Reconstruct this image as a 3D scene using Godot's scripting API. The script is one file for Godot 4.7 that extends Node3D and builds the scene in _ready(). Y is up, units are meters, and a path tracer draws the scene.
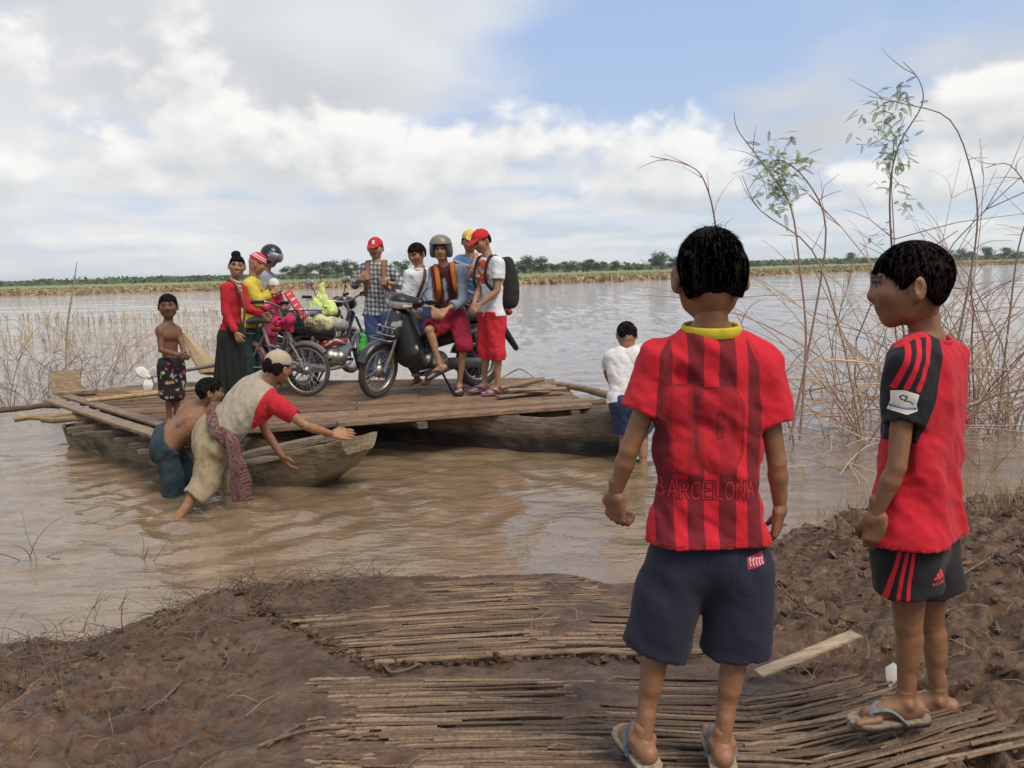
extends Node3D
# A river landing: two boys on bamboo mats watch a small ferry being pushed off from a muddy bank.
# Units are metres, y is up, the water lies at y = 0, the camera looks along -z.

const CAM_H := 1.65
const FOCAL := 862.0
const PITCH := -7.53
const ROLL := -1.5
const DECK := 0.38

var cam_basis: Basis
var used := {}
var M := {}
var wood_noise := FastNoiseLite.new()
var cloth_noise := FastNoiseLite.new()
var mud_a := FastNoiseLite.new()
var mud_b := FastNoiseLite.new()
var mud_c := FastNoiseLite.new()
var mud_d := FastNoiseLite.new()


func _ready() -> void:
	# ---- camera, sky, sun, exposure
	cam_basis = Basis(Vector3.RIGHT, deg_to_rad(PITCH)) * Basis(Vector3.BACK, deg_to_rad(ROLL))
	var cam := Camera3D.new()
	cam.name = "camera"
	cam.fov = 2.0 * rad_to_deg(atan(384.0 / FOCAL))
	cam.near = 0.05
	cam.far = 6000.0
	cam.transform = Transform3D(cam_basis, Vector3(0, CAM_H, 0))
	add_child(cam)
	var env := Environment.new()
	env.tonemap_mode = Environment.TONE_MAPPER_LINEAR
	env.tonemap_exposure = 1.1
	env.background_mode = Environment.BG_SKY
	env.sdfgi_enabled = true
	env.ssao_enabled = true
	env.ssil_enabled = true
	env.fog_enabled = true
	env.fog_light_color = Color(0.8, 0.84, 0.88)
	env.fog_density = 0.0003
	var pano := PanoramaSkyMaterial.new()
	pano.panorama = ImageTexture.create_from_image(sky_image())
	pano.energy_multiplier = 1.0
	env.sky = Sky.new()
	env.sky.sky_material = pano
	var we := WorldEnvironment.new()
	we.name = "world_environment"
	we.environment = env
	add_child(we)
	var sun := DirectionalLight3D.new()
	sun.name = "sun"
	sun.light_energy = 0.9
	sun.light_angular_distance = 28.0
	sun.light_color = Color(1.0, 0.94, 0.84)
	sun.shadow_enabled = true
	sun.transform.basis = Basis.looking_at(-Vector3(0.42, 0.85, 0.45).normalized())
	add_child(sun)
	make_noises()
	make_materials()
	# ---- the setting
	build_ground()
	build_water()
	build_far_bank()
	# ---- the things
	build_mats()
	build_ferry()
	build_vehicles()
	build_people()
	build_plants()
	build_litter()


# ------------------------------------------------------------------ camera pixels to places
func pixel_ray(px: float, py: float) -> Vector3:
	return cam_basis * Vector3((px - 512.0) / FOCAL, -(py - 384.0) / FOCAL, -1.0)


func on_level(px: float, py: float, level: float) -> Vector3:
	var r := pixel_ray(px, py)
	return Vector3(0, CAM_H, 0) + r * ((level - CAM_H) / r.y)


func at_depth(px: float, py: float, z: float) -> Vector3:
	var r := pixel_ray(px, py)
	return Vector3(0, CAM_H, 0) + r * (z / r.z)


# ------------------------------------------------------------------ nodes, names, labels
func numbered(called: String) -> String:
	if not used.has(called):
		used[called] = 0
		return called
	used[called] += 1
	return "%s_%03d" % [called, used[called]]


func thing(called: String, label: String, category: String, at: Vector3, group := "", kind := "") -> Node3D:
	var o := Node3D.new()
	o.name = numbered(called)
	o.position = at
	mark(o, label, category, group, kind)
	add_child(o)
	return o


func mark(o: Node, label: String, category: String, group := "", kind := "") -> void:
	if label:
		o.set_meta("label", label)
	if category:
		o.set_meta("category", category)
	if group:
		o.set_meta("group", group)
	if kind:
		o.set_meta("kind", kind)


func part(called: String, mesh: Mesh, m: Material, parent: Node, at := Transform3D()) -> MeshInstance3D:
	var o := MeshInstance3D.new()
	o.name = called
	o.mesh = mesh
	o.material_override = m
	o.transform = at
	parent.add_child(o, true)
	return o


func alone(called: String, mesh: Mesh, m: Material, label: String, category: String, group := "", kind := "", at := Transform3D()) -> MeshInstance3D:
	var o := MeshInstance3D.new()
	o.name = numbered(called)
	o.mesh = mesh
	o.material_override = m
	o.transform = at
	mark(o, label, category, group, kind)
	add_child(o)
	return o


# ------------------------------------------------------------------ noises and materials
func make_noises() -> void:
	for a in [[wood_noise, 3, 1.0, 4], [cloth_noise, 5, 1.0, 3], [mud_a, 11, 1.3, 3], [mud_b, 12, 5.5, 4], [mud_c, 13, 7.0, 1], [mud_d, 14, 24.0, 3]]:
		var n: FastNoiseLite = a[0]
		n.seed = a[1]
		n.frequency = a[2]
		n.noise_type = FastNoiseLite.TYPE_SIMPLEX_SMOOTH
		n.fractal_type = FastNoiseLite.FRACTAL_FBM
		n.fractal_octaves = a[3]
	mud_c.noise_type = FastNoiseLite.TYPE_CELLULAR
	mud_c.fractal_type = FastNoiseLite.FRACTAL_NONE
	mud_c.cellular_return_type = FastNoiseLite.RETURN_DISTANCE2_SUB
	mud_c.domain_warp_enabled = true
	mud_c.domain_warp_amplitude = 0.08
	mud_c.domain_warp_frequency = 6.0


func noise_tex(freq: float, octaves: int, sd: int, ramp: Array = [], size := 512, kind := FastNoiseLite.TYPE_SIMPLEX_SMOOTH) -> NoiseTexture2D:
	var n := FastNoiseLite.new()
	n.seed = sd
	n.frequency = freq
	n.noise_type = kind
	n.fractal_octaves = octaves
	var t := NoiseTexture2D.new()
	t.width = size
	t.height = size
	t.seamless = true
	t.noise = n
	if ramp:
		var g := Gradient.new()
		var off := PackedFloat32Array()
		var col := PackedColorArray()
		for r in ramp:
			off.append(r[0])
			col.append(r[1])
		g.offsets = off
		g.colors = col
		t.color_ramp = g
	return t


func lin(r: float, g: float, b: float) -> Color:
	return Color(r, g, b).linear_to_srgb()


func grey(v: float) -> Color:
	return Color(v, v, v)


func mat(c: Color, rough := 0.8, vertex := false, tex: Texture2D = null, scale := 1.0, height: Texture2D = null, depth := 0.0) -> StandardMaterial3D:
	var m := StandardMaterial3D.new()
	m.albedo_color = c.linear_to_srgb()
	m.roughness = rough
	m.vertex_color_use_as_albedo = vertex
	if tex:
		m.albedo_texture = tex
	if height:
		m.heightmap_enabled = true
		m.heightmap_texture = height
		m.heightmap_scale = depth
	if tex or height:
		m.uv1_triplanar = true
		m.uv1_scale = Vector3.ONE * scale
	return m


func make_materials() -> void:
	var blotch := noise_tex(0.012, 5, 21, [[0.0, grey(0.62)], [0.45, grey(0.88)], [1.0, grey(1.0)]])
	var fine := noise_tex(0.06, 4, 22)
	var weave := noise_tex(0.35, 2, 23, [], 256)
	var white := Color(1, 1, 1)
	M.skin = mat(white, 0.55, true, noise_tex(0.02, 4, 24, [[0.0, grey(0.8)], [0.5, grey(0.95)], [1.0, grey(1.0)]]), 3.0, fine, 0.05)
	M.skin.subsurf_scatter_enabled = true
	M.skin.subsurf_scatter_strength = 0.03
	M.cloth = mat(white, 0.92, true, noise_tex(0.015, 4, 25, [[0.0, grey(0.8)], [0.5, grey(0.95)], [1.0, grey(1.0)]]), 2.5, weave, 0.05)
	M.cloth.rim_enabled = true
	M.cloth.rim = 0.03
	M.hair = mat(white, 0.72, true)
	M.hair.metallic_specular = 0.22
	M.plastic = mat(white, 0.35, true)
	M.paint = mat(white, 0.28, true, blotch, 2.0)
	M.rubber = mat(white, 0.85, true, blotch, 6.0, fine, 0.1)
	M.metal = mat(white, 0.38, true, blotch, 5.0)
	M.metal.metallic = 0.85
	M.rust = mat(white, 0.75, true, blotch, 8.0, fine, 0.15)
	M.wood = mat(white, 0.82, true, noise_tex(0.02, 5, 27, [[0.0, grey(0.5)], [0.4, grey(0.8)], [0.7, grey(0.95)], [1.0, grey(1.0)]]), 1.6, noise_tex(0.05, 5, 28), 0.5)
	M.wood.uv1_scale = Vector3(0.55, 3.0, 3.0)
	M.plant = mat(white, 0.8, true)
	M.leaf = mat(white, 0.6, true)
	M.leaf.backlight_enabled = true
	M.leaf.backlight = Color(0.2, 0.26, 0.1)
	M.mud = mat(white, 0.66, true, noise_tex(0.015, 5, 29, [[0.0, grey(0.6)], [0.5, grey(0.88)], [1.0, grey(1.0)]]), 1.1, noise_tex(0.02, 6, 30), 2.6)
	M.mud.uv1_world_triplanar = true
	M.mud.metallic_specular = 0.36
	M.mud.roughness_texture = noise_tex(0.012, 4, 36, [[0.0, grey(0.38)], [0.42, grey(0.58)], [0.6, grey(0.85)], [1.0, grey(1.0)]])
	M.bamboo = mat(white, 0.8, true, noise_tex(0.03, 4, 35, [[0.0, grey(0.6)], [0.5, grey(0.9)], [1.0, grey(1.0)]]), 4.0, fine, 0.12)
	M.bamboo.uv1_world_triplanar = true


# ------------------------------------------------------------------ mesh building
class Build:
	var v := PackedVector3Array()
	var n := PackedVector3Array()
	var c := PackedColorArray()
	var u := PackedVector2Array()
	var i := PackedInt32Array()

	func vert(p: Vector3, nn: Vector3, col: Color, uv := Vector2.ZERO) -> int:
		v.append(p)
		n.append(nn)
		c.append(col)
		u.append(uv)
		return v.size() - 1

	func tri(a: int, b: int, d: int) -> void:
		if (v[b] - v[a]).cross(v[d] - v[a]).dot(n[a] + n[b] + n[d]) > 0.0:
			i.append_array([a, d, b])
		else:
			i.append_array([a, b, d])

	func quad(a: int, b: int, d: int, e: int) -> void:
		tri(a, b, d)
		tri(a, d, e)

	func flat_quad(p: Vector3, q: Vector3, r: Vector3, s: Vector3, col: Color) -> void:
		var nn := (r - p).cross(s - q).normalized()
		var k := v.size()
		for w in [p, q, r, s]:
			vert(w, nn, col)
		i.append_array([k, k + 2, k + 1, k, k + 3, k + 2])

	# a swept tube; squash < 1 flattens it along the direction up
	func tube(pts: Array, rad: Array, sides := 8, col := Color.WHITE, squash := 1.0, up := Vector3.UP, closed := false, cols: Array = []) -> void:
		var m := pts.size()
		var first := v.size()
		var x := Vector3.ZERO
		for k in m:
			var t: Vector3
			if closed:
				t = pts[(k + 1) % m] - pts[(k + m - 1) % m]
			else:
				t = pts[mini(k + 1, m - 1)] - pts[maxi(k - 1, 0)]
			t = t.normalized()
			if squash != 1.0 or k == 0:
				x = up - t * t.dot(up)
				if x.length() < 0.05:
					x = t.cross(Vector3.RIGHT)
					if x.length() < 0.05:
						x = t.cross(Vector3.FORWARD)
			else:
				x = x - t * t.dot(x)
			x = x.normalized()
			var y := t.cross(x)
			var r: float = rad[mini(k, rad.size() - 1)]
			var cc: Color = cols[k] if cols else col
			for j in sides:
				var a := TAU * j / sides
				var off := x * (cos(a) * squash) + y * sin(a)
				vert(pts[k] + off * r, (x * (cos(a) / squash) + y * sin(a)).normalized(), cc, Vector2(float(j) / sides, k))
		for k in (m if closed else m - 1):
			for j in sides:
				var a := first + k * sides + j
				var b := first + k * sides + (j + 1) % sides
				var d := first + ((k + 1) % m) * sides + (j + 1) % sides
				var e := first + ((k + 1) % m) * sides + j
				quad(a, b, d, e)
		if not closed:
			for s in [0, m - 1]:
				var t: Vector3 = (pts[0] - pts[1]).normalized() if s == 0 else (pts[m - 1] - pts[m - 2]).normalized()
				if rad[mini(s, rad.size() - 1)] < 0.0008:
					continue
				var k0 := v.size()
				for j in sides:
					vert(v[first + s * sides + j], t, cols[s] if cols else col)
				for j in range(1, sides - 1):
					tri(k0, k0 + j, k0 + j + 1)

	func ring(at: Vector3, axis: Vector3, radius: float, thick: float, seg := 32, sides := 8, col := Color.WHITE, squash := 1.0) -> void:
		var x := axis.cross(Vector3.UP)
		if x.length() < 0.1:
			x = axis.cross(Vector3.RIGHT)
		x = x.normalized()
		var y := axis.cross(x).normalized()
		var pts := []
		for k in seg:
			pts.append(at + (x * cos(TAU * k / seg) + y * sin(TAU * k / seg)) * radius)
		tube(pts, [thick], sides, col, squash, axis, true)

	# a box with chamfered edges
	func box(t: Transform3D, size: Vector3, col := Color.WHITE, bev := 0.004) -> void:
		var hx := size * 0.5
		bev = minf(bev, minf(hx.x, minf(hx.y, hx.z)) * 0.9)
		var corner := {}
		for sx in [-1, 1]:
			for sy in [-1, 1]:
				for sz in [-1, 1]:
					var s := Vector3(sx, sy, sz)
					for ax in 3:
						var p := hx * s
						for o in 3:
							if o != ax:
								p[o] -= bev * s[o]
						var nn := Vector3.ZERO
						nn[ax] = s[ax]
						corner[[sx, sy, sz, ax]] = vert(t * p, (t.basis * nn).normalized(), col)
		for ax in 3:
			var o1 := (ax + 1) % 3
			var o2 := (ax + 2) % 3
			for s in [-1, 1]:
				var q := []
				for e in [[-1, -1], [1, -1], [1, 1], [-1, 1]]:
					var k := [0, 0, 0]
					k[ax] = s
					k[o1] = e[0]
					k[o2] = e[1]
					q.append(corner[[k[0], k[1], k[2], ax]])
				quad(q[0], q[1], q[2], q[3])
			for s1 in [-1, 1]:
				for s2 in [-1, 1]:
					var a := [0, 0, 0]
					a[o1] = s1
					a[o2] = s2
					var b := a.duplicate()
					a[ax] = -1
					b[ax] = 1
					quad(corner[[a[0], a[1], a[2], o1]], corner[[b[0], b[1], b[2], o1]], corner[[b[0], b[1], b[2], o2]], corner[[a[0], a[1], a[2], o2]])
		for sx in [-1, 1]:
			for sy in [-1, 1]:
				for sz in [-1, 1]:
					tri(corner[[sx, sy, sz, 0]], corner[[sx, sy, sz, 1]], corner[[sx, sy, sz, 2]])

	# rows of points joined to a skin (a loft); each row has the same count
	func loft(rows: Array, col := Color.WHITE, wrap := false, cols: Array = []) -> void:
		var w: int = rows[0].size()
		var hgt := rows.size()
		var first := v.size()
		for r in hgt:
			for k in w:
				var a: Vector3 = rows[r][(k + 1) % w if wrap else mini(k + 1, w - 1)] - rows[r][(k + w - 1) % w if wrap else maxi(k - 1, 0)]
				var b: Vector3 = rows[mini(r + 1, hgt - 1)][k] - rows[maxi(r - 1, 0)][k]
				vert(rows[r][k], a.cross(b).normalized(), cols[r] if cols else col, Vector2(float(k) / w, float(r) / hgt))
		for r in hgt - 1:
			for k in (w if wrap else w - 1):
				var a := first + r * w + k
				var b := first + r * w + (k + 1) % w
				quad(a, b, b + w, a + w)

	func lathe(prof: Array, at: Transform3D, seg := 16, col := Color.WHITE) -> void:
		var rows := []
		for p in prof:
			var row := []
			for k in seg:
				var a := TAU * k / seg
				row.append(at * Vector3(cos(a) * p.x, p.y, -sin(a) * p.x))
			rows.append(row)
		var first := v.size()
		loft(rows, col, true)
		for k in range(first, v.size()):
			if n[k].dot(v[k] - at * Vector3(0, (at.affine_inverse() * v[k]).y, 0)) < 0.0:
				n[k] = -n[k]

	func blob(at: Vector3, r: Vector3, sd: int, rough := 0.25, col := Color.WHITE, rings := 5, seg := 7) -> void:
		var g := RandomNumberGenerator.new()
		g.seed = sd
		var first := v.size()
		for a in rings + 1:
			for b in seg:
				var th := PI * a / rings
				var ph := TAU * b / seg
				var dir := Vector3(sin(th) * cos(ph), cos(th), sin(th) * sin(ph))
				var k := 1.0 + (g.randf() - 0.5) * 2.0 * rough * sin(th)
				vert(at + dir * r * k, (dir / r).normalized(), col)
		for a in rings:
			for b in seg:
				quad(first + a * seg + b, first + a * seg + (b + 1) % seg, first + (a + 1) * seg + (b + 1) % seg, first + (a + 1) * seg + b)

	func mesh() -> ArrayMesh:
		var a := []
		a.resize(Mesh.ARRAY_MAX)
		a[Mesh.ARRAY_VERTEX] = v
		a[Mesh.ARRAY_NORMAL] = n
		a[Mesh.ARRAY_COLOR] = c
		a[Mesh.ARRAY_TEX_UV] = u
		a[Mesh.ARRAY_INDEX] = i
		var out := ArrayMesh.new()
		out.add_surface_from_arrays(Mesh.PRIMITIVE_TRIANGLES, a)
		return out


func curve(pts: Array, steps := 6) -> Array:
	# a smooth line through the points
	var out := []
	var m := pts.size()
	for k in m - 1:
		var p0: Vector3 = pts[maxi(k - 1, 0)]
		var p1: Vector3 = pts[k]
		var p2: Vector3 = pts[k + 1]
		var p3: Vector3 = pts[mini(k + 2, m - 1)]
		for s in steps:
			out.append(p1.cubic_interpolate(p2, p0, p3, float(s) / steps))
	out.append(pts[m - 1])
	return out


# ------------------------------------------------------------------ bodies: distance fields meshed as surface nets
class Field:
	var ops := []
	var h := 0.01
	var lo := Vector3.ONE * 1e9
	var hi := Vector3.ONE * -1e9
	var nx := 0
	var ny := 0
	var nz := 0
	var d := PackedFloat32Array()
	var verts := PackedVector3Array()
	var norms := PackedVector3Array()
	var cols := PackedColorArray()
	var uvs := PackedVector2Array()
	var index := PackedInt32Array()

	func _init(cell: float) -> void:
		h = cell

	func grow(p: Vector3, r: float) -> void:
		lo = lo.min(p - Vector3.ONE * r)
		hi = hi.max(p + Vector3.ONE * r)

	# tapered limb from a to b; fl, f: squeezed to f along fl; flat: the end at b is cut straight
	func cap(a: Vector3, b: Vector3, ra: float, rb: float, k := 0.02, fl := Vector3.ZERO, f := 1.0, flat := false) -> void:
		ops.append([0, a, b, ra, rb, k, fl, f, flat])
		grow(a, ra)
		grow(b, rb)

	func ball(a: Vector3, r: float, k := 0.02, fl := Vector3.ZERO, f := 1.0) -> void:
		cap(a, a, r, r, k, fl, f)

	func hollow(a: Vector3, b: Vector3, ra: float, rb: float, k := 0.004, fl := Vector3.ZERO, f := 1.0) -> void:
		ops.append([1, a, b, ra, rb, k, fl, f, false])

	func cut(p: Vector3, nn: Vector3) -> void:
		ops.append([2, p, nn.normalized()])

	func egg(c: Vector3, x: Vector3, y: Vector3, z: Vector3, r: Vector3, k := 0.02, less := false) -> void:
		ops.append([4 if less else 3, c, x, y, z, r, k])
		if not less:
			grow(c, maxf(r.x, maxf(r.y, r.z)))

	func bend(fn: Callable) -> void:
		ops.append([5, fn])

	func keep(fn: Callable) -> void:
		ops.append([6, fn])

	func run() -> void:
		lo -= Vector3.ONE * 4.0 * h
		hi += Vector3.ONE * 4.0 * h
		nx = int((hi.x - lo.x) / h) + 2
		ny = int((hi.y - lo.y) / h) + 2
		nz = int((hi.z - lo.z) / h) + 2
		d.resize(nx * ny * nz)
		d.fill(1.0)
		for o in ops:
			match o[0]:
				0, 1: limb(o)
				2: plane(o[1], o[2])
				3, 4: oval(o)
				5, 6: call_on(o[1], o[0] == 6)
		net()

	func span(p: Vector3, q: Vector3, r: float) -> Array:
		var a := ((p.min(q) - Vector3.ONE * r - lo) / h).floor()
		var b := ((p.max(q) + Vector3.ONE * r - lo) / h).ceil()
		return [maxi(0, int(a.x)), mini(nx - 1, int(b.x)), maxi(0, int(a.y)), mini(ny - 1, int(b.y)), maxi(0, int(a.z)), mini(nz - 1, int(b.z))]

	func limb(o: Array) -> void:
		var a: Vector3 = o[1]
		var b: Vector3 = o[2]
		var ra: float = o[3]
		var k: float = o[5]
		var fl: Vector3 = o[6]
		var f: float = o[7]
		var flat: bool = o[8]
		var less: bool = o[0] == 1
		var dr: float = o[4] - ra
		var s := span(a, b, maxf(ra, ra + dr) + k + 3.0 * h)
		var g := 1.0 / f - 1.0
		var sq := f < 0.999
		var ba := b - a
		if sq:
			ba += fl * (ba.dot(fl) * g)
		var len2 := maxf(ba.length_squared(), 1e-9)
		var inv := 1.0 / len2
		var blen := sqrt(len2)
		var soft := 1.0 if not sq else 0.5 + 0.5 * f
		var q := 0.25 / k
		for z in range(s[4], s[5] + 1):
			for y in range(s[2], s[3] + 1):
				var at := (z * ny + y) * nx
				var p := lo + Vector3(s[0], y, z) * h - a
				for x in range(s[0], s[1] + 1):
					var pa := p
					if sq:
						pa += fl * (pa.dot(fl) * g)
					var t := pa.dot(ba) * inv
					var tc := clampf(t, 0.0, 1.0)
					var dd: float
					if flat and t > 1.0:
						dd = maxf((pa - ba * t).length() - ra - dr, (t - 1.0) * blen)
					else:
						dd = ((pa - ba * tc).length() - ra - dr * tc) * soft
						if flat:
							dd = maxf(dd, (t - 1.0) * blen)
					var e := d[at + x]
					if less:
						if -dd > e:
							d[at + x] = -dd
					else:
						var w := absf(e - dd)
						if w < k:
							d[at + x] = minf(e, dd) - (k - w) * (k - w) * q
						elif dd < e:
							d[at + x] = dd
					p.x += h

	func plane(p: Vector3, nn: Vector3) -> void:
		var at := 0
		var lim := 4.0 * h
		for z in nz:
			for y in ny:
				var dd := (lo + Vector3(0, y, z) * h - p).dot(nn)
				for x in nx:
					var e := d[at]
					if e < lim and dd > e:
						d[at] = dd
					dd += nn.x * h
					at += 1

	func oval(o: Array) -> void:
		var c: Vector3 = o[1]
		var r: Vector3 = o[5]
		var k: float = o[6]
		var ax: Vector3 = o[2] / r.x
		var ay: Vector3 = o[3] / r.y
		var az: Vector3 = o[4] / r.z
		var rm := minf(r.x, minf(r.y, r.z))
		var less: bool = o[0] == 4
		var big := maxf(r.x, maxf(r.y, r.z))
		var s := span(c, c, big + k + 3.0 * h)
		var q := 0.25 / k
		for z in range(s[4], s[5] + 1):
			for y in range(s[2], s[3] + 1):
				var at := (z * ny + y) * nx
				var p := lo + Vector3(s[0], y, z) * h - c
				for x in range(s[0], s[1] + 1):
					var w3 := Vector3(p.dot(ax), p.dot(ay), p.dot(az))
					var l := w3.length()
					var dd := (l - 1.0) * rm
					if l > 0.2:
						dd = l * (l - 1.0) / (Vector3(w3.x / r.x, w3.y / r.y, w3.z / r.z).length())
					var e := d[at + x]
					if less:
						if -dd > e:
							d[at + x] = -dd
					else:
						var w := absf(e - dd)
						if w < k:
							d[at + x] = minf(e, dd) - (k - w) * (k - w) * q
						elif dd < e:
							d[at + x] = dd
					p.x += h

	func call_on(fn: Callable, most: bool) -> void:
		var at := 0
		var lim := 4.0 * h
		for z in nz:
			for y in ny:
				for x in nx:
					var e := d[at]
					if e < lim and (most or e > -lim):
						var g: float = fn.call(lo + Vector3(x, y, z) * h)
						if most:
							d[at] = maxf(e, g)
						else:
							d[at] = e + g
					at += 1

	func net() -> void:
		var sy := nx
		var sz := nx * ny
		var of := PackedInt32Array()
		of.resize(d.size())
		of.fill(-1)
		var cells := PackedInt32Array()
		var lim := 4.0 * h
		for z in nz - 1:
			for y in ny - 1:
				var at := z * sz + y * sy
				for x in nx - 1:
					var a := d[at]
					if a < lim and a > -lim:
						var b := d[at + 1]
						var c := d[at + sy]
						var e := d[at + sy + 1]
						var a2 := d[at + sz]
						var b2 := d[at + sz + 1]
						var c2 := d[at + sz + sy]
						var e2 := d[at + sz + sy + 1]
						var inside := int(a < 0.0) + int(b < 0.0) + int(c < 0.0) + int(e < 0.0) + int(a2 < 0.0) + int(b2 < 0.0) + int(c2 < 0.0) + int(e2 < 0.0)
						if inside > 0 and inside < 8:
							var sum := Vector3.ZERO
							var m := 0
							if (a < 0.0) != (b < 0.0):
								sum += Vector3(a / (a - b), 0, 0); m += 1
							if (c < 0.0) != (e < 0.0):
								sum += Vector3(c / (c - e), 1, 0); m += 1
							if (a2 < 0.0) != (b2 < 0.0):
								sum += Vector3(a2 / (a2 - b2), 0, 1); m += 1
							if (c2 < 0.0) != (e2 < 0.0):
								sum += Vector3(c2 / (c2 - e2), 1, 1); m += 1
							if (a < 0.0) != (c < 0.0):
								sum += Vector3(0, a / (a - c), 0); m += 1
							if (b < 0.0) != (e < 0.0):
								sum += Vector3(1, b / (b - e), 0); m += 1
							if (a2 < 0.0) != (c2 < 0.0):
								sum += Vector3(0, a2 / (a2 - c2), 1); m += 1
							if (b2 < 0.0) != (e2 < 0.0):
								sum += Vector3(1, b2 / (b2 - e2), 1); m += 1
							if (a < 0.0) != (a2 < 0.0):
								sum += Vector3(0, 0, a / (a - a2)); m += 1
							if (b < 0.0) != (b2 < 0.0):
								sum += Vector3(1, 0, b / (b - b2)); m += 1
							if (c < 0.0) != (c2 < 0.0):
								sum += Vector3(0, 1, c / (c - c2)); m += 1
							if (e < 0.0) != (e2 < 0.0):
								sum += Vector3(1, 1, e / (e - e2)); m += 1
							of[at] = verts.size()
							cells.append(at)
							verts.append(lo + (Vector3(x, y, z) + sum / m) * h)
							norms.append(Vector3(b + e + b2 + e2 - a - c - a2 - c2, c + e + c2 + e2 - a - b - a2 - b2, a2 + b2 + c2 + e2 - a - b - c - e).normalized())
					at += 1
		for at in cells:
			var a := d[at] < 0.0
			for ax in 3:
				var st := 1 if ax == 0 else (sy if ax == 1 else sz)
				if a == (d[at + st] < 0.0):
					continue
				var s1 := sy if ax == 0 else (sz if ax == 1 else 1)
				var s2 := sz if ax == 0 else (1 if ax == 1 else sy)
				if at < s1 + s2:
					continue
				var p := of[at]
				var q := of[at - s1]
				var r := of[at - s1 - s2]
				var s := of[at - s2]
				if p < 0 or q < 0 or r < 0 or s < 0:
					continue
				if a:
					index.append_array([p, r, q, p, s, r])
				else:
					index.append_array([p, q, r, p, r, s])

	func paint(fn: Callable) -> void:
		cols.resize(verts.size())
		for k in verts.size():
			cols[k] = fn.call(verts[k])

	func fill(c: Color) -> void:
		cols.resize(verts.size())
		cols.fill(c)

	func lay(fn: Callable) -> void:
		uvs.resize(verts.size())
		for k in verts.size():
			uvs[k] = fn.call(verts[k])

	func add_to(b: Build, base: Vector3) -> void:
		var first := b.v.size()
		for p in verts:
			b.v.append(p - base)
		b.n.append_array(norms)
		b.c.append_array(cols)
		if uvs.size() == 0:
			uvs.resize(verts.size())
		b.u.append_array(uvs)
		for k in index:
			b.i.append(k + first)


# ------------------------------------------------------------------ sky: blue air, a cumulus bank, grey layers near the horizon
var sky_n := FastNoiseLite.new()
var sky_w := FastNoiseLite.new()
var sky_l := FastNoiseLite.new()


func layer(x: float, y: float) -> Vector2:
	# where a line of sight meets the cloud layer: far clouds crowd together near the horizon
	var d := 1.0 / tan(deg_to_rad(clampf(y, 0.0, 85.0) + 2.2))
	return Vector2(sin(deg_to_rad(x)) * d, cos(deg_to_rad(x)) * d)


func sky_cover(x: float, y: float) -> float:
	# low cumulus; x, y: degrees to the right of forward and above the horizon
	var q := layer(x, y)
	var c := -0.02 + 0.62 * sky_n.get_noise_2d(x, y * 1.5) + 0.5 * sky_w.get_noise_2d(q.x * 9.0, q.y * 5.0) + 0.16 * sky_l.get_noise_2d(x * 3.1 + 20.0, y * 4.2)
	c += 0.62 * hill(x - 2.0, y - 7.0, 14.0, 2.5)
	c += 0.34 * hill(x - 15.0, y - 7.4, 5.0, 2.8)
	c += 0.34 * hill(x + 22.0, y - 7.6, 12.0, 2.2)
	c += 0.45 * hill(x - 29.0, y - 9.5, 7.0, 2.6)
	c -= 0.35 * hill(x - 21.0, y - 7.0, 4.0, 2.5)
	c -= 0.9 * smoothstep(9.5, 14.0, y) * smoothstep(-20.0, 2.0, x)
	c -= 0.25 * smoothstep(10.0, 14.0, y)
	return c


func sky_haze(x: float, y: float) -> float:
	# thin high cloud, thickest away to the left
	var q := layer(x, y)
	var n := 0.75 * sky_w.get_noise_2d(q.x * 16.0 + 40.0, q.y * 11.0) + 0.35 * sky_l.get_noise_2d(q.x * 9.0 + 7.0, q.y * 6.0)
	return clampf(0.42 + n + 0.42 * smoothstep(8.0, -14.0, x) + 0.12 * smoothstep(26.0, 36.0, x) - 0.34 * hill(x - 10.0, y - 15.0, 14.0, 5.0), 0.0, 1.0)


func hill(dx: float, dy: float, wx: float, wy: float) -> float:
	return exp(-(dx * dx) / (wx * wx) - (dy * dy) / (wy * wy))


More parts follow.
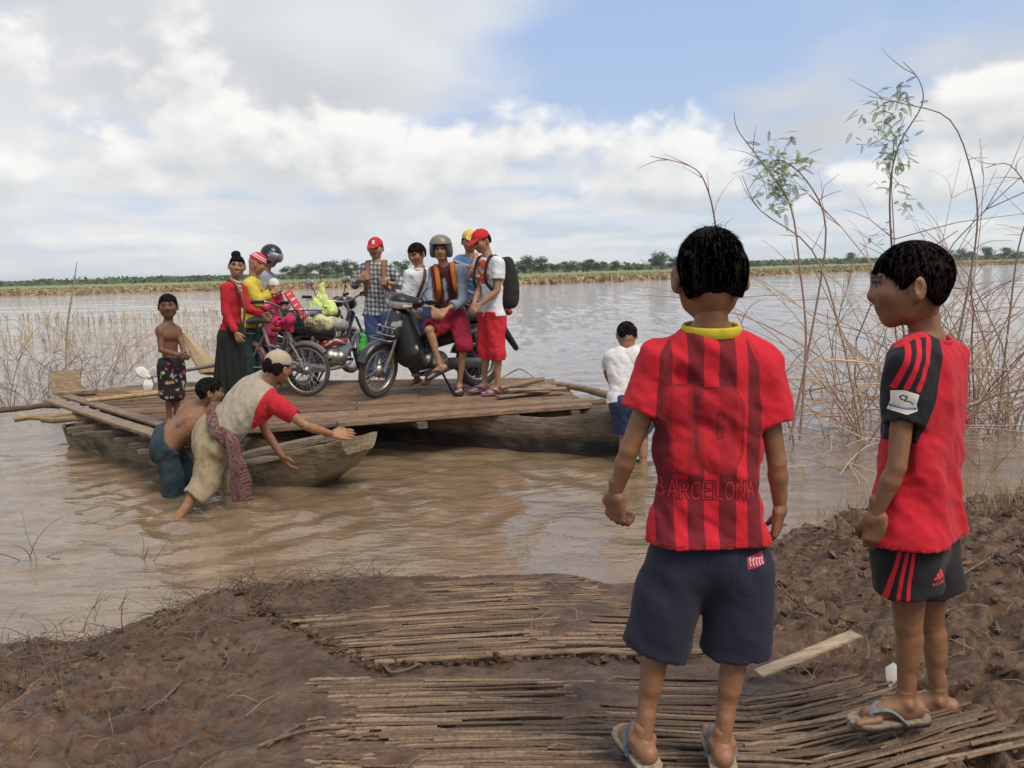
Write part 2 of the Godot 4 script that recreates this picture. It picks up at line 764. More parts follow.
func sky_color(az: float, el: float) -> Color:
	var e := maxf(el, 0.0)
	var t := clampf(e / 50.0, 0.0, 1.0)
	var out := Color(0.47, 0.59, 0.79).lerp(Color(0.2, 0.34, 0.65), pow(t, 0.7))
	out = out.lerp(Color(0.6, 0.67, 0.73), exp(-e / 5.0))
	var x := az
	var y := e
	if e > 30.0:
		x = az * lerpf(1.0, 0.5, clampf((e - 30.0) / 50.0, 0.0, 1.0))
	var thin := sky_haze(x, y)
	var shade := clampf(0.5 + 0.8 * sky_w.get_noise_2d(x * 1.6 + 33.0, y * 2.6), 0.0, 1.0)
	out = out.lerp(Color(0.56, 0.57, 0.585).lerp(Color(0.76, 0.765, 0.77), shade), smoothstep(0.18, 0.95, thin) * 0.92)
	var c := sky_cover(x, y)
	var above := sky_cover(x + 0.9, y + 1.3)
	var cover := smoothstep(0.0, 0.36, c)
	var lit := clampf(0.6 + (c - above) * 1.2, 0.0, 1.0)
	var cloud := Color(0.54, 0.565, 0.59).lerp(Color(0.9, 0.885, 0.86), lit)
	cloud = cloud.lerp(Color(0.66, 0.67, 0.68), clampf(c - 0.55, 0.0, 0.5))
	out = out.lerp(cloud, cover * 0.95)
	var low := exp(-e * e / 16.0)
	var streak := smoothstep(-0.2, 0.35, sky_l.get_noise_2d(x * 0.3, y * 3.0) + 0.35 * sky_n.get_noise_2d(x * 1.3 + 60.0, y * 2.2))
	out = out.lerp(Color(0.56, 0.61, 0.65).lerp(Color(0.82, 0.815, 0.79), streak), low * 0.6)
	out = out.lerp(Color(0.6, 0.65, 0.68), exp(-e / 1.5) * 0.7)
	if el < 0.0:
		out = out.lerp(Color(0.3, 0.28, 0.25), clampf(-el / 4.0, 0.0, 1.0))
	return out


func sky_image() -> Image:
	for a in [[sky_n, 41, 0.085, 6], [sky_w, 42, 0.028, 3], [sky_l, 43, 0.12, 4]]:
		a[0].seed = a[1]
		a[0].frequency = a[2]
		a[0].noise_type = FastNoiseLite.TYPE_SIMPLEX_SMOOTH
		a[0].fractal_type = FastNoiseLite.FRACTAL_FBM
		a[0].fractal_octaves = a[3]
	sky_n.domain_warp_enabled = true
	sky_n.domain_warp_amplitude = 3.0
	sky_n.domain_warp_frequency = 0.06
	var w := 512
	var im := Image.create(w, w / 2, false, Image.FORMAT_RGBF)
	for y in w / 2:
		for x in w:
			var az := fposmod((x + 0.5) * 360.0 / w + 180.0, 360.0) - 180.0
			var el := 90.0 - (y + 0.5) * 360.0 / w
			im.set_pixel(x, y, sky_color(az, maxf(el, -8.0)))
	im.resize(4096, 2048, Image.INTERPOLATE_CUBIC)
	# the same sky again, finer, where detail can be seen near the horizon
	var step := 360.0 / 4096.0
	for y in range(1024 - 236, 1030):
		var el := 90.0 - (y + 0.5) * step
		for k in range(-460, 460):
			var az := (k + 0.5) * step
			im.set_pixel(posmod(k, 4096), y, sky_color(az, el))
	return im


# ------------------------------------------------------------------ the bank
const SHORE := [[-60.0, -3.0], [-6.0, -3.7], [-2.6, -3.8], [-1.9, -3.85], [-1.62, -4.3], [-1.3, -4.45], [-0.6, -4.5], [0.25, -4.5], [0.5, -4.3], [0.8, -4.35], [1.15, -4.75], [1.8, -5.35], [2.5, -5.75], [3.6, -6.0], [6.0, -6.6], [60.0, -14.0]]


func along(table: Array, x: float) -> float:
	for k in table.size() - 1:
		if x <= table[k + 1][0]:
			var t := clampf((x - table[k][0]) / (table[k + 1][0] - table[k][0]), 0.0, 1.0)
			return lerpf(table[k][1], table[k + 1][1], t)
	return table[-1][1]


func slope_at(x: float, z: float) -> float:
	var t := z - along(SHORE, x)
	if t < 0.0:
		return maxf(t * 0.22, -1.3)
	return 0.17 * t if t < 2.7 else 0.459 + (t - 2.7) * 0.1


# 0 on the mats and the trodden way, 1 on broken ground
func broken(x: float, z: float) -> float:
	var right := smoothstep(0.75, 1.1, x + (z + 2.5) * 0.12 + 0.1 * mud_a.get_noise_2d(z * 1.5, 3.0))
	if z < -3.2:
		right = smoothstep(0.62, 0.95, x + (z + 3.2) * 0.15)
	var left := smoothstep(-0.72, -1.0, x - ((z + 2.9) * 0.62 if z < -2.9 else (z + 2.9) * 0.08))
	return clampf(maxf(right, left), 0.0, 1.0)


const PRINTS := [[-0.75, -2.5, 0.3], [-0.62, -2.35, -0.2], [-0.98, -2.75, 0.5], [-0.8, -3.0, 0.2], [-1.05, -3.2, 0.7], [-0.92, -2.2, -0.4], [-1.15, -2.5, 0.1], [-0.72, -2.78, 1.0], [0.72, -3.3, 0.3], [0.8, -3.7, 0.0], [0.3, -3.2, 1.2], [-0.1, -2.84, 0.9], [0.25, -2.92, 0.4], [-0.95, -3.5, 0.4], [-1.2, -3.75, 0.9], [0.75, -2.8, 0.2]]


func ground_at(x: float, z: float) -> float:
	var y := slope_at(x, z)
	var b := broken(x, z)
	var wet := smoothstep(-0.9, 0.15, z - along(SHORE, x))
	var big := mud_a.get_noise_2d(x, z)
	var mid := mud_b.get_noise_2d(x, z)
	var clod := mud_c.get_noise_2d(x, z)
	var small := mud_d.get_noise_2d(x, z)
	var rough := 0.030 * big + 0.075 * (0.5 - absf(mid)) + 0.045 * clampf(clod + 0.75, 0.0, 0.6) + 0.030 * (0.3 - absf(small)) - 0.05
	var smooth := 0.009 + 0.004 * big + 0.010 * mud_b.get_noise_2d(x * 0.55 + 8.0, z * 1.7) + 0.003 * small + 0.010 * smoothstep(0.0, 0.4, mud_a.get_noise_2d(x * 0.9 + 40.0, z * 0.9)) * smoothstep(0.1, 0.7, z - along(SHORE, x))
	for a in PRINTS:
		var q := Vector2(x - a[0], z - a[1]).rotated(a[2])
		var e := (q.x * q.x) / 0.0022 + (q.y * q.y) / 0.012
		if e < 4.0:
			smooth += (0.012 * exp(-(e - 1.6) * (e - 1.6) * 2.0) - 0.028 * exp(-e * 1.2))
	var left := smoothstep(-0.3, -0.9, x)
	var ridge := 0.05 * left * exp(-pow((z - along(SHORE, x) - 0.35) / 0.3, 2.0)) * (0.6 + mid)
	return y + lerpf(smooth, rough * lerpf(1.35, 0.95, left), b) * lerpf(0.35, 1.0, wet) + ridge


func lines(a: Array) -> PackedFloat32Array:
	# [start, step, end, growth after end, last]
	var out := PackedFloat32Array()
	var x: float = a[0]
	while x < a[1]:
		out.append(x)
		x += a[2]
	return out


func sheet(xs: PackedFloat32Array, zs: PackedFloat32Array, height: Callable, tint: Callable) -> ArrayMesh:
	var b := Build.new()
	var w := xs.size()
	var hgt := zs.size()
	for k in hgt:
		for j in w:
			b.v.append(Vector3(xs[j], height.call(xs[j], zs[k]), zs[k]))
	b.n.resize(b.v.size())
	b.c.resize(b.v.size())
	b.u.resize(b.v.size())
	for k in hgt:
		for j in w:
			var at := k * w + j
			var dx := b.v[k * w + mini(j + 1, w - 1)] - b.v[k * w + maxi(j - 1, 0)]
			var dz := b.v[mini(k + 1, hgt - 1) * w + j] - b.v[maxi(k - 1, 0) * w + j]
			var nn := dz.cross(dx).normalized()
			if nn.y < 0.0:
				nn = -nn
			b.n[at] = nn
			b.c[at] = tint.call(b.v[at])
			b.u[at] = Vector2(b.v[at].x, b.v[at].z)
	for k in hgt - 1:
		for j in w - 1:
			var a := k * w + j
			b.i.append_array([a, a + 1, a + w + 1, a, a + w + 1, a + w])
	if zs[1] < zs[0]:
		b.i.reverse()
	return b.mesh()


func spaced(inner_lo: float, inner_hi: float, step: float, outer_lo: float, outer_hi: float, growth: float) -> PackedFloat32Array:
	var low := []
	var s := step
	var x := inner_lo
	while x > outer_lo:
		s *= growth
		x -= s
		low.append(maxf(x, outer_lo))
	low.reverse()
	var out := PackedFloat32Array(low)
	x = inner_lo
	while x < inner_hi:
		out.append(x)
		x += step
	s = step
	while x < outer_hi:
		out.append(x)
		s *= growth
		x += s
	out.append(outer_hi)
	return out


func build_ground() -> void:
	var xs := spaced(-2.9, 3.6, 0.022, -1500.0, 1500.0, 1.22)
	var zs := spaced(-6.2, -1.4, 0.022, -12.0, 30.0, 1.25)
	var tint := func(p: Vector3) -> Color:
		var n := mud_a.get_noise_2d(p.x * 1.7 + 9.0, p.z * 1.7) + 0.6 * mud_b.get_noise_2d(p.x + 4.0, p.z)
		var dry := clampf(0.5 + n * 0.7, 0.0, 1.0)
		var c := Color(0.09, 0.051, 0.031).lerp(Color(0.19, 0.118, 0.075), dry)
		var red := smoothstep(0.1, 0.5, mud_b.get_noise_2d(p.x * 0.5 + 30.0, p.z * 0.5))
		c = c.lerp(Color(0.15, 0.08, 0.045), red * 0.5)
		return c
	var o := part("ground", sheet(xs, zs, ground_at, tint), M.mud, self)
	mark(o, "churned brown mud bank sloping down to the water", "ground", "", "structure")


func wave_at(x: float, z: float) -> float:
	var far := clampf((-z - 3.0) / 12.0, 0.0, 1.0)
	var edge := smoothstep(0.1, 1.0, along(SHORE, x) - z)
	var p := Vector2(x, z)
	var y := 0.0
	# small wind waves
	y += 0.005 * sin(2.6 * z * 3.0 + 0.9 * x * 2.0 + 2.2 * mud_a.get_noise_2d(x * 0.8, z * 0.8))
	y += 0.011 * mud_a.get_noise_2d(x * 1.1 + 50.0, z * 2.6) + 0.003 * mud_b.get_noise_2d(x * 0.55, z * 1.3)
	# rings pushed out by the hull and the men wading
	for a in [[-1.7, -6.2, 0.0085, 0.36], [0.8, -7.0, 0.007, 0.42], [-2.2, -5.7, 0.010, 0.3], [-2.6, -6.4, 0.006, 0.33]]:
		var q := p.distance_to(Vector2(a[0], a[1]))
		y += a[2] * exp(-q * 0.55) * 1.5 * sin(q * TAU / a[3] + 2.4 * mud_a.get_noise_2d(x * 0.9, z * 0.9) + a[0] * 3.0)
	y += 0.012 * exp(-p.distance_to(Vector2(-2.2, -5.75)) * 2.0) * mud_b.get_noise_2d(x * 1.4, z * 1.4)
	return y * lerpf(0.15, 0.7, edge) * lerpf(1.0, 1.7, far)


func build_water() -> void:
	var m := mat(Color(0.27, 0.192, 0.12), 0.03)
	m.metallic_specular = 0.58
	m.heightmap_enabled = true
	m.heightmap_texture = noise_tex(0.02, 5, 33)
	m.heightmap_scale = 0.6
	m.uv1_scale = Vector3(0.42, 1.0, 1.0)
	var dirt := noise_tex(0.008, 4, 34, [[0.0, grey(0.78)], [1.0, grey(1.0)]])
	m.albedo_texture = dirt
	var xs := spaced(-6.5, 4.5, 0.045, -1500.0, 1500.0, 1.14)
	var zs := spaced(-11.5, -3.4, 0.04, -260.0, -3.2, 1.05)
	var o := part("water", sheet(xs, zs, wave_at, func(_p: Vector3) -> Color: return Color.WHITE), m, self)
	mark(o, "wide brown flooded river rippled by the wind", "water", "", "structure")


# ------------------------------------------------------------------ the far bank, its grass and trees
const FAR_SHORE := [[-1500.0, -420.0], [-260.0, -150.0], [-62.0, -106.0], [2.0, -94.0], [50.0, -128.0], [105.0, -186.0], [260.0, -255.0], [1500.0, -300.0]]


func far_height(x: float, z: float) -> float:
	var t := along(FAR_SHORE, x) - z
	if t < 0.0:
		return -0.4
	var y := minf(t * 0.1, 0.3) + 0.25 * smoothstep(12.0, 60.0, t)
	return y + 0.15 * mud_a.get_noise_2d(x * 0.1, z * 0.1) + clampf((t - 300.0) * 0.004, 0.0, 6.0)


func leaf_crown(sd: int, size: Vector3, count: int, leaf: float, base: Color, lobes := 7) -> ArrayMesh:
	var g := RandomNumberGenerator.new()
	g.seed = sd
	var b := Build.new()
	var heart := []
	for k in lobes:
		var a := g.randf() * TAU
		var r := sqrt(g.randf()) * 0.62
		heart.append([Vector3(cos(a) * r, g.randf_range(-0.5, 0.62), sin(a) * r), g.randf_range(0.3, 0.5)])
	for k in count:
		var hh: Array = heart[g.randi() % lobes]
		var dir := Vector3(g.randfn(), g.randfn(), g.randfn()).normalized()
		var p: Vector3 = hh[0] + dir * hh[1] * pow(g.randf(), 0.45)
		p *= size
		var x := Vector3(g.randfn(), g.randfn() * 0.6, g.randfn()).normalized() * leaf * g.randf_range(0.6, 1.3)
		var y := x.cross(Vector3(g.randfn(), g.randfn(), g.randfn())).normalized() * leaf * g.randf_range(0.35, 0.8)
		var c := base * g.randf_range(0.65, 1.4)
		c.r *= g.randf_range(0.85, 1.2)
		b.flat_quad(p - x, p + y * 0.7, p + x, p - y * 0.7, c)
	return b.mesh()


func tree_trunk(h: float, r: float, sd: int, limbs := 5) -> ArrayMesh:
	var g := RandomNumberGenerator.new()
	g.seed = sd
	var b := Build.new()
	var bark := Color(0.11, 0.09, 0.07)
	b.tube(curve([Vector3.ZERO, Vector3(g.randfn() * 0.05, 0.35, g.randfn() * 0.05) * h, Vector3(g.randfn() * 0.06, 0.8, g.randfn() * 0.06) * h], 3), [r * 1.3, r, r * 0.9, r * 0.8, r * 0.65, r * 0.5, r * 0.3], 6, bark)
	for k in limbs:
		var y := g.randf_range(0.25, 0.6) * h
		var a := g.randf() * TAU
		var out := Vector3(cos(a), 0.7, sin(a)) * h * g.randf_range(0.2, 0.36)
		b.tube([Vector3(0, y, 0), Vector3(0, y, 0) + out * 0.5 + Vector3(0, -0.03 * h, 0), Vector3(0, y, 0) + out], [r * 0.5, r * 0.35, r * 0.12], 5, bark)
	return b.mesh()


func build_far_bank() -> void:
	var xs := spaced(-160.0, 220.0, 3.0, -1500.0, 1500.0, 1.3)
	var zs := spaced(-260.0, -92.0, 2.0, -1800.0, -88.0, 1.25)
	var tint := func(p: Vector3) -> Color:
		var t := along(FAR_SHORE, p.x) - p.z
		var n := mud_a.get_noise_2d(p.x * 0.06, p.z * 0.06)
		return Color(0.27, 0.19, 0.115).lerp(Color(0.21, 0.21, 0.09), smoothstep(6.0, 40.0, t + n * 20.0))
	var o := part("far_field", sheet(xs, zs, far_height, tint), M.plant, self)
	mark(o, "low grassy field along the far shore", "field", "", "structure")
	# tall dry grass on the far shore
	var g := RandomNumberGenerator.new()
	g.seed = 51
	var b := Build.new()
	for k in 26000:
		var x := g.randf_range(-150.0, 210.0)
		var t := 1.0 + pow(g.randf(), 1.6) * 34.0
		var z := along(FAR_SHORE, x) - t
		var y := far_height(x, z) - 0.1
		var hgt := g.randf_range(0.2, 0.5) * (1.0 + 0.3 * mud_a.get_noise_2d(x * 0.08, 5.0))
		var wd := g.randf_range(0.12, 0.4)
		var a := g.randf() * PI
		var side := Vector3(cos(a), 0, sin(a)) * wd
		var tipp := Vector3(x, y + hgt, z) + Vector3(g.randfn() * 0.15, 0, g.randfn() * 0.15)
		var green := clampf(smoothstep(3.0, 20.0, t) + mud_a.get_noise_2d(x * 0.05, 9.0) * 0.8, 0.0, 1.0)
		var c := Color(0.36, 0.27, 0.16).lerp(Color(0.25, 0.265, 0.11), green) * g.randf_range(0.75, 1.25)
		b.flat_quad(Vector3(x, y, z) - side, Vector3(x, y, z) + side, tipp + side * 0.5, tipp - side * 0.5, c)
	alone("far_grass", b.mesh(), M.plant, "tan and green grass along the far shore", "grass", "", "stuff")
	# low far brush that closes the horizon
	b = Build.new()
	for k in 30000:
		var x := g.randf_range(-330.0, 420.0)
		var z := along(FAR_SHORE, x) - g.randf_range(140.0, 330.0)
		var tall := 0.7 + 2.0 * clampf(0.5 + mud_a.get_noise_2d(x * 0.012, 77.0), 0.0, 1.0)
		var p := Vector3(x, far_height(x, z) + tall * g.randf(), z)
		var s := g.randf_range(0.35, 0.9)
		var dx := Vector3(g.randfn(), g.randfn() * 0.5, g.randfn()).normalized() * s
		var dy := dx.cross(Vector3(g.randfn(), g.randfn(), g.randfn())).normalized() * s * 0.7
		b.flat_quad(p - dx, p + dy, p + dx, p - dy, Color(0.075, 0.115, 0.045) * g.randf_range(0.7, 1.35))
	alone("far_brush", b.mesh(), M.plant, "dark green brush closing the horizon behind the grass", "brush", "", "stuff")
	# single trees: pixel x, pixel top, width in pixels, distance behind the far shore, kind
	var crowns := []
	var trunks := []
	for k in 5:
		crowns.append(leaf_crown(60 + k, Vector3(1, 1, 1), 1500, 0.085, Color(0.06, 0.105, 0.03), 8 + k))
		trunks.append(tree_trunk(1.0, 0.035, 70 + k))
	var spots := [[292, 267, 22, 110], [306, 265, 20, 120], [320, 264, 24, 100], [336, 263, 22, 115], [350, 262, 20, 105], [362, 265, 18, 120],
		[402, 262, 20, 120], [518, 262, 20, 120], [530, 258, 22, 115], [543, 259, 22, 125], [556, 264, 16, 130], [570, 262, 20, 135], [584, 261, 20, 130], [597, 263, 18, 135], [616, 262, 14, 140], [628, 267, 14, 140], [640, 267, 14, 140], [652, 257, 18, 120], [662, 254, 20, 125], [674, 259, 16, 130],
		[46, 279, 14, 200], [72, 281, 10, 210], [140, 279, 14, 190], [152, 280, 12, 190], [170, 280, 12, 200], [196, 276, 14, 170], [205, 279, 10, 180],
		[848, 254, 14, 150], [866, 258, 10, 150], [958, 250, 18, 120], [972, 252, 14, 125], [988, 248, 14, 130], [1004, 249, 16, 120], [1018, 252, 14, 130], [930, 256, 12, 140], [790, 262, 10, 170], [806, 263, 10, 170], [770, 263, 12, 170]]
	var says := ["round green tree in the far tree row beyond the grass", "small dark tree standing alone in the far field"]
	for k in spots.size():
		var s: Array = spots[k]
		var r := pixel_ray(s[0], 270.0)
		# where the ray's heading meets ground this far behind the far shore
		var z := -100.0
		for it in 12:
			z = along(FAR_SHORE, r.x / -r.z * -z) - s[3]
		var top := at_depth(s[0], s[1], z)
		var y := far_height(top.x, z) - 0.2
		var hgt := maxf(top.y - y, 1.5) * 1.22
		var wide: float = s[2] * 0.62 / FOCAL * -z
		var t := thing("tree", says[0] if s[0] > 280 and s[0] < 700 else says[1], "tree", Vector3(top.x, y, z), "trees of the far tree row" if s[0] > 280 and s[0] < 700 else "scattered far trees")
		part("trunk", trunks[k % 5], M.plant, t, Transform3D(Basis.from_scale(Vector3(hgt, hgt * 0.8, hgt)), Vector3.ZERO))
		part("crown", crowns[(k * 3) % 5], M.leaf, t, Transform3D(Basis.from_scale(Vector3(wide, hgt * 0.42, wide)).rotated(Vector3.UP, k * 1.3), Vector3(0, hgt * 0.56, 0)))


# ------------------------------------------------------------------ bamboo mats on the landing
func slat_mesh(sd: int, tone: Color) -> ArrayMesh:
	# one split bamboo strip of unit length along x
	var g := RandomNumberGenerator.new()
	g.seed = sd
	var b := Build.new()
	var pts := []
	var rad := []
	var cols := []
	for k in 5:
		pts.append(Vector3(-0.5 + k * 0.25, 0.0008 * g.randfn(), 0.0016 * g.randfn()))
		rad.append(0.0064 * g.randf_range(0.85, 1.15))
		cols.append(tone * g.randf_range(0.85, 1.15))
	b.tube(pts, rad, 6, tone, 0.7, Vector3.UP, false, cols)
	return b.mesh()


func mat_of_slats(label: String, near_a: Vector2, near_b: Vector2, far_a: Vector2, far_b: Vector2, rows: int, lift_near: float, lift_far: float, sd: int, bury: Callable) -> void:
	var g := RandomNumberGenerator.new()
	g.seed = sd
	var mid := (near_a + near_b + far_a + far_b) * 0.25
	var base := Vector3(mid.x, slope_at(mid.x, mid.y), mid.y)
	var t := thing("bamboo_mat", label, "mat", base, "bamboo mats laid over the mud")
	for k in rows:
		var f := float(k) / (rows - 1)
		var a := near_a.lerp(far_a, f) + Vector2(g.randfn() * 0.025, g.randfn() * 0.003)
		var b := near_b.lerp(far_b, f) + Vector2(g.randfn() * 0.03, g.randfn() * 0.004)
		# a row is one to three strips laid end to end
		var cuts := [0.0, 1.0]
		var at := g.randf_range(0.12, 0.45)
		cuts = [0.0]
		while at < 0.85:
			cuts.append(at)
			at += g.randf_range(0.22, 0.5)
		cuts.append(1.0)
		for c in cuts.size() - 1:
			var p2 := a.lerp(b, cuts[c] - (0.02 if c else 0.0))
			var q2 := a.lerp(b, cuts[c + 1])
			var lift := lerpf(lift_near, lift_far, f) + 0.0025 * g.randfn()
			var p := Vector3(p2.x, slope_at(p2.x, p2.y) + lift + bury.call(p2), p2.y + 0.003 * g.randfn())
			var q := Vector3(q2.x, slope_at(q2.x, q2.y) + lift + bury.call(q2) + 0.002 * g.randfn(), q2.y + 0.003 * g.randfn())
			var x := q - p
			var y := Vector3.UP.rotated(x.normalized(), g.randfn() * 0.15)
			var z := x.normalized().cross(y).normalized()
			y = z.cross(x.normalized())
			var wide := g.randf_range(0.8, 1.2)
			part("slat", M.slats[g.randi() % M.slats.size()], M.bamboo, t, Transform3D(Basis(x, y * wide, z * wide), (p + q) * 0.5 - base))
	# the cross strips that the slats are tied to
	for f in [0.12, 0.5, 0.88]:
		var b := Build.new()
		var pts := []
		for k in 7:
			var e := k / 6.0
			var p2 := near_a.lerp(near_b, f).lerp(far_a.lerp(far_b, f), e)
			pts.append(Vector3(p2.x, slope_at(p2.x, p2.y) + lerpf(lift_near, lift_far, e) - 0.013 + bury.call(p2), p2.y) - base)
		b.tube(pts, [0.009], 5, Color(0.16, 0.11, 0.07), 0.7)
		part("cross_strip", b.mesh(), M.wood, t)


func build_mats() -> void:
	M.slats = []
	var tones := [Color(0.31, 0.22, 0.145), Color(0.2, 0.132, 0.085), Color(0.165, 0.106, 0.068), Color(0.235, 0.158, 0.102), Color(0.18, 0.117, 0.075), Color(0.15, 0.096, 0.061)]
	for k in 6:
		M.slats.append(slat_mesh(100 + k, tones[k]))
	var low := func(p: Vector2) -> float:
		return 0.006 * mud_a.get_noise_2d(p.x * 2.6 + 7.0, p.y * 2.6) - 0.006 * smoothstep(0.3, -1.1, p.x) - 0.002
	var high := func(p: Vector2) -> float:
		return 0.006 * mud_a.get_noise_2d(p.x * 2.2 + 2.0, p.y * 2.2)
	mat_of_slats("mud-caked bamboo slat mat running down into the water", flat_at(378, 687, 0.21), flat_at(700, 648, 0.27), flat_at(232, 590, 0.05), flat_at(580, 574, 0.02), 92, 0.024, 0.012, 5, low)
	mat_of_slats("bamboo slat mat under the person in the striped jersey", flat_at(420, 800, 0.38), flat_at(800, 775, 0.45), flat_at(316, 698, 0.25), flat_at(735, 664, 0.34), 62, 0.012, 0.011, 6, high)
	mat_of_slats("bamboo slat mat under the person in the black-sleeved jersey", flat_at(745, 790, 0.46), flat_at(1050, 748, 0.47), flat_at(712, 690, 0.36), flat_at(850, 672, 0.38), 42, 0.014, 0.012, 7, high)
	mat_of_slats("short bamboo mat end showing at the edge of the bare mud", flat_at(318, 795, 0.37), flat_at(410, 795, 0.38), flat_at(303, 738, 0.32), flat_at(352, 736, 0.32), 20, 0.010, 0.008, 8, high)
	# a long pole holds down the near edge of the sloping mat
	var b := Build.new()
	var pts := []
	for k in 9:
		var at := flat_at(376, 689, 0.21).lerp(flat_at(715, 648, 0.27), k / 8.0)
		var x := at.x
		var z := at.y
		pts.append(Vector3(x, slope_at(x, z) + 0.027, z))
	b.tube(pts, [0.011, 0.012, 0.011, 0.010, 0.011, 0.010, 0.010, 0.009, 0.009], 7, Color(0.3, 0.2, 0.125))
	alone("bamboo_pole", b.mesh(), M.wood, "thin bamboo pole along the raised edge of the mud-caked mat", "pole")
	# the loose board behind the boys
	b = Build.new()
	var p := on_level(758, 662, 0.385)
	var q := on_level(856, 637, 0.40)
	p.y = slope_at(p.x, p.z) + 0.05
	q.y = slope_at(q.x, q.z) + 0.075
	var dir := (q - p).normalized()
	b.box(Transform3D(Basis(dir, Vector3.UP, dir.cross(Vector3.UP)).orthonormalized(), (p + q) * 0.5), Vector3(p.distance_to(q), 0.014, 0.05), Color(0.5, 0.39, 0.26), 0.004)
	alone("loose_board", b.mesh(), M.wood, "pale split bamboo board lying across the mud between the two people in red jerseys", "board")


# ------------------------------------------------------------------ the ferry
func beam(called: String, p: Vector3, q: Vector3, wide: float, thick: float, c: Color, parent: Node3D, label := "") -> MeshInstance3D:
	var b := Build.new()
	var base: Vector3 = parent.position
	var dir := (q - p).normalized()
	var n := 6
	var rows := []
	var side := dir.cross(Vector3.UP).normalized()
	var up := side.cross(dir)
	var bev := minf(0.006, thick * 0.25)
	for k in n + 1:
		var m := p.lerp(q, float(k) / n) - base
		var w := wide * 0.5 * (1.0 + 0.06 * wood_noise.get_noise_3d(m.x * 2.0, m.y, m.z * 2.0))
		var h := thick * 0.5
		m.y += 0.006 * wood_noise.get_noise_3d(m.x * 1.3 + 9.0, m.y, m.z)
		var row := []
		for e in [[-1, 1 - bev / h], [-1 + bev / w, 1], [1 - bev / w, 1], [1, 1 - bev / h], [1, -1 + bev / h], [1 - bev / w, -1], [-1 + bev / w, -1], [-1, -1 + bev / h]]:
			row.append(m + side * w * e[0] + up * h * e[1])
		rows.append(row)
	# flat faces: give every strip its own vertices
	for k in n:
		for j in 8:
			b.flat_quad(rows[k][j], rows[k][(j + 1) % 8], rows[k + 1][(j + 1) % 8], rows[k + 1][j], c)
	for e in [0, n]:
		var first := b.v.size()
		for j in 8:
			b.vert(rows[e][j], dir * (1.0 if e else -1.0), c)
		for j in range(1, 7):
			b.tri(first, first + j, first + j + 1)
	var o := part(called, b.mesh(), M.wood, parent)
	if label:
		o.set_meta("label", label)
	return o


func hull_mesh(start: Vector3, dir: Vector3, length: float, sec: Array, tint: Callable) -> ArrayMesh:
	# sec: rows of [share of length, half width, gunwale height, keel height, half width of the flat bottom]
	var b := Build.new()
	var side := Vector3.UP.cross(dir).normalized()
	var rows := []
	var inner := []
	var m := 48
	for k in m + 1:
		var f := float(k) / m
		var a := 0
		while a < sec.size() - 2 and f > sec[a + 1][0]:
			a += 1
		var t: float = clampf((f - sec[a][0]) / (sec[a + 1][0] - sec[a][0]), 0.0, 1.0)
		t = t * t * (3.0 - 2.0 * t) * 0.5 + t * 0.5
		var w: float = lerpf(sec[a][1], sec[a + 1][1], t)
		var g: float = lerpf(sec[a][2], sec[a + 1][2], t)
		var e: float = lerpf(sec[a][3], sec[a + 1][3], t)
		var fb: float = lerpf(sec[a][4], sec[a + 1][4], t)
		var at := start + dir * length * f
		var wob := 0.012 * wood_noise.get_noise_2d(f * 9.0, length)
		var row := []
		for s in [-1.0, 1.0]:
			var half := []
			for r in 9:
				var q := r / 8.0
				var ww := lerpf(fb, w, pow(q, 0.62))
				half.append(at + side * (s * (ww + wob)) + Vector3.UP * lerpf(e, g, pow(q, 1.25)))
			if s < 0:
				half.reverse()
			row.append_array(half)
		# rim and inside
		var thick := 0.035
		var ins := []
		for s in [1.0, -1.0]:
			var half := []
			for r in 5:
				var q := 1.0 - r / 4.0
				var ww := maxf(lerpf(fb, w, pow(q, 0.62)) - thick, 0.004)
				half.append(at + side * (s * ww) + Vector3.UP * (lerpf(minf(e + 0.05, g), g, pow(q, 1.25)) + (0.006 if r == 0 else 0.0)))
			if s < 0:
				half.reverse()
			ins.append_array(half)
		row.append_array(ins)
		rows.append(row)
	b.loft(rows, Color.WHITE, true)
	for e in [0, m]:
		var first := b.v.size()
		for p in rows[e].slice(0, 18):
			b.vert(p, dir * (1.0 if e else -1.0), Color.WHITE)
		for j in range(1, 17):
			b.tri(first, first + j, first + j + 1)
	var o := Vector3.ZERO
	for k in b.v.size():
		b.c[k] = tint.call(b.v[k], o)
	return b.mesh()


func shifted(m: ArrayMesh, by: Vector3) -> ArrayMesh:
	var a := m.surface_get_arrays(0)
	var v: PackedVector3Array = a[Mesh.ARRAY_VERTEX]
	for k in v.size():
		v[k] -= by
	a[Mesh.ARRAY_VERTEX] = v
	var out := ArrayMesh.new()
	out.add_surface_from_arrays(Mesh.PRIMITIVE_TRIANGLES, a)
	return out


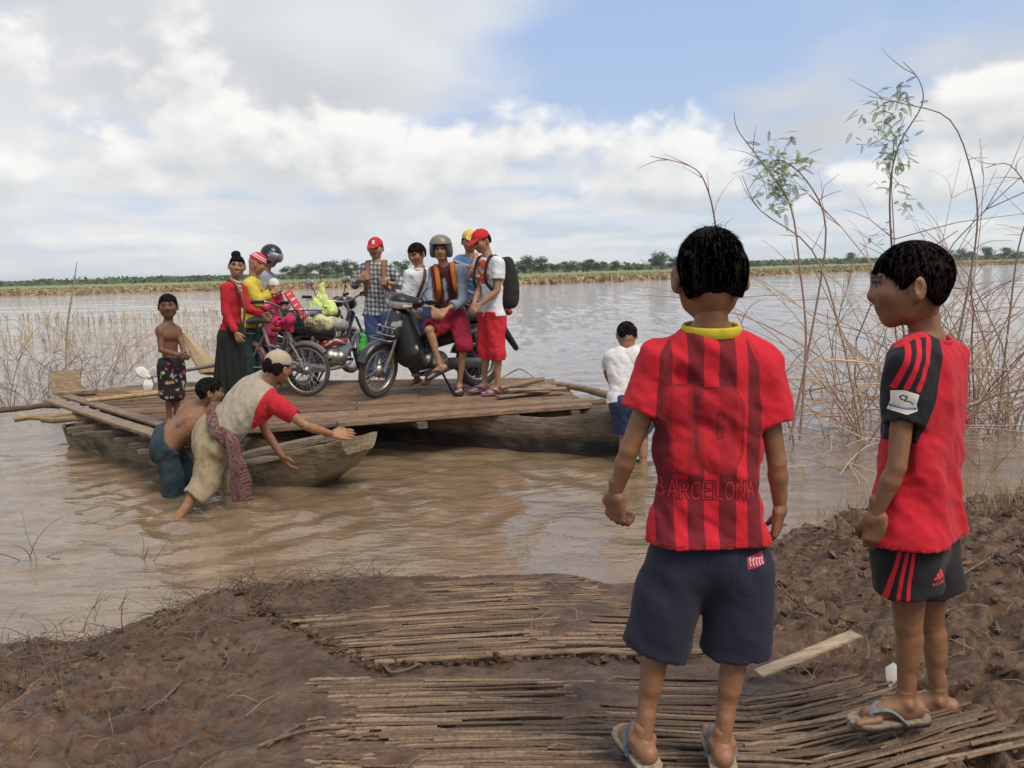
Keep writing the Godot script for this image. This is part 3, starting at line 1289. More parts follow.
func build_ferry() -> void:
	var base := Vector3(-1.9, 0, -8.4)
	var ferry := thing("ferry", "raft ferry of brown planks laid across two dugout hulls", "ferry", base)
	var g := RandomNumberGenerator.new()
	g.seed = 8
	# hulls
	var dir_a := Vector3(-1.64 + 4.52, 0, -6.44 + 8.49).normalized()
	var inward := Vector3.UP.cross(dir_a).normalized()
	if inward.z > 0:
		inward = -inward
	var tint_a := func(p: Vector3, _o: Vector3) -> Color:
		var n := wood_noise.get_noise_3d(p.x * 1.2, p.y * 5.0, p.z * 1.2)
		var c := Color(0.42, 0.335, 0.22).lerp(Color(0.26, 0.195, 0.12), smoothstep(-0.2, 0.45, n))
		var stain := smoothstep(0.18, 0.36, wood_noise.get_noise_3d(p.x * 2.6 + 4.0, p.y * 2.6, p.z * 2.6))
		return c.lerp(Color(0.06, 0.045, 0.03), stain * 0.85)
	var start_a := Vector3(-4.62, 0, -8.58) + inward * 0.27
	var hull_a := hull_mesh(start_a, dir_a, 4.04, [[0.0, 0.2, 0.21, -0.02, 0.12], [0.05, 0.28, 0.2, -0.12, 0.16], [0.4, 0.33, 0.19, -0.15, 0.2], [0.72, 0.32, 0.21, -0.15, 0.18], [0.86, 0.27, 0.29, -0.08, 0.14], [0.95, 0.23, 0.37, 0.14, 0.13], [1.0, 0.2, 0.43, 0.31, 0.13]], tint_a)
	var ha := part("hull", shifted(hull_a, base), M.wood, ferry)
	ha.set_meta("label", "weathered tan dugout hull with a blunt raised bow")
	var dir_b := Vector3(2.3, 0, 1.19).normalized()
	var in_b := Vector3.UP.cross(dir_b).normalized()
	if in_b.z > 0:
		in_b = -in_b
	var tint_b := func(p: Vector3, _o: Vector3) -> Color:
		var n := wood_noise.get_noise_3d(p.x * 1.5, p.y * 6.0, p.z * 1.5)
		var c := Color(0.33, 0.26, 0.185).lerp(Color(0.2, 0.15, 0.1), smoothstep(-0.3, 0.4, n))
		var line := 0.155 + 0.06 * wood_noise.get_noise_3d(p.x * 2.5, 3.0, p.z * 2.5)
		var tar := smoothstep(line + 0.03, line - 0.01, p.y)
		var drip := smoothstep(0.3, 0.42, wood_noise.get_noise_3d(p.x * 2.8, p.y * 0.8 + 5.0, p.z * 2.8))
		c = c.lerp(Color(0.035, 0.03, 0.026), tar * (0.55 + 0.45 * smoothstep(-0.35, 0.1, wood_noise.get_noise_3d(p.x * 4.0, p.y * 5.0, p.z * 4.0))))
		return c.lerp(Color(0.07, 0.055, 0.045), drip * 0.8)
	var start_b := Vector3(-1.38, 0, -8.48) - dir_b * 2.2 + in_b * 0.3
	var hull_b := hull_mesh(start_b, dir_b, 5.1, [[0.0, 0.2, 0.3, 0.0, 0.12], [0.1, 0.3, 0.325, -0.12, 0.18], [0.8, 0.32, 0.325, -0.15, 0.2], [0.92, 0.26, 0.4, -0.05, 0.14], [1.0, 0.15, 0.52, 0.34, 0.08]], tint_b)
	var hb := part("hull", shifted(hull_b, base), M.wood, ferry)
	hb.set_meta("label", "grey-brown dugout hull tarred black along the waterline")
	# deck planks, laid from one hull to the other
	var ma := on_level(158, 437, 0.355)
	var br := on_level(602, 403, DECK)
	var cr := Vector3(0.42, DECK, -10.1)
	var dl := Vector3(-5.05, DECK, -9.75)
	var dk := Vector3(-4.5, DECK, -10.7)
	var rows := 18
	for k in rows:
		var f := (k + 0.5) / rows
		var a := ma.lerp(dl, f / 0.75) if f < 0.75 else dl.lerp(dk, (f - 0.75) / 0.25)
		var b := br.lerp(cr, f)
		var d := (b - a).normalized()
		var wide := 0.152
		a += d * g.randf_range(-0.05, 0.06)
		b += d * g.randf_range(-0.12, 0.1) - (d * 0.12 if k == 0 else Vector3.ZERO)
		var joint := g.randf_range(0.3, 0.7)
		var tone := Color(0.19, 0.112, 0.068).lerp(Color(0.33, 0.205, 0.125), g.randf())
		var tone2 := Color(0.19, 0.112, 0.068).lerp(Color(0.35, 0.225, 0.14), g.randf())
		if k == 0:
			tone = Color(0.2, 0.13, 0.09)
			tone2 = Color(0.32, 0.205, 0.13)
		var drop := Vector3(0, -0.022 + g.randf_range(-0.006, 0.004), 0)
		var m := a.lerp(b, joint)
		beam("plank", a + drop, m + drop - d * 0.004, wide, 0.042, tone, ferry)
		beam("plank", m + drop + d * 0.004 + Vector3(0, g.randf_range(-0.006, 0.002), 0), b + drop, wide, 0.042, tone2, ferry)
	# joists under the deck
	for f in [0.12, 0.34, 0.56, 0.78, 0.93]:
		var a := ma.lerp(br, f)
		var b := dl.lerp(cr, f)
		beam("joist", a + Vector3(0, -0.075, 0) + (a - b).normalized() * (0.04 if f > 0.5 else -0.15), b + Vector3(0, -0.075, 0), 0.09, 0.055, Color(0.2, 0.15, 0.105), ferry)
	# edge board over the plank ends, and the timbers that reach out to the hull
	beam("edge_board", on_level(50, 400, 0.40), on_level(170, 440, 0.37) + Vector3(0, 0.004, 0), 0.13, 0.035, Color(0.36, 0.27, 0.19), ferry)
	beam("edge_board", on_level(66, 396, 0.40), on_level(215, 440, 0.385), 0.12, 0.03, Color(0.30, 0.22, 0.15), ferry)
	for a in [[68, 431, 0.27, 128, 424, 0.3, 0.1, 0.06, 0.12], [74, 437, 0.27, 150, 430, 0.31, 0.09, 0.06, 0.1], [118, 440, 0.25, 172, 436, 0.3, 0.09, 0.05, 0.16], [132, 446, 0.25, 190, 442, 0.3, 0.08, 0.05, 0.14], [140, 452, 0.235, 200, 449, 0.27, 0.07, 0.045, 0.18], [80, 424, 0.29, 118, 418, 0.31, 0.1, 0.05, 0.13]]:
		var c: float = a[8]
		beam("timber", on_level(a[0], a[1], a[2]), on_level(a[3], a[4], a[5]), a[6], a[7], Color(c, c * 0.72, c * 0.5) * 1.25, ferry)
	beam("timber", on_level(240, 457, 0.24), on_level(352, 432, 0.33), 0.09, 0.06, Color(0.25, 0.19, 0.13), ferry)
	beam("timber", on_level(228, 466, 0.22), on_level(318, 449, 0.27), 0.13, 0.03, Color(0.28, 0.22, 0.16), ferry)
	for a in [[15, 419, 0.33, 100, 413, 0.35, 0.034, Color(0.42, 0.30, 0.17)], [42, 420, 0.31, 104, 417, 0.33, 0.034, Color(0.34, 0.24, 0.14)], [-40, 412, 0.36, 60, 405, 0.37, 0.032, Color(0.15, 0.105, 0.07)]]:
		var b := Build.new()
		var p := on_level(a[0], a[1], a[2]) - base
		var q := on_level(a[3], a[4], a[5]) - base
		var pts := []
		var rad := []
		for k in 7:
			pts.append(p.lerp(q, k / 6.0) + Vector3(0, 0.008 * g.randfn(), 0))
			rad.append(a[6] * g.randf_range(0.85, 1.05))
		b.tube(pts, rad, 9, a[7])
		part("outrigger_pole", b.mesh(), M.wood, ferry)
	# the raised board and step at the far corner
	var pb := on_level(65, 393, 0.40)
	var b2 := Build.new()
	b2.box(Transform3D(Basis(Vector3.UP, 0.5) * Basis(Vector3.RIGHT, -0.35), pb - base + Vector3(0.0, 0.12, -0.05)), Vector3(0.30, 0.27, 0.035), Color(0.38, 0.27, 0.165), 0.006)
	part("stern_board", b2.mesh(), M.wood, ferry)
	beam("step", on_level(58, 393, 0.42), on_level(96, 391, 0.42), 0.16, 0.04, Color(0.36, 0.26, 0.17), ferry)
	# loose things lying on the deck
	var heap := [[505, 392, 562, 383, 0.11, 0.025, 0.41, Color(0.36, 0.26, 0.165)], [500, 388, 556, 386, 0.12, 0.025, 0.425, Color(0.42, 0.31, 0.2)], [497, 397, 548, 391, 0.1, 0.022, 0.402, Color(0.30, 0.21, 0.13)], [508, 390, 566, 388, 0.09, 0.022, 0.45, Color(0.40, 0.30, 0.2)]]
	for a in heap:
		var p := on_level(a[0], a[1], a[6])
		var q := on_level(a[2], a[3], a[6])
		var t := thing("spare_plank", "short pale plank in the loose pile at the deck corner", "plank", (p + q) * 0.5, "loose planks piled on the deck corner")
		beam("board", p, q, a[4], a[5], a[7], t)
	pole("driftwood_log", [on_level(500, 388, 0.47), on_level(520, 384, 0.48), on_level(543, 379, 0.485)], [0.026, 0.03, 0.027], Color(0.33, 0.24, 0.16), "round log lying on top of the loose plank pile", "log")
	pole("mooring_pole", [on_level(553, 384, 0.44), on_level(580, 388, 0.43), on_level(603, 394, 0.42), on_level(624, 400, 0.41)], [0.028, 0.035, 0.042, 0.046], Color(0.34, 0.25, 0.17), "crooked wooden pole reaching from the plank pile to the stooping person in white", "pole")
	pole("bamboo_punt_pole", [on_level(86, 401, 0.43), on_level(140, 395, 0.43), on_level(195, 389, 0.43), on_level(262, 382, 0.43)], [0.024, 0.026, 0.024, 0.02], Color(0.52, 0.37, 0.17), "long yellow bamboo pole on the deck behind the person in flowered shorts", "pole")
	pole("bent_stick", [on_level(502, 378, 0.44), on_level(512, 372, 0.5), on_level(520, 369, 0.55), on_level(529, 374, 0.5), on_level(536, 380, 0.44)], [0.006, 0.007, 0.006, 0.005, 0.004], Color(0.25, 0.2, 0.15), "thin bent stick on the deck beside the plank pile", "stick")
	var bundle := thing("flat_board", "flat pale board lying at the deck edge under the yellow pole", "board", on_level(140, 393, 0.4))
	beam("board", on_level(128, 392, 0.41), on_level(168, 391, 0.41), 0.18, 0.02, Color(0.4, 0.29, 0.18), bundle)
	# long-tail motor: shaft, propeller
	var z := -9.9
	var hub := at_depth(149, 377, z)
	var tail := thing("longtail_motor", "long grey propeller shaft with white blades behind the person in flowered shorts", "boat motor", hub)
	var b := Build.new()
	b.tube([Vector3.ZERO, at_depth(182, 371, z) - hub, at_depth(238, 361, z + 0.3) - hub], [0.014, 0.02, 0.026], 8, Color(0.25, 0.23, 0.2))
	part("shaft", b.mesh(), M.rust, tail)
	b = Build.new()
	b.tube([at_depth(152, 377, z) - hub, at_depth(156, 391, z) - hub, at_depth(161, 395, z) - hub], [0.008], 6, Color(0.2, 0.19, 0.17))
	part("skeg", b.mesh(), M.rust, tail)
	for a in [[140, 371, 136, 369], [148, 386, 147, 393], [157, 370, 160, 366]]:
		b = Build.new()
		var e := at_depth(a[0], a[1], z + 0.03) - hub
		var tip := at_depth(a[2], a[3], z + 0.02) - hub
		b.tube(curve([Vector3.ZERO, e * 0.5, e, tip], 3), [0.015, 0.03, 0.045, 0.055, 0.06, 0.062, 0.06, 0.05, 0.034, 0.01], 8, Color(0.68, 0.69, 0.66), 0.16, Vector3(0.35, 0.15, 0.9))
		part("propeller_blade", b.mesh(), M.plastic, tail)
	b = Build.new()
	b.blob(Vector3.ZERO, Vector3(0.035, 0.03, 0.03), 3, 0.05, Color(0.6, 0.6, 0.57), 6, 8)
	part("hub", b.mesh(), M.plastic, tail)
	# the tan sheet that leans behind it
	b = Build.new()
	var lean := []
	for k in 9:
		var f := k / 8.0
		var mid := at_depth(lerpf(184, 213, f), lerpf(334, 374, f), lerpf(-10.2, -9.95, f))
		var w := lerpf(0.035, 0.15, pow(f, 0.8)) * (1.0 + 0.25 * wood_noise.get_noise_1d(k * 7.0))
		var row := []
		for j in 8:
			var q := TAU * j / 8.0
			row.append(mid - on_level(208, 380, DECK) + Vector3(cos(q) * w, sin(q) * 0.02 + 0.02 * wood_noise.get_noise_2d(k * 3.0, j * 5.0), 0.02 * sin(q * 2.0) + sin(q) * 0.03))
		lean.append(row)
	b.loft(lean, Color(0.50, 0.37, 0.22), true)
	alone("folded_tarp", b.mesh(), M.cloth, "tan folded sheet propped up behind the people in flowered shorts and red cardigan", "sheet", "", "", Transform3D(Basis(), on_level(208, 380, DECK)))


func pole(called: String, pts: Array, rad: Array, c: Color, label: String, category: String) -> void:
	var b := Build.new()
	var base: Vector3 = pts[0]
	var line := curve(pts, 4)
	var rr := []
	var at := []
	for k in line.size():
		at.append(line[k] - base)
		var f := float(k) / (line.size() - 1) * (rad.size() - 1)
		rr.append(lerpf(rad[int(f)], rad[mini(int(f) + 1, rad.size() - 1)], f - int(f)) * (1.0 + 0.06 * sin(k * 2.3)))
	b.tube(at, rr, 8, c)
	alone(called, b.mesh(), M.wood, label, category, "", "", Transform3D(Basis(), base))


func flat_at(px: float, py: float, level: float) -> Vector2:
	var p := on_level(px, py, level)
	return Vector2(p.x, p.z)


# ------------------------------------------------------------------ two-wheelers; x is forward, y up, z to the rider's right
func wheel(parent: Node3D, at: Vector3, radius: float, tyre: float, spokes: int, tyre_c: Color, rim_c: Color, steer := Basis(), drum := 0.05) -> Node3D:
	var w := Node3D.new()
	w.name = "wheel"
	w.transform = Transform3D(steer, at)
	parent.add_child(w, true)
	var b := Build.new()
	b.ring(Vector3.ZERO, Vector3.BACK, radius - tyre, tyre, 40, 9, tyre_c)
	part("tyre", b.mesh(), M.rubber, w)
	b = Build.new()
	b.ring(Vector3.ZERO, Vector3.BACK, radius - tyre * 2.1, tyre * 0.6, 40, 6, rim_c, 1.4)
	part("rim", b.mesh(), M.metal, w)
	b = Build.new()
	for k in spokes:
		var a := TAU * k / spokes
		var a2 := a + (0.5 if k % 2 else -0.5)
		var s := 0.02 if k % 4 < 2 else -0.02
		b.tube([Vector3(cos(a2) * drum * 0.8, sin(a2) * drum * 0.8, s), Vector3(cos(a), sin(a), 0) * (radius - tyre * 2.2)], [0.0022], 4, rim_c)
	part("spokes", b.mesh(), M.metal, w).set_meta("kind", "stuff")
	b = Build.new()
	b.lathe([Vector2(0.005, -0.05), Vector2(drum, -0.035), Vector2(drum, 0.035), Vector2(0.005, 0.05)], Transform3D(Basis(Vector3.RIGHT, PI / 2), Vector3.ZERO), 14, rim_c * 0.8)
	part("hub", b.mesh(), M.metal, w)
	return w


func rods(called: String, list: Array, c: Color, m: Material, parent: Node3D, at := Transform3D(), sides := 8) -> MeshInstance3D:
	var b := Build.new()
	for l in list:
		b.tube(curve(l[0], 4) if l[0].size() > 2 else l[0], [l[1]], sides, c)
	return part(called, b.mesh(), m, parent, at)


func arc(at: Vector3, r: float, a0: float, a1: float, n := 12) -> Array:
	var out := []
	for k in n + 1:
		var a := deg_to_rad(lerpf(a0, a1, float(k) / n))
		out.append(at + Vector3(cos(a), sin(a), 0) * r)
	return out


func guard(called: String, at: Vector3, r: float, a0: float, a1: float, wide: float, c: Color, m: Material, parent: Node3D, tr := Transform3D()) -> void:
	# a mudguard: an arched strip with turned-down sides
	var rows := []
	for k in 17:
		var a := deg_to_rad(lerpf(a0, a1, k / 16.0))
		var o := Vector3(cos(a), sin(a), 0)
		var row := []
		for e in [[-1.0, -0.03], [-0.85, 0.0], [-0.4, 0.012], [0.0, 0.015], [0.4, 0.012], [0.85, 0.0], [1.0, -0.03], [0.8, -0.006], [0.0, 0.008], [-0.8, -0.006]]:
			row.append(at + o * (r + e[1]) + Vector3(0, 0, e[0] * wide * 0.5))
		rows.append(row)
	var b := Build.new()
	b.loft(rows, c, true)
	part(called, b.mesh(), m, parent, tr)


func panel(called: String, limbs: Array, cell: float, tint: Variant, m: Material, parent: Node3D, cuts: Array = [], at := Transform3D()) -> MeshInstance3D:
	# a moulded part: [a, b, ra, rb, squeeze along z]
	var f := Field.new(cell)
	for l in limbs:
		f.cap(l[0], l[1], l[2], l[3], 0.03, l[5] if l.size() > 5 else Vector3.BACK, l[4])
	for c in cuts:
		f.cut(c[0], c[1])
	f.run()
	if tint is Callable:
		f.paint(tint)
	else:
		f.fill(tint)
	var b := Build.new()
	f.add_to(b, Vector3.ZERO)
	return part(called, b.mesh(), m, parent, at)


func place(t: Node3D, rear: Vector3, front: Vector3, lean := 0.0) -> void:
	var x := (front - rear)
	x.y = 0
	x = x.normalized()
	t.transform = Transform3D(Basis(x, Vector3.UP, x.cross(Vector3.UP)) * Basis(Vector3.RIGHT, lean), rear)


func bicycle(label: String, rear: Vector3, front: Vector3) -> Node3D:
	var t := thing("bicycle", label, "bicycle", rear)
	var steel := Color(0.24, 0.22, 0.2)
	var black := Color(0.025, 0.025, 0.027)
	var R := 0.275
	var wb := 0.94
	var turn := Transform3D(Basis(Vector3(-0.3, 0.95, 0).normalized(), deg_to_rad(26.0)), Vector3.ZERO)
	var head := Vector3(wb - 0.18, 0.66, 0)
	var st := Transform3D(turn.basis, head - turn.basis * head)
	wheel(t, Vector3(0, R, 0), R, 0.02, 28, Color(0.07, 0.06, 0.055), Color(0.5, 0.48, 0.45))
	wheel(t, st * Vector3(wb, R, 0), R, 0.02, 28, Color(0.085, 0.07, 0.06), Color(0.55, 0.52, 0.48), turn.basis)
	var bb := Vector3(0.44, 0.28, 0)
	var seat := Vector3(0.3, 0.72, 0)
	rods("frame", [[[seat, bb], 0.016], [[bb, Vector3(0.62, 0.33, 0), Vector3(wb - 0.21, 0.62, 0)], 0.018], [[Vector3(0.36, 0.53, 0), Vector3(0.6, 0.52, 0), Vector3(wb - 0.24, 0.72, 0)], 0.014], [[Vector3(wb - 0.16, 0.58, 0), Vector3(wb - 0.26, 0.82, 0)], 0.02], [[bb, Vector3(0, R, 0.06)], 0.009], [[bb, Vector3(0, R, -0.06)], 0.009], [[seat - Vector3(0, 0.08, 0), Vector3(0, R, 0.06)], 0.008], [[seat - Vector3(0, 0.08, 0), Vector3(0, R, -0.06)], 0.008]], Color(0.42, 0.41, 0.38), M.paint, t)
	rods("fork", [[[Vector3(wb - 0.15, 0.57, 0.05), Vector3(wb - 0.06, 0.42, 0.05), Vector3(wb, R, 0.05)], 0.011], [[Vector3(wb - 0.15, 0.57, -0.05), Vector3(wb - 0.06, 0.42, -0.05), Vector3(wb, R, -0.05)], 0.011], [[Vector3(wb - 0.15, 0.57, 0.05), Vector3(wb - 0.15, 0.57, -0.05)], 0.012]], Color(0.3, 0.28, 0.26), M.paint, t, st)
	rods("handlebar", [[[Vector3(wb - 0.26, 0.8, 0), Vector3(wb - 0.29, 0.93, 0)], 0.012], [[Vector3(wb - 0.42, 1.0, 0.3), Vector3(wb - 0.3, 1.0, 0.25), Vector3(wb - 0.24, 0.95, 0.1), Vector3(wb - 0.26, 0.93, 0), Vector3(wb - 0.24, 0.95, -0.1), Vector3(wb - 0.3, 1.0, -0.25), Vector3(wb - 0.42, 1.0, -0.3)], 0.011]], Color(0.45, 0.44, 0.42), M.metal, t, st)
	for s in [-1, 1]:
		rods("grip", [[[Vector3(wb - 0.44, 1.0, 0.305 * s), Vector3(wb - 0.31, 1.0, 0.262 * s)], 0.018]], black, M.rubber, t, st)
		rods("brake_lever", [[[Vector3(wb - 0.27, 0.98, 0.2 * s), Vector3(wb - 0.3, 0.965, 0.25 * s), Vector3(wb - 0.38, 0.96, 0.29 * s)], 0.005]], Color(0.5, 0.5, 0.5), M.metal, t, st)
		rods("pedal", [[[bb + Vector3(0.14 * s, -0.07 * s, 0.1 * s), bb + Vector3(0.14 * s, -0.07 * s, 0.19 * s)], 0.018]], black, M.rubber, t)
		rods("crank", [[[bb + Vector3(0, 0, 0.08 * s), bb + Vector3(0.14 * s, -0.07 * s, 0.1 * s)], 0.009]], steel, M.metal, t)
	panel("saddle", [[Vector3(0.16, 0.79, 0), Vector3(0.26, 0.795, 0), 0.05, 0.045, 1.0], [Vector3(0.26, 0.795, 0), Vector3(0.42, 0.79, 0), 0.045, 0.018, 1.0], [Vector3(0.14, 0.785, 0.05), Vector3(0.14, 0.785, -0.05), 0.045, 0.045, 1.0]], 0.009, black, M.plastic, t, [[Vector3(0, 0.77, 0), Vector3.DOWN]])
	guard("mudguard", Vector3(0, R, 0), R + 0.025, 20, 215, 0.065, Color(0.30, 0.115, 0.105), M.paint, t)
	guard("mudguard", Vector3(wb, R, 0), R + 0.025, 40, 170, 0.06, Color(0.24, 0.2, 0.18), M.rust, t, st)
	rods("rack", [[[Vector3(0.22, 0.66, 0.06), Vector3(-0.05, 0.665, 0.07), Vector3(-0.2, 0.665, 0.05), Vector3(-0.2, 0.665, -0.05), Vector3(-0.05, 0.665, -0.07), Vector3(0.22, 0.66, -0.06)], 0.007], [[Vector3(-0.1, 0.66, 0.065), Vector3(0, R, 0.07)], 0.006], [[Vector3(-0.1, 0.66, -0.065), Vector3(0, R, -0.07)], 0.006], [[Vector3(0.05, 0.662, 0.06), Vector3(0.05, 0.662, -0.06)], 0.006], [[Vector3(-0.08, 0.662, 0.06), Vector3(-0.08, 0.662, -0.06)], 0.006]], Color(0.35, 0.3, 0.26), M.metal, t)
	# basket of wire
	var list := []
	for k in 6:
		var y := 0.68 + k * 0.045
		var w := lerpf(0.1, 0.15, k / 5.0)
		var c := Vector3(wb - 0.02, y, 0)
		list.append([[c + Vector3(-w, 0, w), c + Vector3(w, 0, w), c + Vector3(w, 0, -w), c + Vector3(-w, 0, -w), c + Vector3(-w, 0, w * 0.99)], 0.003 if k < 5 else 0.006])
	var b := Build.new()
	for l in list:
		b.tube(l[0], [l[1]], 5, black)
	for k in 24:
		var q := k % 6 / 5.0 * 2.0 - 1.0
		var sd := k / 6
		var lo2: Vector3 = [Vector3(q, 0, 1), Vector3(q, 0, -1), Vector3(1, 0, q), Vector3(-1, 0, q)][sd]
		b.tube([Vector3(wb - 0.02, 0.68, 0) + lo2 * 0.1, Vector3(wb - 0.02, 0.905, 0) + lo2 * 0.15], [0.0026], 4, black)
	part("basket", b.mesh(), M.metal, t, st)
	guard("chain_guard", Vector3(0.44, 0.28, 0.075), 0.1, -60, 240, 0.015, steel, M.rust, t)
	rods("kickstand", [[[Vector3(0.3, 0.25, -0.05), Vector3(0.2, 0.02, -0.2)], 0.008]], steel, M.metal, t)
	place(t, rear, front, deg_to_rad(5.0))
	return t


func motorbike(label: String, rear: Vector3, front: Vector3, style: String, lean := 0.0) -> Node3D:
	var t := thing("motorbike", label, "motorbike", rear, "motorbikes on the ferry deck")
	var black := Color(0.018, 0.018, 0.02)
	var chrome := Color(0.55, 0.55, 0.54)
	var R := 0.285
	var wb := 1.2
	var steer := 26.0 if style == "sport" else 14.0
	var turn := Basis(Vector3(-0.4, 0.92, 0).normalized(), deg_to_rad(steer))
	var head := Vector3(wb - 0.24, 0.72, 0)
	var st := Transform3D(turn, head - turn * head)
	wheel(t, Vector3(0, R, 0), R, 0.04, 32, Color(0.05, 0.043, 0.038), Color(0.5, 0.49, 0.47), Basis(), 0.075)
	wheel(t, st * Vector3(wb, R, 0), R, 0.034, 32, Color(0.075, 0.058, 0.048), Color(0.5, 0.48, 0.45), turn, 0.07)
	for s in [-1, 1]:
		rods("fork_leg", [[[Vector3(wb, R, 0.075 * s), Vector3(wb - 0.1, 0.5, 0.075 * s)], 0.024], [[Vector3(wb - 0.1, 0.5, 0.075 * s), Vector3(wb - 0.22, 0.76, 0.065 * s)], 0.017]], Color(0.36, 0.35, 0.33), M.metal, t, st)
		rods("shock", [[[Vector3(0.0, R + 0.02, 0.1 * s), Vector3(0.1, 0.6, 0.11 * s)], 0.024]], Color(0.3, 0.3, 0.3), M.metal, t)
		rods("footrest", [[[Vector3(0.66, 0.29, 0.06 * s), Vector3(0.66, 0.29, 0.2 * s)], 0.016]], black, M.rubber, t)
		if style != "plain":
			rods("mirror_stem", [[[Vector3(wb - 0.34, 1.0, 0.2 * s), Vector3(wb - 0.33, 1.1, 0.24 * s), Vector3(wb - 0.36, 1.16, 0.27 * s)], 0.006]], black, M.metal, t, st)
		if style == "old":
			panel("mirror", [[Vector3(wb - 0.36, 1.19, 0.25 * s), Vector3(wb - 0.36, 1.2, 0.31 * s), 0.042, 0.04, 0.4, Vector3.RIGHT]], 0.008, chrome, M.metal, t, [], st)
	if style == "sport":
		guard("mudguard", Vector3(wb, R, 0), R + 0.035, 25, 165, 0.12, Color(0.045, 0.05, 0.06), M.paint, t, st)
	else:
		guard("mudguard", Vector3(wb, R, 0), R + 0.03, 25, 160, 0.1, Color(0.4, 0.4, 0.38), M.metal, t, st)
	guard("mudguard", Vector3(0, R, 0), R + 0.055, 20, 175, 0.13, black, M.plastic, t)
	# engine, exhaust, chain case
	panel("engine", [[Vector3(0.5, 0.33, 0), Vector3(0.72, 0.36, 0), 0.115, 0.085, 1.2], [Vector3(0.7, 0.37, 0), Vector3(0.86, 0.42, 0), 0.07, 0.055, 1.0], [Vector3(0.56, 0.32, 0.1), Vector3(0.56, 0.32, -0.1), 0.09, 0.09, 1.0]], 0.012, Color(0.42, 0.41, 0.39), M.metal, t)
	rods("exhaust", [[[Vector3(0.8, 0.36, 0.09), Vector3(0.72, 0.24, 0.12), Vector3(0.4, 0.21, 0.13), Vector3(0.2, 0.23, 0.13)], 0.018], [[Vector3(0.22, 0.23, 0.13), Vector3(-0.28, 0.33, 0.14)], 0.042]], chrome, M.metal, t)
	panel("chain_case", [[Vector3(0.0, R, -0.1), Vector3(0.42, 0.31, -0.1), 0.055, 0.06, 0.35]], 0.012, Color(0.3, 0.29, 0.27) if style == "sport" else chrome * 0.8, M.metal, t)
	rods("swing_arm", [[[Vector3(0, R, 0.08), Vector3(0.45, 0.32, 0.07)], 0.018], [[Vector3(0, R, -0.08), Vector3(0.45, 0.32, -0.07)], 0.018]], black, M.paint, t)
	rods("kickstand", [[[Vector3(0.5, 0.22, -0.08), Vector3(0.44, 0.0, -0.2)], 0.012]], black, M.metal, t)
	rods("gear_lever", [[[Vector3(0.62, 0.27, -0.14), Vector3(0.8, 0.25, -0.15)], 0.008]], chrome, M.metal, t)
	# frame tube from head to engine
	rods("frame", [[[Vector3(wb - 0.25, 0.76, 0), Vector3(0.82, 0.6, 0), Vector3(0.68, 0.5, 0), Vector3(0.4, 0.56, 0), Vector3(-0.1, 0.68, 0)], 0.035]], black, M.paint, t)
	# seat
	panel("seat", [[Vector3(-0.12, 0.775, 0), Vector3(0.2, 0.77, 0), 0.085, 0.09, 1.3], [Vector3(0.2, 0.77, 0), Vector3(0.5, 0.745, 0), 0.09, 0.06, 1.15]], 0.012, black, M.plastic, t, [[Vector3(0, 0.73, 0), Vector3(0.04, -1, 0)]])
	if style == "sport":
		panel("side_cover", [[Vector3(0.56, 0.58, 0), Vector3(0.1, 0.66, 0), 0.12, 0.11, 1.05], [Vector3(0.1, 0.66, 0), Vector3(-0.38, 0.8, 0), 0.1, 0.045, 1.0]], 0.012, func(p: Vector3) -> Color:
			return Color(0.5, 0.5, 0.5) if absf(p.y - 0.66 + p.x * 0.25) < 0.02 and p.x < 0.25 else black, M.paint, t, [[Vector3(0, 0.72, 0), Vector3(0.12, 1, 0)]])
		panel("leg_shield", [[Vector3(0.9, 0.8, 0), Vector3(0.82, 0.45, 0), 0.11, 0.17, 1.0, Vector3(0.9, 0.4, 0).normalized()], [Vector3(0.82, 0.45, 0.1), Vector3(0.74, 0.26, 0.08), 0.09, 0.06, 0.7, Vector3(0.9, 0.4, 0).normalized()], [Vector3(0.82, 0.45, -0.1), Vector3(0.74, 0.26, -0.08), 0.09, 0.06, 0.7, Vector3(0.9, 0.4, 0).normalized()], [Vector3(0.82, 0.55, 0), Vector3(0.55, 0.56, 0), 0.09, 0.08, 0.9]], 0.012, Color(0.02, 0.02, 0.022), M.paint, t)
		panel("front_cowl", [[Vector3(0.98, 0.84, 0), Vector3(1.03, 0.66, 0), 0.085, 0.1, 1.0], [Vector3(1.03, 0.66, 0), Vector3(1.06, 0.58, 0), 0.085, 0.05, 1.0]], 0.011, func(p: Vector3) -> Color:
			return Color(0.55, 0.56, 0.57) if p.y > 0.745 and p.y < 0.775 + absf(p.z) * 0.3 and absf(p.z) > 0.03 else Color(0.04, 0.042, 0.05), M.paint, t, [], st)
		panel("headlight_cowl", [[Vector3(0.95, 0.98, 0), Vector3(0.88, 1.0, 0.2), 0.105, 0.06, 0.85, Vector3.UP], [Vector3(0.95, 0.98, 0), Vector3(0.88, 1.0, -0.2), 0.105, 0.06, 0.85, Vector3.UP]], 0.011, func(p: Vector3) -> Color:
			return Color(0.62, 0.62, 0.6) if p.x > 0.955 and p.y < 1.0 and p.y > 0.925 else black, M.paint, t, [], st)
		for s in [-1, 1]:
			panel("indicator", [[Vector3(0.985, 0.955, 0.1 * s), Vector3(0.95, 0.965, 0.16 * s), 0.028, 0.018, 1.0]], 0.007, Color(0.55, 0.5, 0.42), M.plastic, t, [], st)
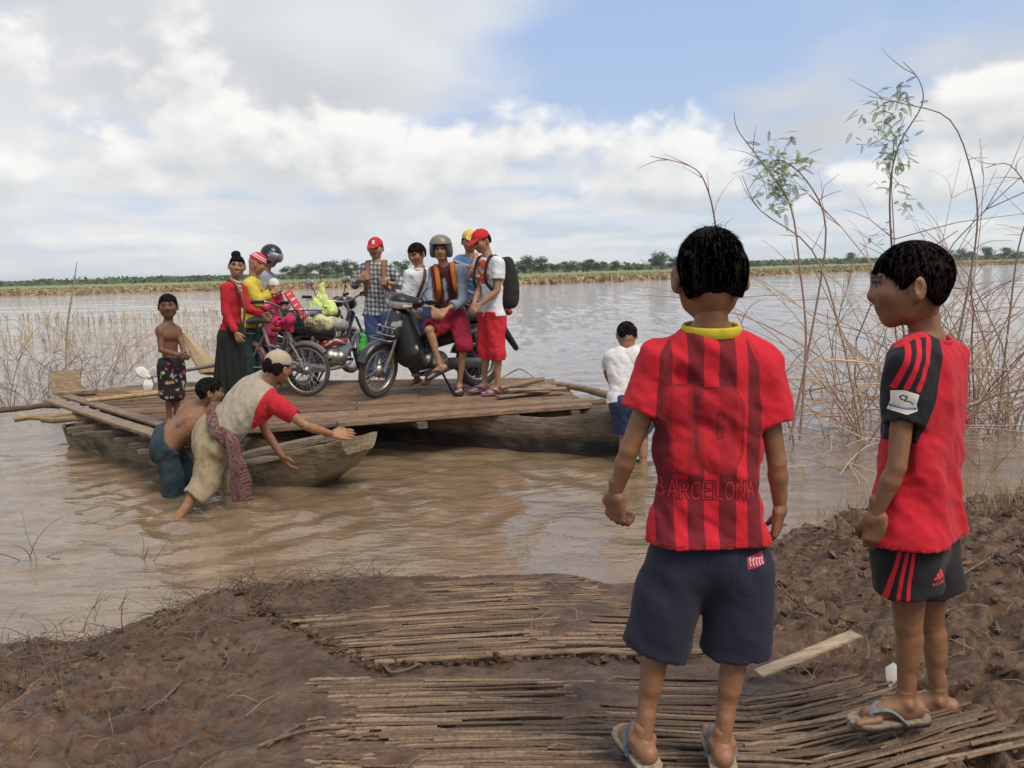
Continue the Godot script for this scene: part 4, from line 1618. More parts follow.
		# the carrier and number plate on the nose
		rods("front_carrier", [[[Vector3(1.1, 0.74, -0.1), Vector3(1.14, 0.74, -0.1), Vector3(1.14, 0.74, 0.1), Vector3(1.1, 0.74, 0.1)], 0.007], [[Vector3(1.1, 0.66, -0.1), Vector3(1.15, 0.66, -0.1), Vector3(1.15, 0.66, 0.1), Vector3(1.1, 0.66, 0.1)], 0.007], [[Vector3(1.14, 0.74, -0.1), Vector3(1.15, 0.66, -0.1)], 0.006], [[Vector3(1.14, 0.74, 0.1), Vector3(1.15, 0.66, 0.1)], 0.006], [[Vector3(1.14, 0.74, 0.033), Vector3(1.15, 0.66, 0.033)], 0.005], [[Vector3(1.14, 0.74, -0.033), Vector3(1.15, 0.66, -0.033)], 0.005], [[Vector3(1.1, 0.62, -0.12), Vector3(1.22, 0.62, -0.12), Vector3(1.22, 0.62, 0.12), Vector3(1.1, 0.62, 0.12)], 0.006], [[Vector3(1.1, 0.62, 0.0), Vector3(1.22, 0.62, 0.0)], 0.005]], chrome, M.metal, t, st)
		panel("tail_light", [[Vector3(-0.4, 0.81, 0.03), Vector3(-0.4, 0.81, -0.03), 0.04, 0.04, 1.0]], 0.009, Color(0.3, 0.02, 0.02), M.plastic, t)
		panel("tail_grip", [[Vector3(-0.12, 0.84, 0.13), Vector3(-0.42, 0.88, 0.06), 0.018, 0.016, 1.0], [Vector3(-0.12, 0.84, -0.13), Vector3(-0.42, 0.88, -0.06), 0.018, 0.016, 1.0], [Vector3(-0.42, 0.88, 0.06), Vector3(-0.42, 0.88, -0.06), 0.016, 0.016, 1.0]], 0.009, Color(0.2, 0.2, 0.2), M.metal, t)
		panel("rear_flap", [[Vector3(-0.34, 0.62, 0), Vector3(-0.5, 0.4, 0), 0.05, 0.035, 0.9, Vector3.RIGHT]], 0.011, black, M.plastic, t)
	else:
		var red := Color(0.5, 0.02, 0.03)
		panel("side_cover", [[Vector3(0.5, 0.62, 0), Vector3(0.05, 0.68, 0), 0.105, 0.08, 0.95], [Vector3(0.05, 0.68, 0), Vector3(-0.28, 0.74, 0), 0.08, 0.05, 1.0]], 0.012, Color(0.03, 0.03, 0.034), M.paint, t, [[Vector3(0, 0.72, 0), Vector3(0, 1, 0)]])
		panel("side_panel", [[Vector3(0.42, 0.5, 0), Vector3(0.78, 0.51, 0), 0.06, 0.05, 1.9], [Vector3(0.78, 0.51, 0), Vector3(0.98, 0.8, 0), 0.045, 0.05, 1.3]], 0.011, func(p: Vector3) -> Color:
			if p.x > 0.84:
				return Color(0.03, 0.03, 0.034)
			return Color(0.7, 0.7, 0.68) if absf(p.y - 0.5 - 0.03 * sin(p.x * 14.0)) < 0.012 else red if p.y < 0.53 else Color(0.03, 0.03, 0.034), M.paint, t)
		panel("fuel_tank", [[Vector3(0.56, 0.72, 0), Vector3(0.8, 0.68, 0), 0.085, 0.07, 1.0]], 0.012, Color(0.6, 0.58, 0.52), M.paint, t)
		panel("headlight", [[Vector3(1.02, 0.93, 0), Vector3(1.06, 0.93, 0), 0.075, 0.07, 1.0]], 0.01, black, M.paint, t, [], st)
		panel("tail_light", [[Vector3(-0.34, 0.72, 0.03), Vector3(-0.34, 0.72, -0.03), 0.035, 0.035, 1.0]], 0.009, Color(0.35, 0.02, 0.02), M.plastic, t)
	var bars := [[Vector3(wb - 0.42, 1.02, 0.33), Vector3(wb - 0.33, 1.0, 0.2), Vector3(wb - 0.27, 0.96, 0.06), Vector3(wb - 0.27, 0.96, -0.06), Vector3(wb - 0.33, 1.0, -0.2), Vector3(wb - 0.42, 1.02, -0.33)], 0.012]
	rods("handlebar", [bars, [[Vector3(wb - 0.27, 0.96, 0), Vector3(wb - 0.24, 0.78, 0)], 0.02]], black if style == "sport" else chrome, M.metal, t, st)
	for s in [-1, 1]:
		rods("grip", [[[Vector3(wb - 0.44, 1.022, 0.345 * s), Vector3(wb - 0.37, 1.01, 0.245 * s)], 0.019]], black, M.rubber, t, st)
		rods("lever", [[[Vector3(wb - 0.33, 0.995, 0.2 * s), Vector3(wb - 0.32, 0.98, 0.26 * s), Vector3(wb - 0.38, 0.98, 0.34 * s)], 0.006]], chrome if style == "sport" else Color(0.5, 0.04, 0.05), M.metal, t, st)
	place(t, rear, front, lean)
	return t


# a bag or parcel: a crumpled soft lump
func lump(called: String, label: String, category: String, at: Vector3, limbs: Array, c: Color, m: Material, cell := 0.009, crumple := 0.02, group := "") -> void:
	var f := Field.new(cell)
	for l in limbs:
		f.cap(l[0], l[1], l[2], l[3], 0.03, Vector3.BACK, l[4] if l.size() > 4 else 1.0)
	f.bend(func(p: Vector3) -> float: return crumple * (cloth_noise.get_noise_3d(p.x * 7.0, p.y * 5.0 + at.x * 9.0, p.z * 7.0) + 0.6 * absf(cloth_noise.get_noise_3d(p.x * 16.0, p.y * 10.0, p.z * 16.0 + at.x))))
	f.run()
	f.fill(c)
	var b := Build.new()
	f.add_to(b, Vector3.ZERO)
	alone(called, b.mesh(), m, label, category, group, "", Transform3D(Basis(), at))


func build_vehicles() -> void:
	var rear := on_level(256, 390, DECK)
	var front := on_level(322, 397.5, DECK)
	bicycle("grey bicycle with a wire basket and faded red rear mudguard", rear, front)
	motorbike("black motorbike with a silver nose carrier under the helmeted rider", on_level(479, 387, DECK), on_level(361, 400, DECK), "sport")
	motorbike("black and red motorbike with chrome forks behind the bicycle", on_level(304, 392, DECK), on_level(366, 379, DECK), "plain", deg_to_rad(-3.0))
	motorbike("motorbike with a round mirror and a lime bag on its handlebar", on_level(276, 384, DECK), on_level(330, 376, DECK), "old", deg_to_rad(3.0))
	# bags and parcels
	var z := -9.35
	lump("plastic_bag", "lime yellow plastic bag hanging from a motorbike handlebar", "bag", at_depth(321, 301, z), [[Vector3(0.01, 0.13, 0), Vector3(0.0, -0.06, 0), 0.035, 0.13, 0.55], [Vector3(-0.07, -0.1, 0), Vector3(0.09, -0.1, 0), 0.08, 0.08, 0.6], [Vector3(0.01, 0.12, 0), Vector3(0.03, 0.19, 0), 0.03, 0.015]], Color(0.68, 0.8, 0.26), M.cloth, 0.008, 0.035)
	lump("pink_parcel", "crumpled pink bag packed into the bicycle basket", "bag", at_depth(284, 321, -8.78), [[Vector3(-0.06, 0, 0), Vector3(0.06, 0.01, 0), 0.055, 0.06], [Vector3(0.03, -0.04, 0), Vector3(0.05, -0.08, 0), 0.045, 0.035]], Color(0.5, 0.03, 0.1), M.cloth, 0.008, 0.05)
	var b := Build.new()
	var tilt := Basis(Vector3.BACK, deg_to_rad(30.0)) * Basis(Vector3.UP, 0.4)
	b.box(Transform3D(tilt, Vector3.ZERO), Vector3(0.085, 0.34, 0.04), Color(0.56, 0.05, 0.085), 0.012)
	for k in 5:
		b.box(Transform3D(tilt, tilt * Vector3(0.01 * (k % 2) - 0.005, 0.13 - k * 0.065, 0.0205)), Vector3(0.05, 0.018, 0.003), [Color(0.7, 0.4, 0.2), Color(0.75, 0.65, 0.6)][k % 2], 0.001)
	alone("red_packet", b.mesh(), M.plastic, "long red wrapped packet standing among the handlebars", "packet", "", "", Transform3D(Basis(), at_depth(296, 305, -9.0)))
	lump("white_sack", "pale yellow and white sack lying behind the motorbike seat", "sack", at_depth(317, 322, -9.15), [[Vector3(-0.08, 0, 0), Vector3(0.1, -0.01, 0), 0.06, 0.07], [Vector3(0.0, 0.03, 0), Vector3(0.05, 0.03, 0), 0.05, 0.05]], Color(0.62, 0.6, 0.36), M.cloth, 0.011, 0.04)
	lump("blue_sack", "grey blue sack beneath the lime plastic bag", "sack", at_depth(311, 313, -9.25), [[Vector3(-0.06, 0, 0), Vector3(0.07, 0.01, 0), 0.05, 0.055]], Color(0.36, 0.42, 0.52), M.cloth, 0.011, 0.03)
	lump("green_bag", "green and white plastic bag hanging beside the jeans", "bag", at_depth(364, 346, -9.3), [[Vector3(-0.01, 0.1, 0), Vector3(-0.01, -0.06, 0), 0.035, 0.07, 0.8], [Vector3(-0.01, -0.06, 0), Vector3(0.01, -0.14, 0), 0.07, 0.05, 0.8]], Color(0.06, 0.42, 0.06), M.plastic, 0.01, 0.03)


# ------------------------------------------------------------------ people
const HAIR := Color(0.012, 0.010, 0.009)


func joints(sp: Dictionary) -> Dictionary:
	# pixel joints [x, y, metres nearer] at the person's own distance, found from what the person stands on
	var k := {}
	for name in sp.j:
		var a: Array = sp.j[name]
		k[name] = at_depth(a[0], a[1], sp.z + a[2])
	k.side = (k.sb - k.sa).normalized()
	k.up = (k.n - k.p).normalized()
	k.side = (k.side - k.up * k.side.dot(k.up)).normalized()
	var f: Vector3 = sp.f
	f = f - k.up * f.dot(k.up)
	f = (f - k.side * f.dot(k.side)).normalized()
	k.f = f
	k.w = k.sa.distance_to(k.sb) * 0.5
	if not k.has("ha"):
		k.ha = k.p - k.side * k.w * 0.5 - k.up * 0.02
		k.hb = k.p + k.side * k.w * 0.5 - k.up * 0.02
	k.hz = sp.hf.normalized()
	var hu: Vector3 = sp.get("hu", Vector3.UP)
	k.hx = hu.cross(k.hz).normalized()
	k.hy = k.hz.cross(k.hx)
	k.hh = sp.hh
	return k


func torso_rows(f: Field, k: Dictionary, grow: float, scale: float, hem := 0.0, depth := 0.74, hem_scale := 0.0) -> void:
	var w: float = k.w
	for r in [[0.13, 0.42, 0.60], [0.32, 0.40, 0.68], [0.55, 0.36, 0.62], [0.78, 0.34, 0.60], [1.0, 0.40, 0.66]]:
		var c: Vector3 = k.n.lerp(k.p, r[0])
		var rr: float = w * r[2] * (scale if hem_scale <= 0.0 else lerpf(scale, hem_scale, smoothstep(0.2, 0.8, r[0]))) + grow
		f.cap(c - k.side * w * r[1], c + k.side * w * r[1], rr, rr, 0.05, k.f, depth)
	if hem > 0.0:
		var c: Vector3 = k.p - k.up * hem
		var rr: float = w * 0.72 * maxf(scale, hem_scale) + grow
		f.cap(c - k.side * w * 0.44, c + k.side * w * 0.44, rr, rr, 0.05, k.f, depth + 0.05)


func hand(f: Field, w: Vector3, dir: Vector3, palm: Vector3, thumb: Vector3, size: float, curl: float) -> void:
	dir = dir.normalized()
	palm = (palm - dir * palm.dot(dir)).normalized()
	thumb = (thumb - dir * thumb.dot(dir) - palm * thumb.dot(palm)).normalized()
	f.cap(w - dir * size * 0.25, w + dir * size * 0.05, size * 0.115, size * 0.118, 0.008, palm, 0.85)
	var lens := [0.40, 0.45, 0.42, 0.33]
	for k in 4:
		var off := 0.18 - 0.125 * k
		var knuckle := w + dir * size * (0.48 - 0.02 * absf(k - 1.3)) + thumb * size * off
		f.cap(w + thumb * size * off * 0.55 + dir * size * 0.06, knuckle, size * 0.085, size * 0.068, 0.012, palm, 0.9)
		var d := dir
		var p := knuckle
		var ax := dir.cross(palm).normalized()
		for s in 3:
			d = d.rotated(ax, curl * [0.75, 1.15, 0.8][s] * (0.9 + 0.08 * k))
			var e: Vector3 = p + d * size * lens[k] * [0.42, 0.32, 0.26][s]
			f.cap(p, e, size * (0.062 - 0.008 * s), size * (0.056 - 0.009 * s), 0.004)
			p = e
	var t0 := w + dir * size * 0.12 + thumb * size * 0.13
	var t1 := t0 + (dir * 0.7 + thumb * 0.75 + palm * 0.3).normalized() * size * 0.24
	var t2 := t1 + (dir * 1.0 + thumb * 0.1 + palm * (0.3 + curl * 0.5)).normalized() * size * 0.17
	var t3 := t2 + (dir * 0.9 - thumb * 0.15 + palm * (0.3 + curl * 0.7)).normalized() * size * 0.13
	f.cap(t0, t1, size * 0.09, size * 0.072, 0.014)
	f.cap(t1, t2, size * 0.068, size * 0.06, 0.005)
	f.cap(t2, t3, size * 0.06, size * 0.048, 0.005)


func foot(f: Field, ankle: Vector3, dir: Vector3, size: float, out: Vector3) -> void:
	# ankle is the joint, the sole lies 0.27 size below it
	var up := Vector3.UP - dir * dir.y
	up = up.normalized()
	var floor_ := ankle - up * size * 0.27
	var heel := floor_ - dir * size * 0.16 + up * size * 0.14
	var ballp := floor_ + dir * size * 0.50 + up * size * 0.095
	f.cap(ankle + up * size * 0.12, floor_ + up * size * 0.2, size * 0.12, size * 0.13, 0.008)
	f.cap(heel, floor_ + dir * size * 0.05 + up * size * 0.13, size * 0.135, size * 0.13, 0.012)
	f.cap(floor_ + dir * size * 0.02 + up * size * 0.2, ballp, size * 0.13, size * 0.09, 0.015)
	f.cap(floor_ + up * size * 0.1, ballp + out * size * 0.09 - up * size * 0.02, size * 0.1, size * 0.075, 0.02)
	for s in [-1, 1]:
		f.ball(ankle + out * size * 0.125 * s - up * size * 0.02, size * 0.05, 0.015)
	for k in 5:
		var o := -0.13 + 0.067 * k
		var p := ballp + out * size * o + dir * size * (0.02 - 0.035 * k)
		var r := 0.058 if k == 0 else 0.042 - 0.003 * k
		f.cap(p - dir * size * 0.08 - up * size * 0.015, p + dir * size * (0.2 if k == 0 else 0.18 - 0.025 * k) - up * size * 0.045, size * r, size * r * 0.9, 0.006)


func head_shape(f: Field, c: Vector3, k: Dictionary) -> void:
	var s: float = k.hh
	var x: Vector3 = k.hx
	var y: Vector3 = k.hy
	var z: Vector3 = k.hz
	var at := func(a: float, b: float, d: float) -> Vector3: return c + (x * a + y * b + z * d) * s
	f.egg(at.call(0, 0.11, -0.04), x, y, z, Vector3(0.335, 0.375, 0.42) * s, 0.02)
	f.egg(at.call(0, -0.06, 0.1), x, y, z, Vector3(0.29, 0.33, 0.30) * s, 0.03)
	f.egg(at.call(0, -0.24, 0.12), x, y, z, Vector3(0.225, 0.2, 0.235) * s, 0.04)
	f.cap(at.call(-0.06, -0.41, 0.24), at.call(0.06, -0.41, 0.24), 0.075 * s, 0.075 * s, 0.03)
	for e in [-1, 1]:
		f.cap(at.call(0.26 * e, -0.1, -0.02), at.call(0.2 * e, -0.32, 0.08), 0.07 * s, 0.07 * s, 0.03)
		f.ball(at.call(0.185 * e, -0.09, 0.27), 0.09 * s, 0.03)
		f.cap(at.call(0.05 * e, 0.125, 0.385), at.call(0.2 * e, 0.12, 0.33), 0.035 * s, 0.035 * s, 0.02)
		f.hollow(at.call(0.145 * e, 0.035, 0.42), at.call(0.15 * e, 0.035, 0.42), 0.05 * s, 0.05 * s)
		f.ball(at.call(0.145 * e, 0.03, 0.325), 0.066 * s, 0.006)
	f.cap(at.call(0, 0.05, 0.37), at.call(0, -0.1, 0.445), 0.035 * s, 0.05 * s, 0.02)
	for e in [-1, 1]:
		f.ball(at.call(0.055 * e, -0.115, 0.405), 0.038 * s, 0.015)
	f.cap(at.call(-0.075, -0.235, 0.34), at.call(0.075, -0.235, 0.34), 0.036 * s, 0.036 * s, 0.012)
	f.cap(at.call(-0.06, -0.275, 0.335), at.call(0.06, -0.275, 0.335), 0.036 * s, 0.036 * s, 0.012)
	for e in [-1, 1]:
		# ears: an upright rim, a bowl and a lobe, standing out a little to the back
		var o: Vector3 = (x * e * 0.85 - z * 0.5).normalized()
		f.egg(at.call(0.395 * e, -0.03, -0.06), o, y, o.cross(y), Vector3(0.035, 0.135, 0.085) * s * 1.02, 0.01)
		f.egg(at.call(0.45 * e, -0.02, -0.03), o, y, o.cross(y), Vector3(0.03, 0.085, 0.05) * s, 0.004, true)
		f.ball(at.call(0.37 * e, -0.15, -0.03), 0.042 * s, 0.012)


func head_tint(c: Vector3, k: Dictionary, skin: Color, smile: bool) -> Callable:
	return func(p: Vector3) -> Color:
		var q: Vector3 = (p - c) / k.hh
		var x := q.dot(k.hx)
		var y := q.dot(k.hy)
		var z := q.dot(k.hz)
		var col := skin
		if z < 0.15:
			return col
		var ax := absf(x) - 0.145
		var ey := y - 0.03
		if absf(ax) < 0.075 and absf(ey) < 0.034 * (1.0 - (ax / 0.085) * (ax / 0.085)):
			return Color(0.02, 0.014, 0.01) if absf(ax) < 0.036 else Color(0.2, 0.185, 0.17)
		if absf(ax) < 0.09 and ey > 0.0 and ey < 0.055:
			return Color(0.03, 0.02, 0.015)
		if absf(x) > 0.06 and absf(x) < 0.25 and absf(y - 0.135 + 0.25 * (absf(x) - 0.14) * (absf(x) - 0.14)) < 0.022:
			return HAIR * 1.5
		if absf(x) < 0.115 and absf(y + 0.255) < 0.055 * (1.0 - absf(x) / 0.16):
			if smile and absf(y + 0.255) < 0.026:
				return Color(0.62, 0.58, 0.52)
			if absf(y + 0.257) < 0.010:
				return skin * 0.25
			return Color(skin.r * 1.0, skin.g * 0.62, skin.b * 0.62)
		if absf(absf(x) - 0.045) < 0.022 and absf(y + 0.15) < 0.016 and z > 0.3:
			return skin * 0.3
		return col


# hairline: height above which hair grows, by how far forward (all in head heights)
func hair_shape(f: Field, c: Vector3, k: Dictionary, o: Dictionary) -> void:
	var s: float = k.hh
	var puff: float = o.get("puff", 0.0)
	f.egg(c + (k.hy * 0.115 - k.hz * 0.045) * s, k.hx, k.hy, k.hz, Vector3(0.362 + puff, 0.405 + puff, 0.447 + puff) * s, 0.02)
	var line: Array = o.get("line", [[-0.6, -0.27], [-0.36, -0.26], [-0.22, -0.2], [-0.14, -0.08], [-0.05, 0.06], [0.04, 0.06], [0.07, -0.06], [0.12, -0.02], [0.18, 0.13], [0.3, 0.19], [0.45, 0.2]])
	for e in [-1, 1]:
		f.egg(c + (k.hx * 0.27 * e - k.hy * 0.05 - k.hz * 0.27) * s, k.hx, k.hy, k.hz, Vector3(0.07, 0.2, 0.12) * s, 0.03)
	var tip: Array = o.get("fringe", [])
	for t in tip:
		f.cap(c + (k.hx * t[0] + k.hy * t[1] + k.hz * t[2]) * s, c + (k.hx * t[3] + k.hy * t[4] + k.hz * t[5]) * s, t[6] * s, t[7] * s, 0.01)
	f.bend(func(p: Vector3) -> float:
		var q: Vector3 = (p - c) / s
		var a := atan2(q.dot(k.hx), -q.dot(k.hz))
		return s * o.get("rough", 1.0) * (0.028 * cloth_noise.get_noise_3d(a * 6.0, q.dot(k.hy) * 2.2, q.dot(k.hz) * 2.0) + 0.012 * cloth_noise.get_noise_3d(a * 22.0, q.dot(k.hy) * 5.0, q.dot(k.hz) * 4.0)))
	f.keep(func(p: Vector3) -> float:
		var q: Vector3 = (p - c) / s
		var y0 := along(line, q.dot(k.hz))
		return (y0 - q.dot(k.hy) + 0.03 * cloth_noise.get_noise_3d(q.x * 24.0, q.y * 10.0, q.z * 24.0)) * 0.75 * s)


func strands(b: Build, f: Field, c: Vector3, k: Dictionary, base: Vector3, count: int, sd: int, long: float, wide: float) -> void:
	# loose hairs lying over the cut, running from the whorl down
	var g := RandomNumberGenerator.new()
	g.seed = sd
	var whorl: Vector3 = c + (k.hy * 0.5 - k.hz * 0.2 + k.hx * 0.04) * k.hh
	for a in count:
		var i := g.randi() % f.verts.size()
		var p := f.verts[i]
		var nn := f.norms[i]
		var away := p - whorl
		var d := (away - nn * away.dot(nn)).normalized()
		d = (d + Vector3(g.randfn(), g.randfn(), g.randfn()) * 0.11 - Vector3(0, 0.12, 0)).normalized()
		d = (d - nn * d.dot(nn)).normalized()
		var l := long * g.randf_range(0.5, 1.2) * (0.55 if (p - c).dot(k.hy) < -0.05 * k.hh else 1.0)
		var sidev := d.cross(nn).normalized() * wide * g.randf_range(0.6, 1.3)
		var col := HAIR * g.randf_range(0.8, 1.6)
		var p1 := p - nn * 0.002 - base
		var p2 := p1 + d * l * 0.5 + nn * 0.002
		var p3 := p1 + d * l + nn * g.randf_range(-0.004, 0.002)
		var i0 := b.vert(p1 - sidev, nn, col)
		b.vert(p1 + sidev, nn, col)
		b.vert(p2 - sidev, nn, col)
		b.vert(p2 + sidev, nn, col)
		b.vert(p3, nn, col)
		b.i.append_array([i0, i0 + 1, i0 + 3, i0, i0 + 3, i0 + 2, i0 + 2, i0 + 3, i0 + 4])


func folds(amount: float, k: Dictionary, sd: float, fine := 1.0) -> Callable:
	return func(p: Vector3) -> float:
		var u: float = p.dot(k.up)
		var s: float = p.dot(k.side)
		var f: float = p.dot(k.f)
		return amount * (cloth_noise.get_noise_3d((s * 5.0 + u * 2.2) * fine + sd, u * 1.6 * fine, f * 4.0 * fine) + 0.5 * cloth_noise.get_noise_3d(s * 6.0 * fine, (u * 9.0 + s * 5.0) * fine + sd, f * 6.0 * fine))


func limb_end(a: Vector3, b: Vector3, share: float) -> Vector3:
	return a.lerp(b, share)


func garment(b: Build, f: Field, tint: Variant, base: Vector3, uv: Variant = null) -> void:
	f.run()
	if tint is Callable:
		f.paint(tint)
	else:
		f.fill(tint)
	if uv is Callable:
		f.lay(uv)
	f.add_to(b, base)


func shirt_parts(sp: Dictionary, k: Dictionary, base: Vector3) -> Build:
	var o: Dictionary = sp.shirt
	var s: float = sp.s
	var f := Field.new(o.get("cell", sp.cell))
	var loose: float = o.get("loose", 0.012)
	var hem: float = o.get("hem", 0.06)
	torso_rows(f, k, loose, o.get("wide", 0.9), hem + 0.06, o.get("depth", 0.76), o.get("hemw", 0.0))
	var r: float = 0.036 * s + loose * 0.6
	f.cap(k.sa, k.sb, r, r, 0.04, k.f, 0.95)
	for a in ["a", "b"]:
		f.cap(k.n - k.up * 0.045 * s, k["s" + a], 0.045 * s + loose * 0.4, r * 0.95, 0.03)
		var sh: Vector3 = k["s" + a]
		var el: Vector3 = k["e" + a]
		var wr: Vector3 = k["w" + a]
		var len: float = o.get("sleeve_" + a, o.get("sleeve", 0.6))
		var r1: float = 0.046 * s + loose
		var r2: float = 0.042 * s + loose * o.get("flare", 1.2)
		if len <= 0.0:
			f.hollow(sh, el, r1 * 0.8, r1 * 0.7)
		elif len <= 1.0:
			var e := limb_end(sh, el, len)
			f.cap(sh, e, r1, r2, 0.025, Vector3.ZERO, 1.0, true)
		else:
			var e := limb_end(el, wr, len - 1.0)
			f.cap(sh, el, r1, 0.04 * s + loose * 0.8, 0.025)
			f.cap(el, e, 0.038 * s + loose * 0.8, 0.03 * s + loose * 0.9, 0.02, Vector3.ZERO, 1.0, true)
	f.bend(folds(o.get("fold", 0.012), k, sp.seed * 3.1, o.get("fine", 1.0)))
	for a in ["a", "b"]:
		var len: float = o.get("sleeve_" + a, o.get("sleeve", 0.6))
		if len > 0.0 and len <= 1.0:
			var e := limb_end(k["s" + a], k["e" + a], len)
			var d: Vector3 = (k["e" + a] - k["s" + a]).normalized()
			f.hollow(e - d * 0.05, e + d * 0.1, 0.034 * s, 0.042 * s + loose * o.get("flare", 1.2) - 1.8 * f.h)
	f.cut(k.p - k.up * hem, -k.up)
	if hem > 0.0 and o.get("open", true):
		f.hollow(k.p + k.up * 0.02, k.p - k.up * (hem + 0.1), k.w * 0.5, k.w * 0.92 + loose * 0.4, 0.004, k.f, 0.72)
	f.hollow(k.n + k.up * 0.01 * s, k.n + k.up * 0.2, o.get("neck", 0.052) * s, 0.09 * s)
	if o.has("split"):
		o.split.call(f, k)
	var b := Build.new()
	garment(b, f, o.c, base, o.get("uv"))
	return b


func pants_parts(sp: Dictionary, k: Dictionary, base: Vector3) -> Build:
	var o: Dictionary = sp.pants
	var s: float = sp.s
	var f := Field.new(o.get("cell", sp.cell))
	var loose: float = o.get("loose", 0.015)
	var w: float = k.w
	var top: float = o.get("top", 0.08)
	for r in [[top, 0.36, 0.60], [0.0, 0.42, 0.66], [-0.05, 0.4, 0.62]]:
		var c: Vector3 = k.p + k.up * r[0] * s
		var rr: float = w * r[2] * o.get("slim", 0.82) + loose
		f.cap(c - k.side * w * r[1], c + k.side * w * r[1], rr, rr, 0.05, k.f, 0.8)
	for a in ["a", "b"]:
		var hp: Vector3 = k["h" + a]
		var kn: Vector3 = k["k" + a]
		var an: Vector3 = k["a" + a]
		var len: float = o.get("len_" + a, o.get("len", 0.9))
		var r1: float = 0.082 * s + loose
		var r2: float = 0.056 * s + loose * o.get("flare", 1.4)
		if o.has("cone"):
			f.cap(hp - k.up * 0.03, limb_end(hp, kn, len), o.cone[0], o.cone[1], 0.03, k.f, 0.9, true)
		elif len <= 1.0:
			var e := limb_end(hp, kn, len)
			f.cap(hp, e, r1, lerpf(r1, r2, len * 0.8), 0.02, Vector3.ZERO, 1.0, true)
		else:
			var e := limb_end(kn, an, len - 1.0)
			f.cap(hp, kn, r1, r2, 0.02)
			f.cap(kn, e, r2, lerpf(r2, 0.042 * s + loose * o.get("flare", 1.4), clampf(len - 1.0, 0.0, 1.0)), 0.02, Vector3.ZERO, 1.0, true)
	f.bend(folds(o.get("fold", 0.012), k, sp.seed * 5.7, o.get("fine", 1.0)))
	for a in ["a", "b"]:
		var len: float = o.get("len_" + a, o.get("len", 0.9))
		var from: Vector3 = k["h" + a] if len <= 1.0 else k["k" + a]
		var to: Vector3 = k["k" + a] if len <= 1.0 else k["a" + a]
		var e := limb_end(from, to, len if len <= 1.0 else len - 1.0)
		var d := (to - from).normalized()
		var rr: float = lerpf(0.082 * s + loose, 0.056 * s + loose * o.get("flare", 1.4), len * 0.8) if len <= 1.0 else lerpf(0.056 * s + loose * o.get("flare", 1.4), 0.042 * s + loose * o.get("flare", 1.4), len - 1.0)
		if o.has("cone"):
			e = limb_end(k["h" + a], k["k" + a], len)
			rr = o.cone[1]
		f.hollow(e - d * 0.05, e + d * 0.12, rr * 0.6, rr - 2.0 * f.h, 0.004, k.f, 0.88 if o.has("cone") else 1.0)
	f.cut(k.p + k.up * (top + 0.03) * s, k.up)
	if o.has("split"):
		o.split.call(f, k)
	var b := Build.new()
	garment(b, f, o.c, base, o.get("uv"))
	return b


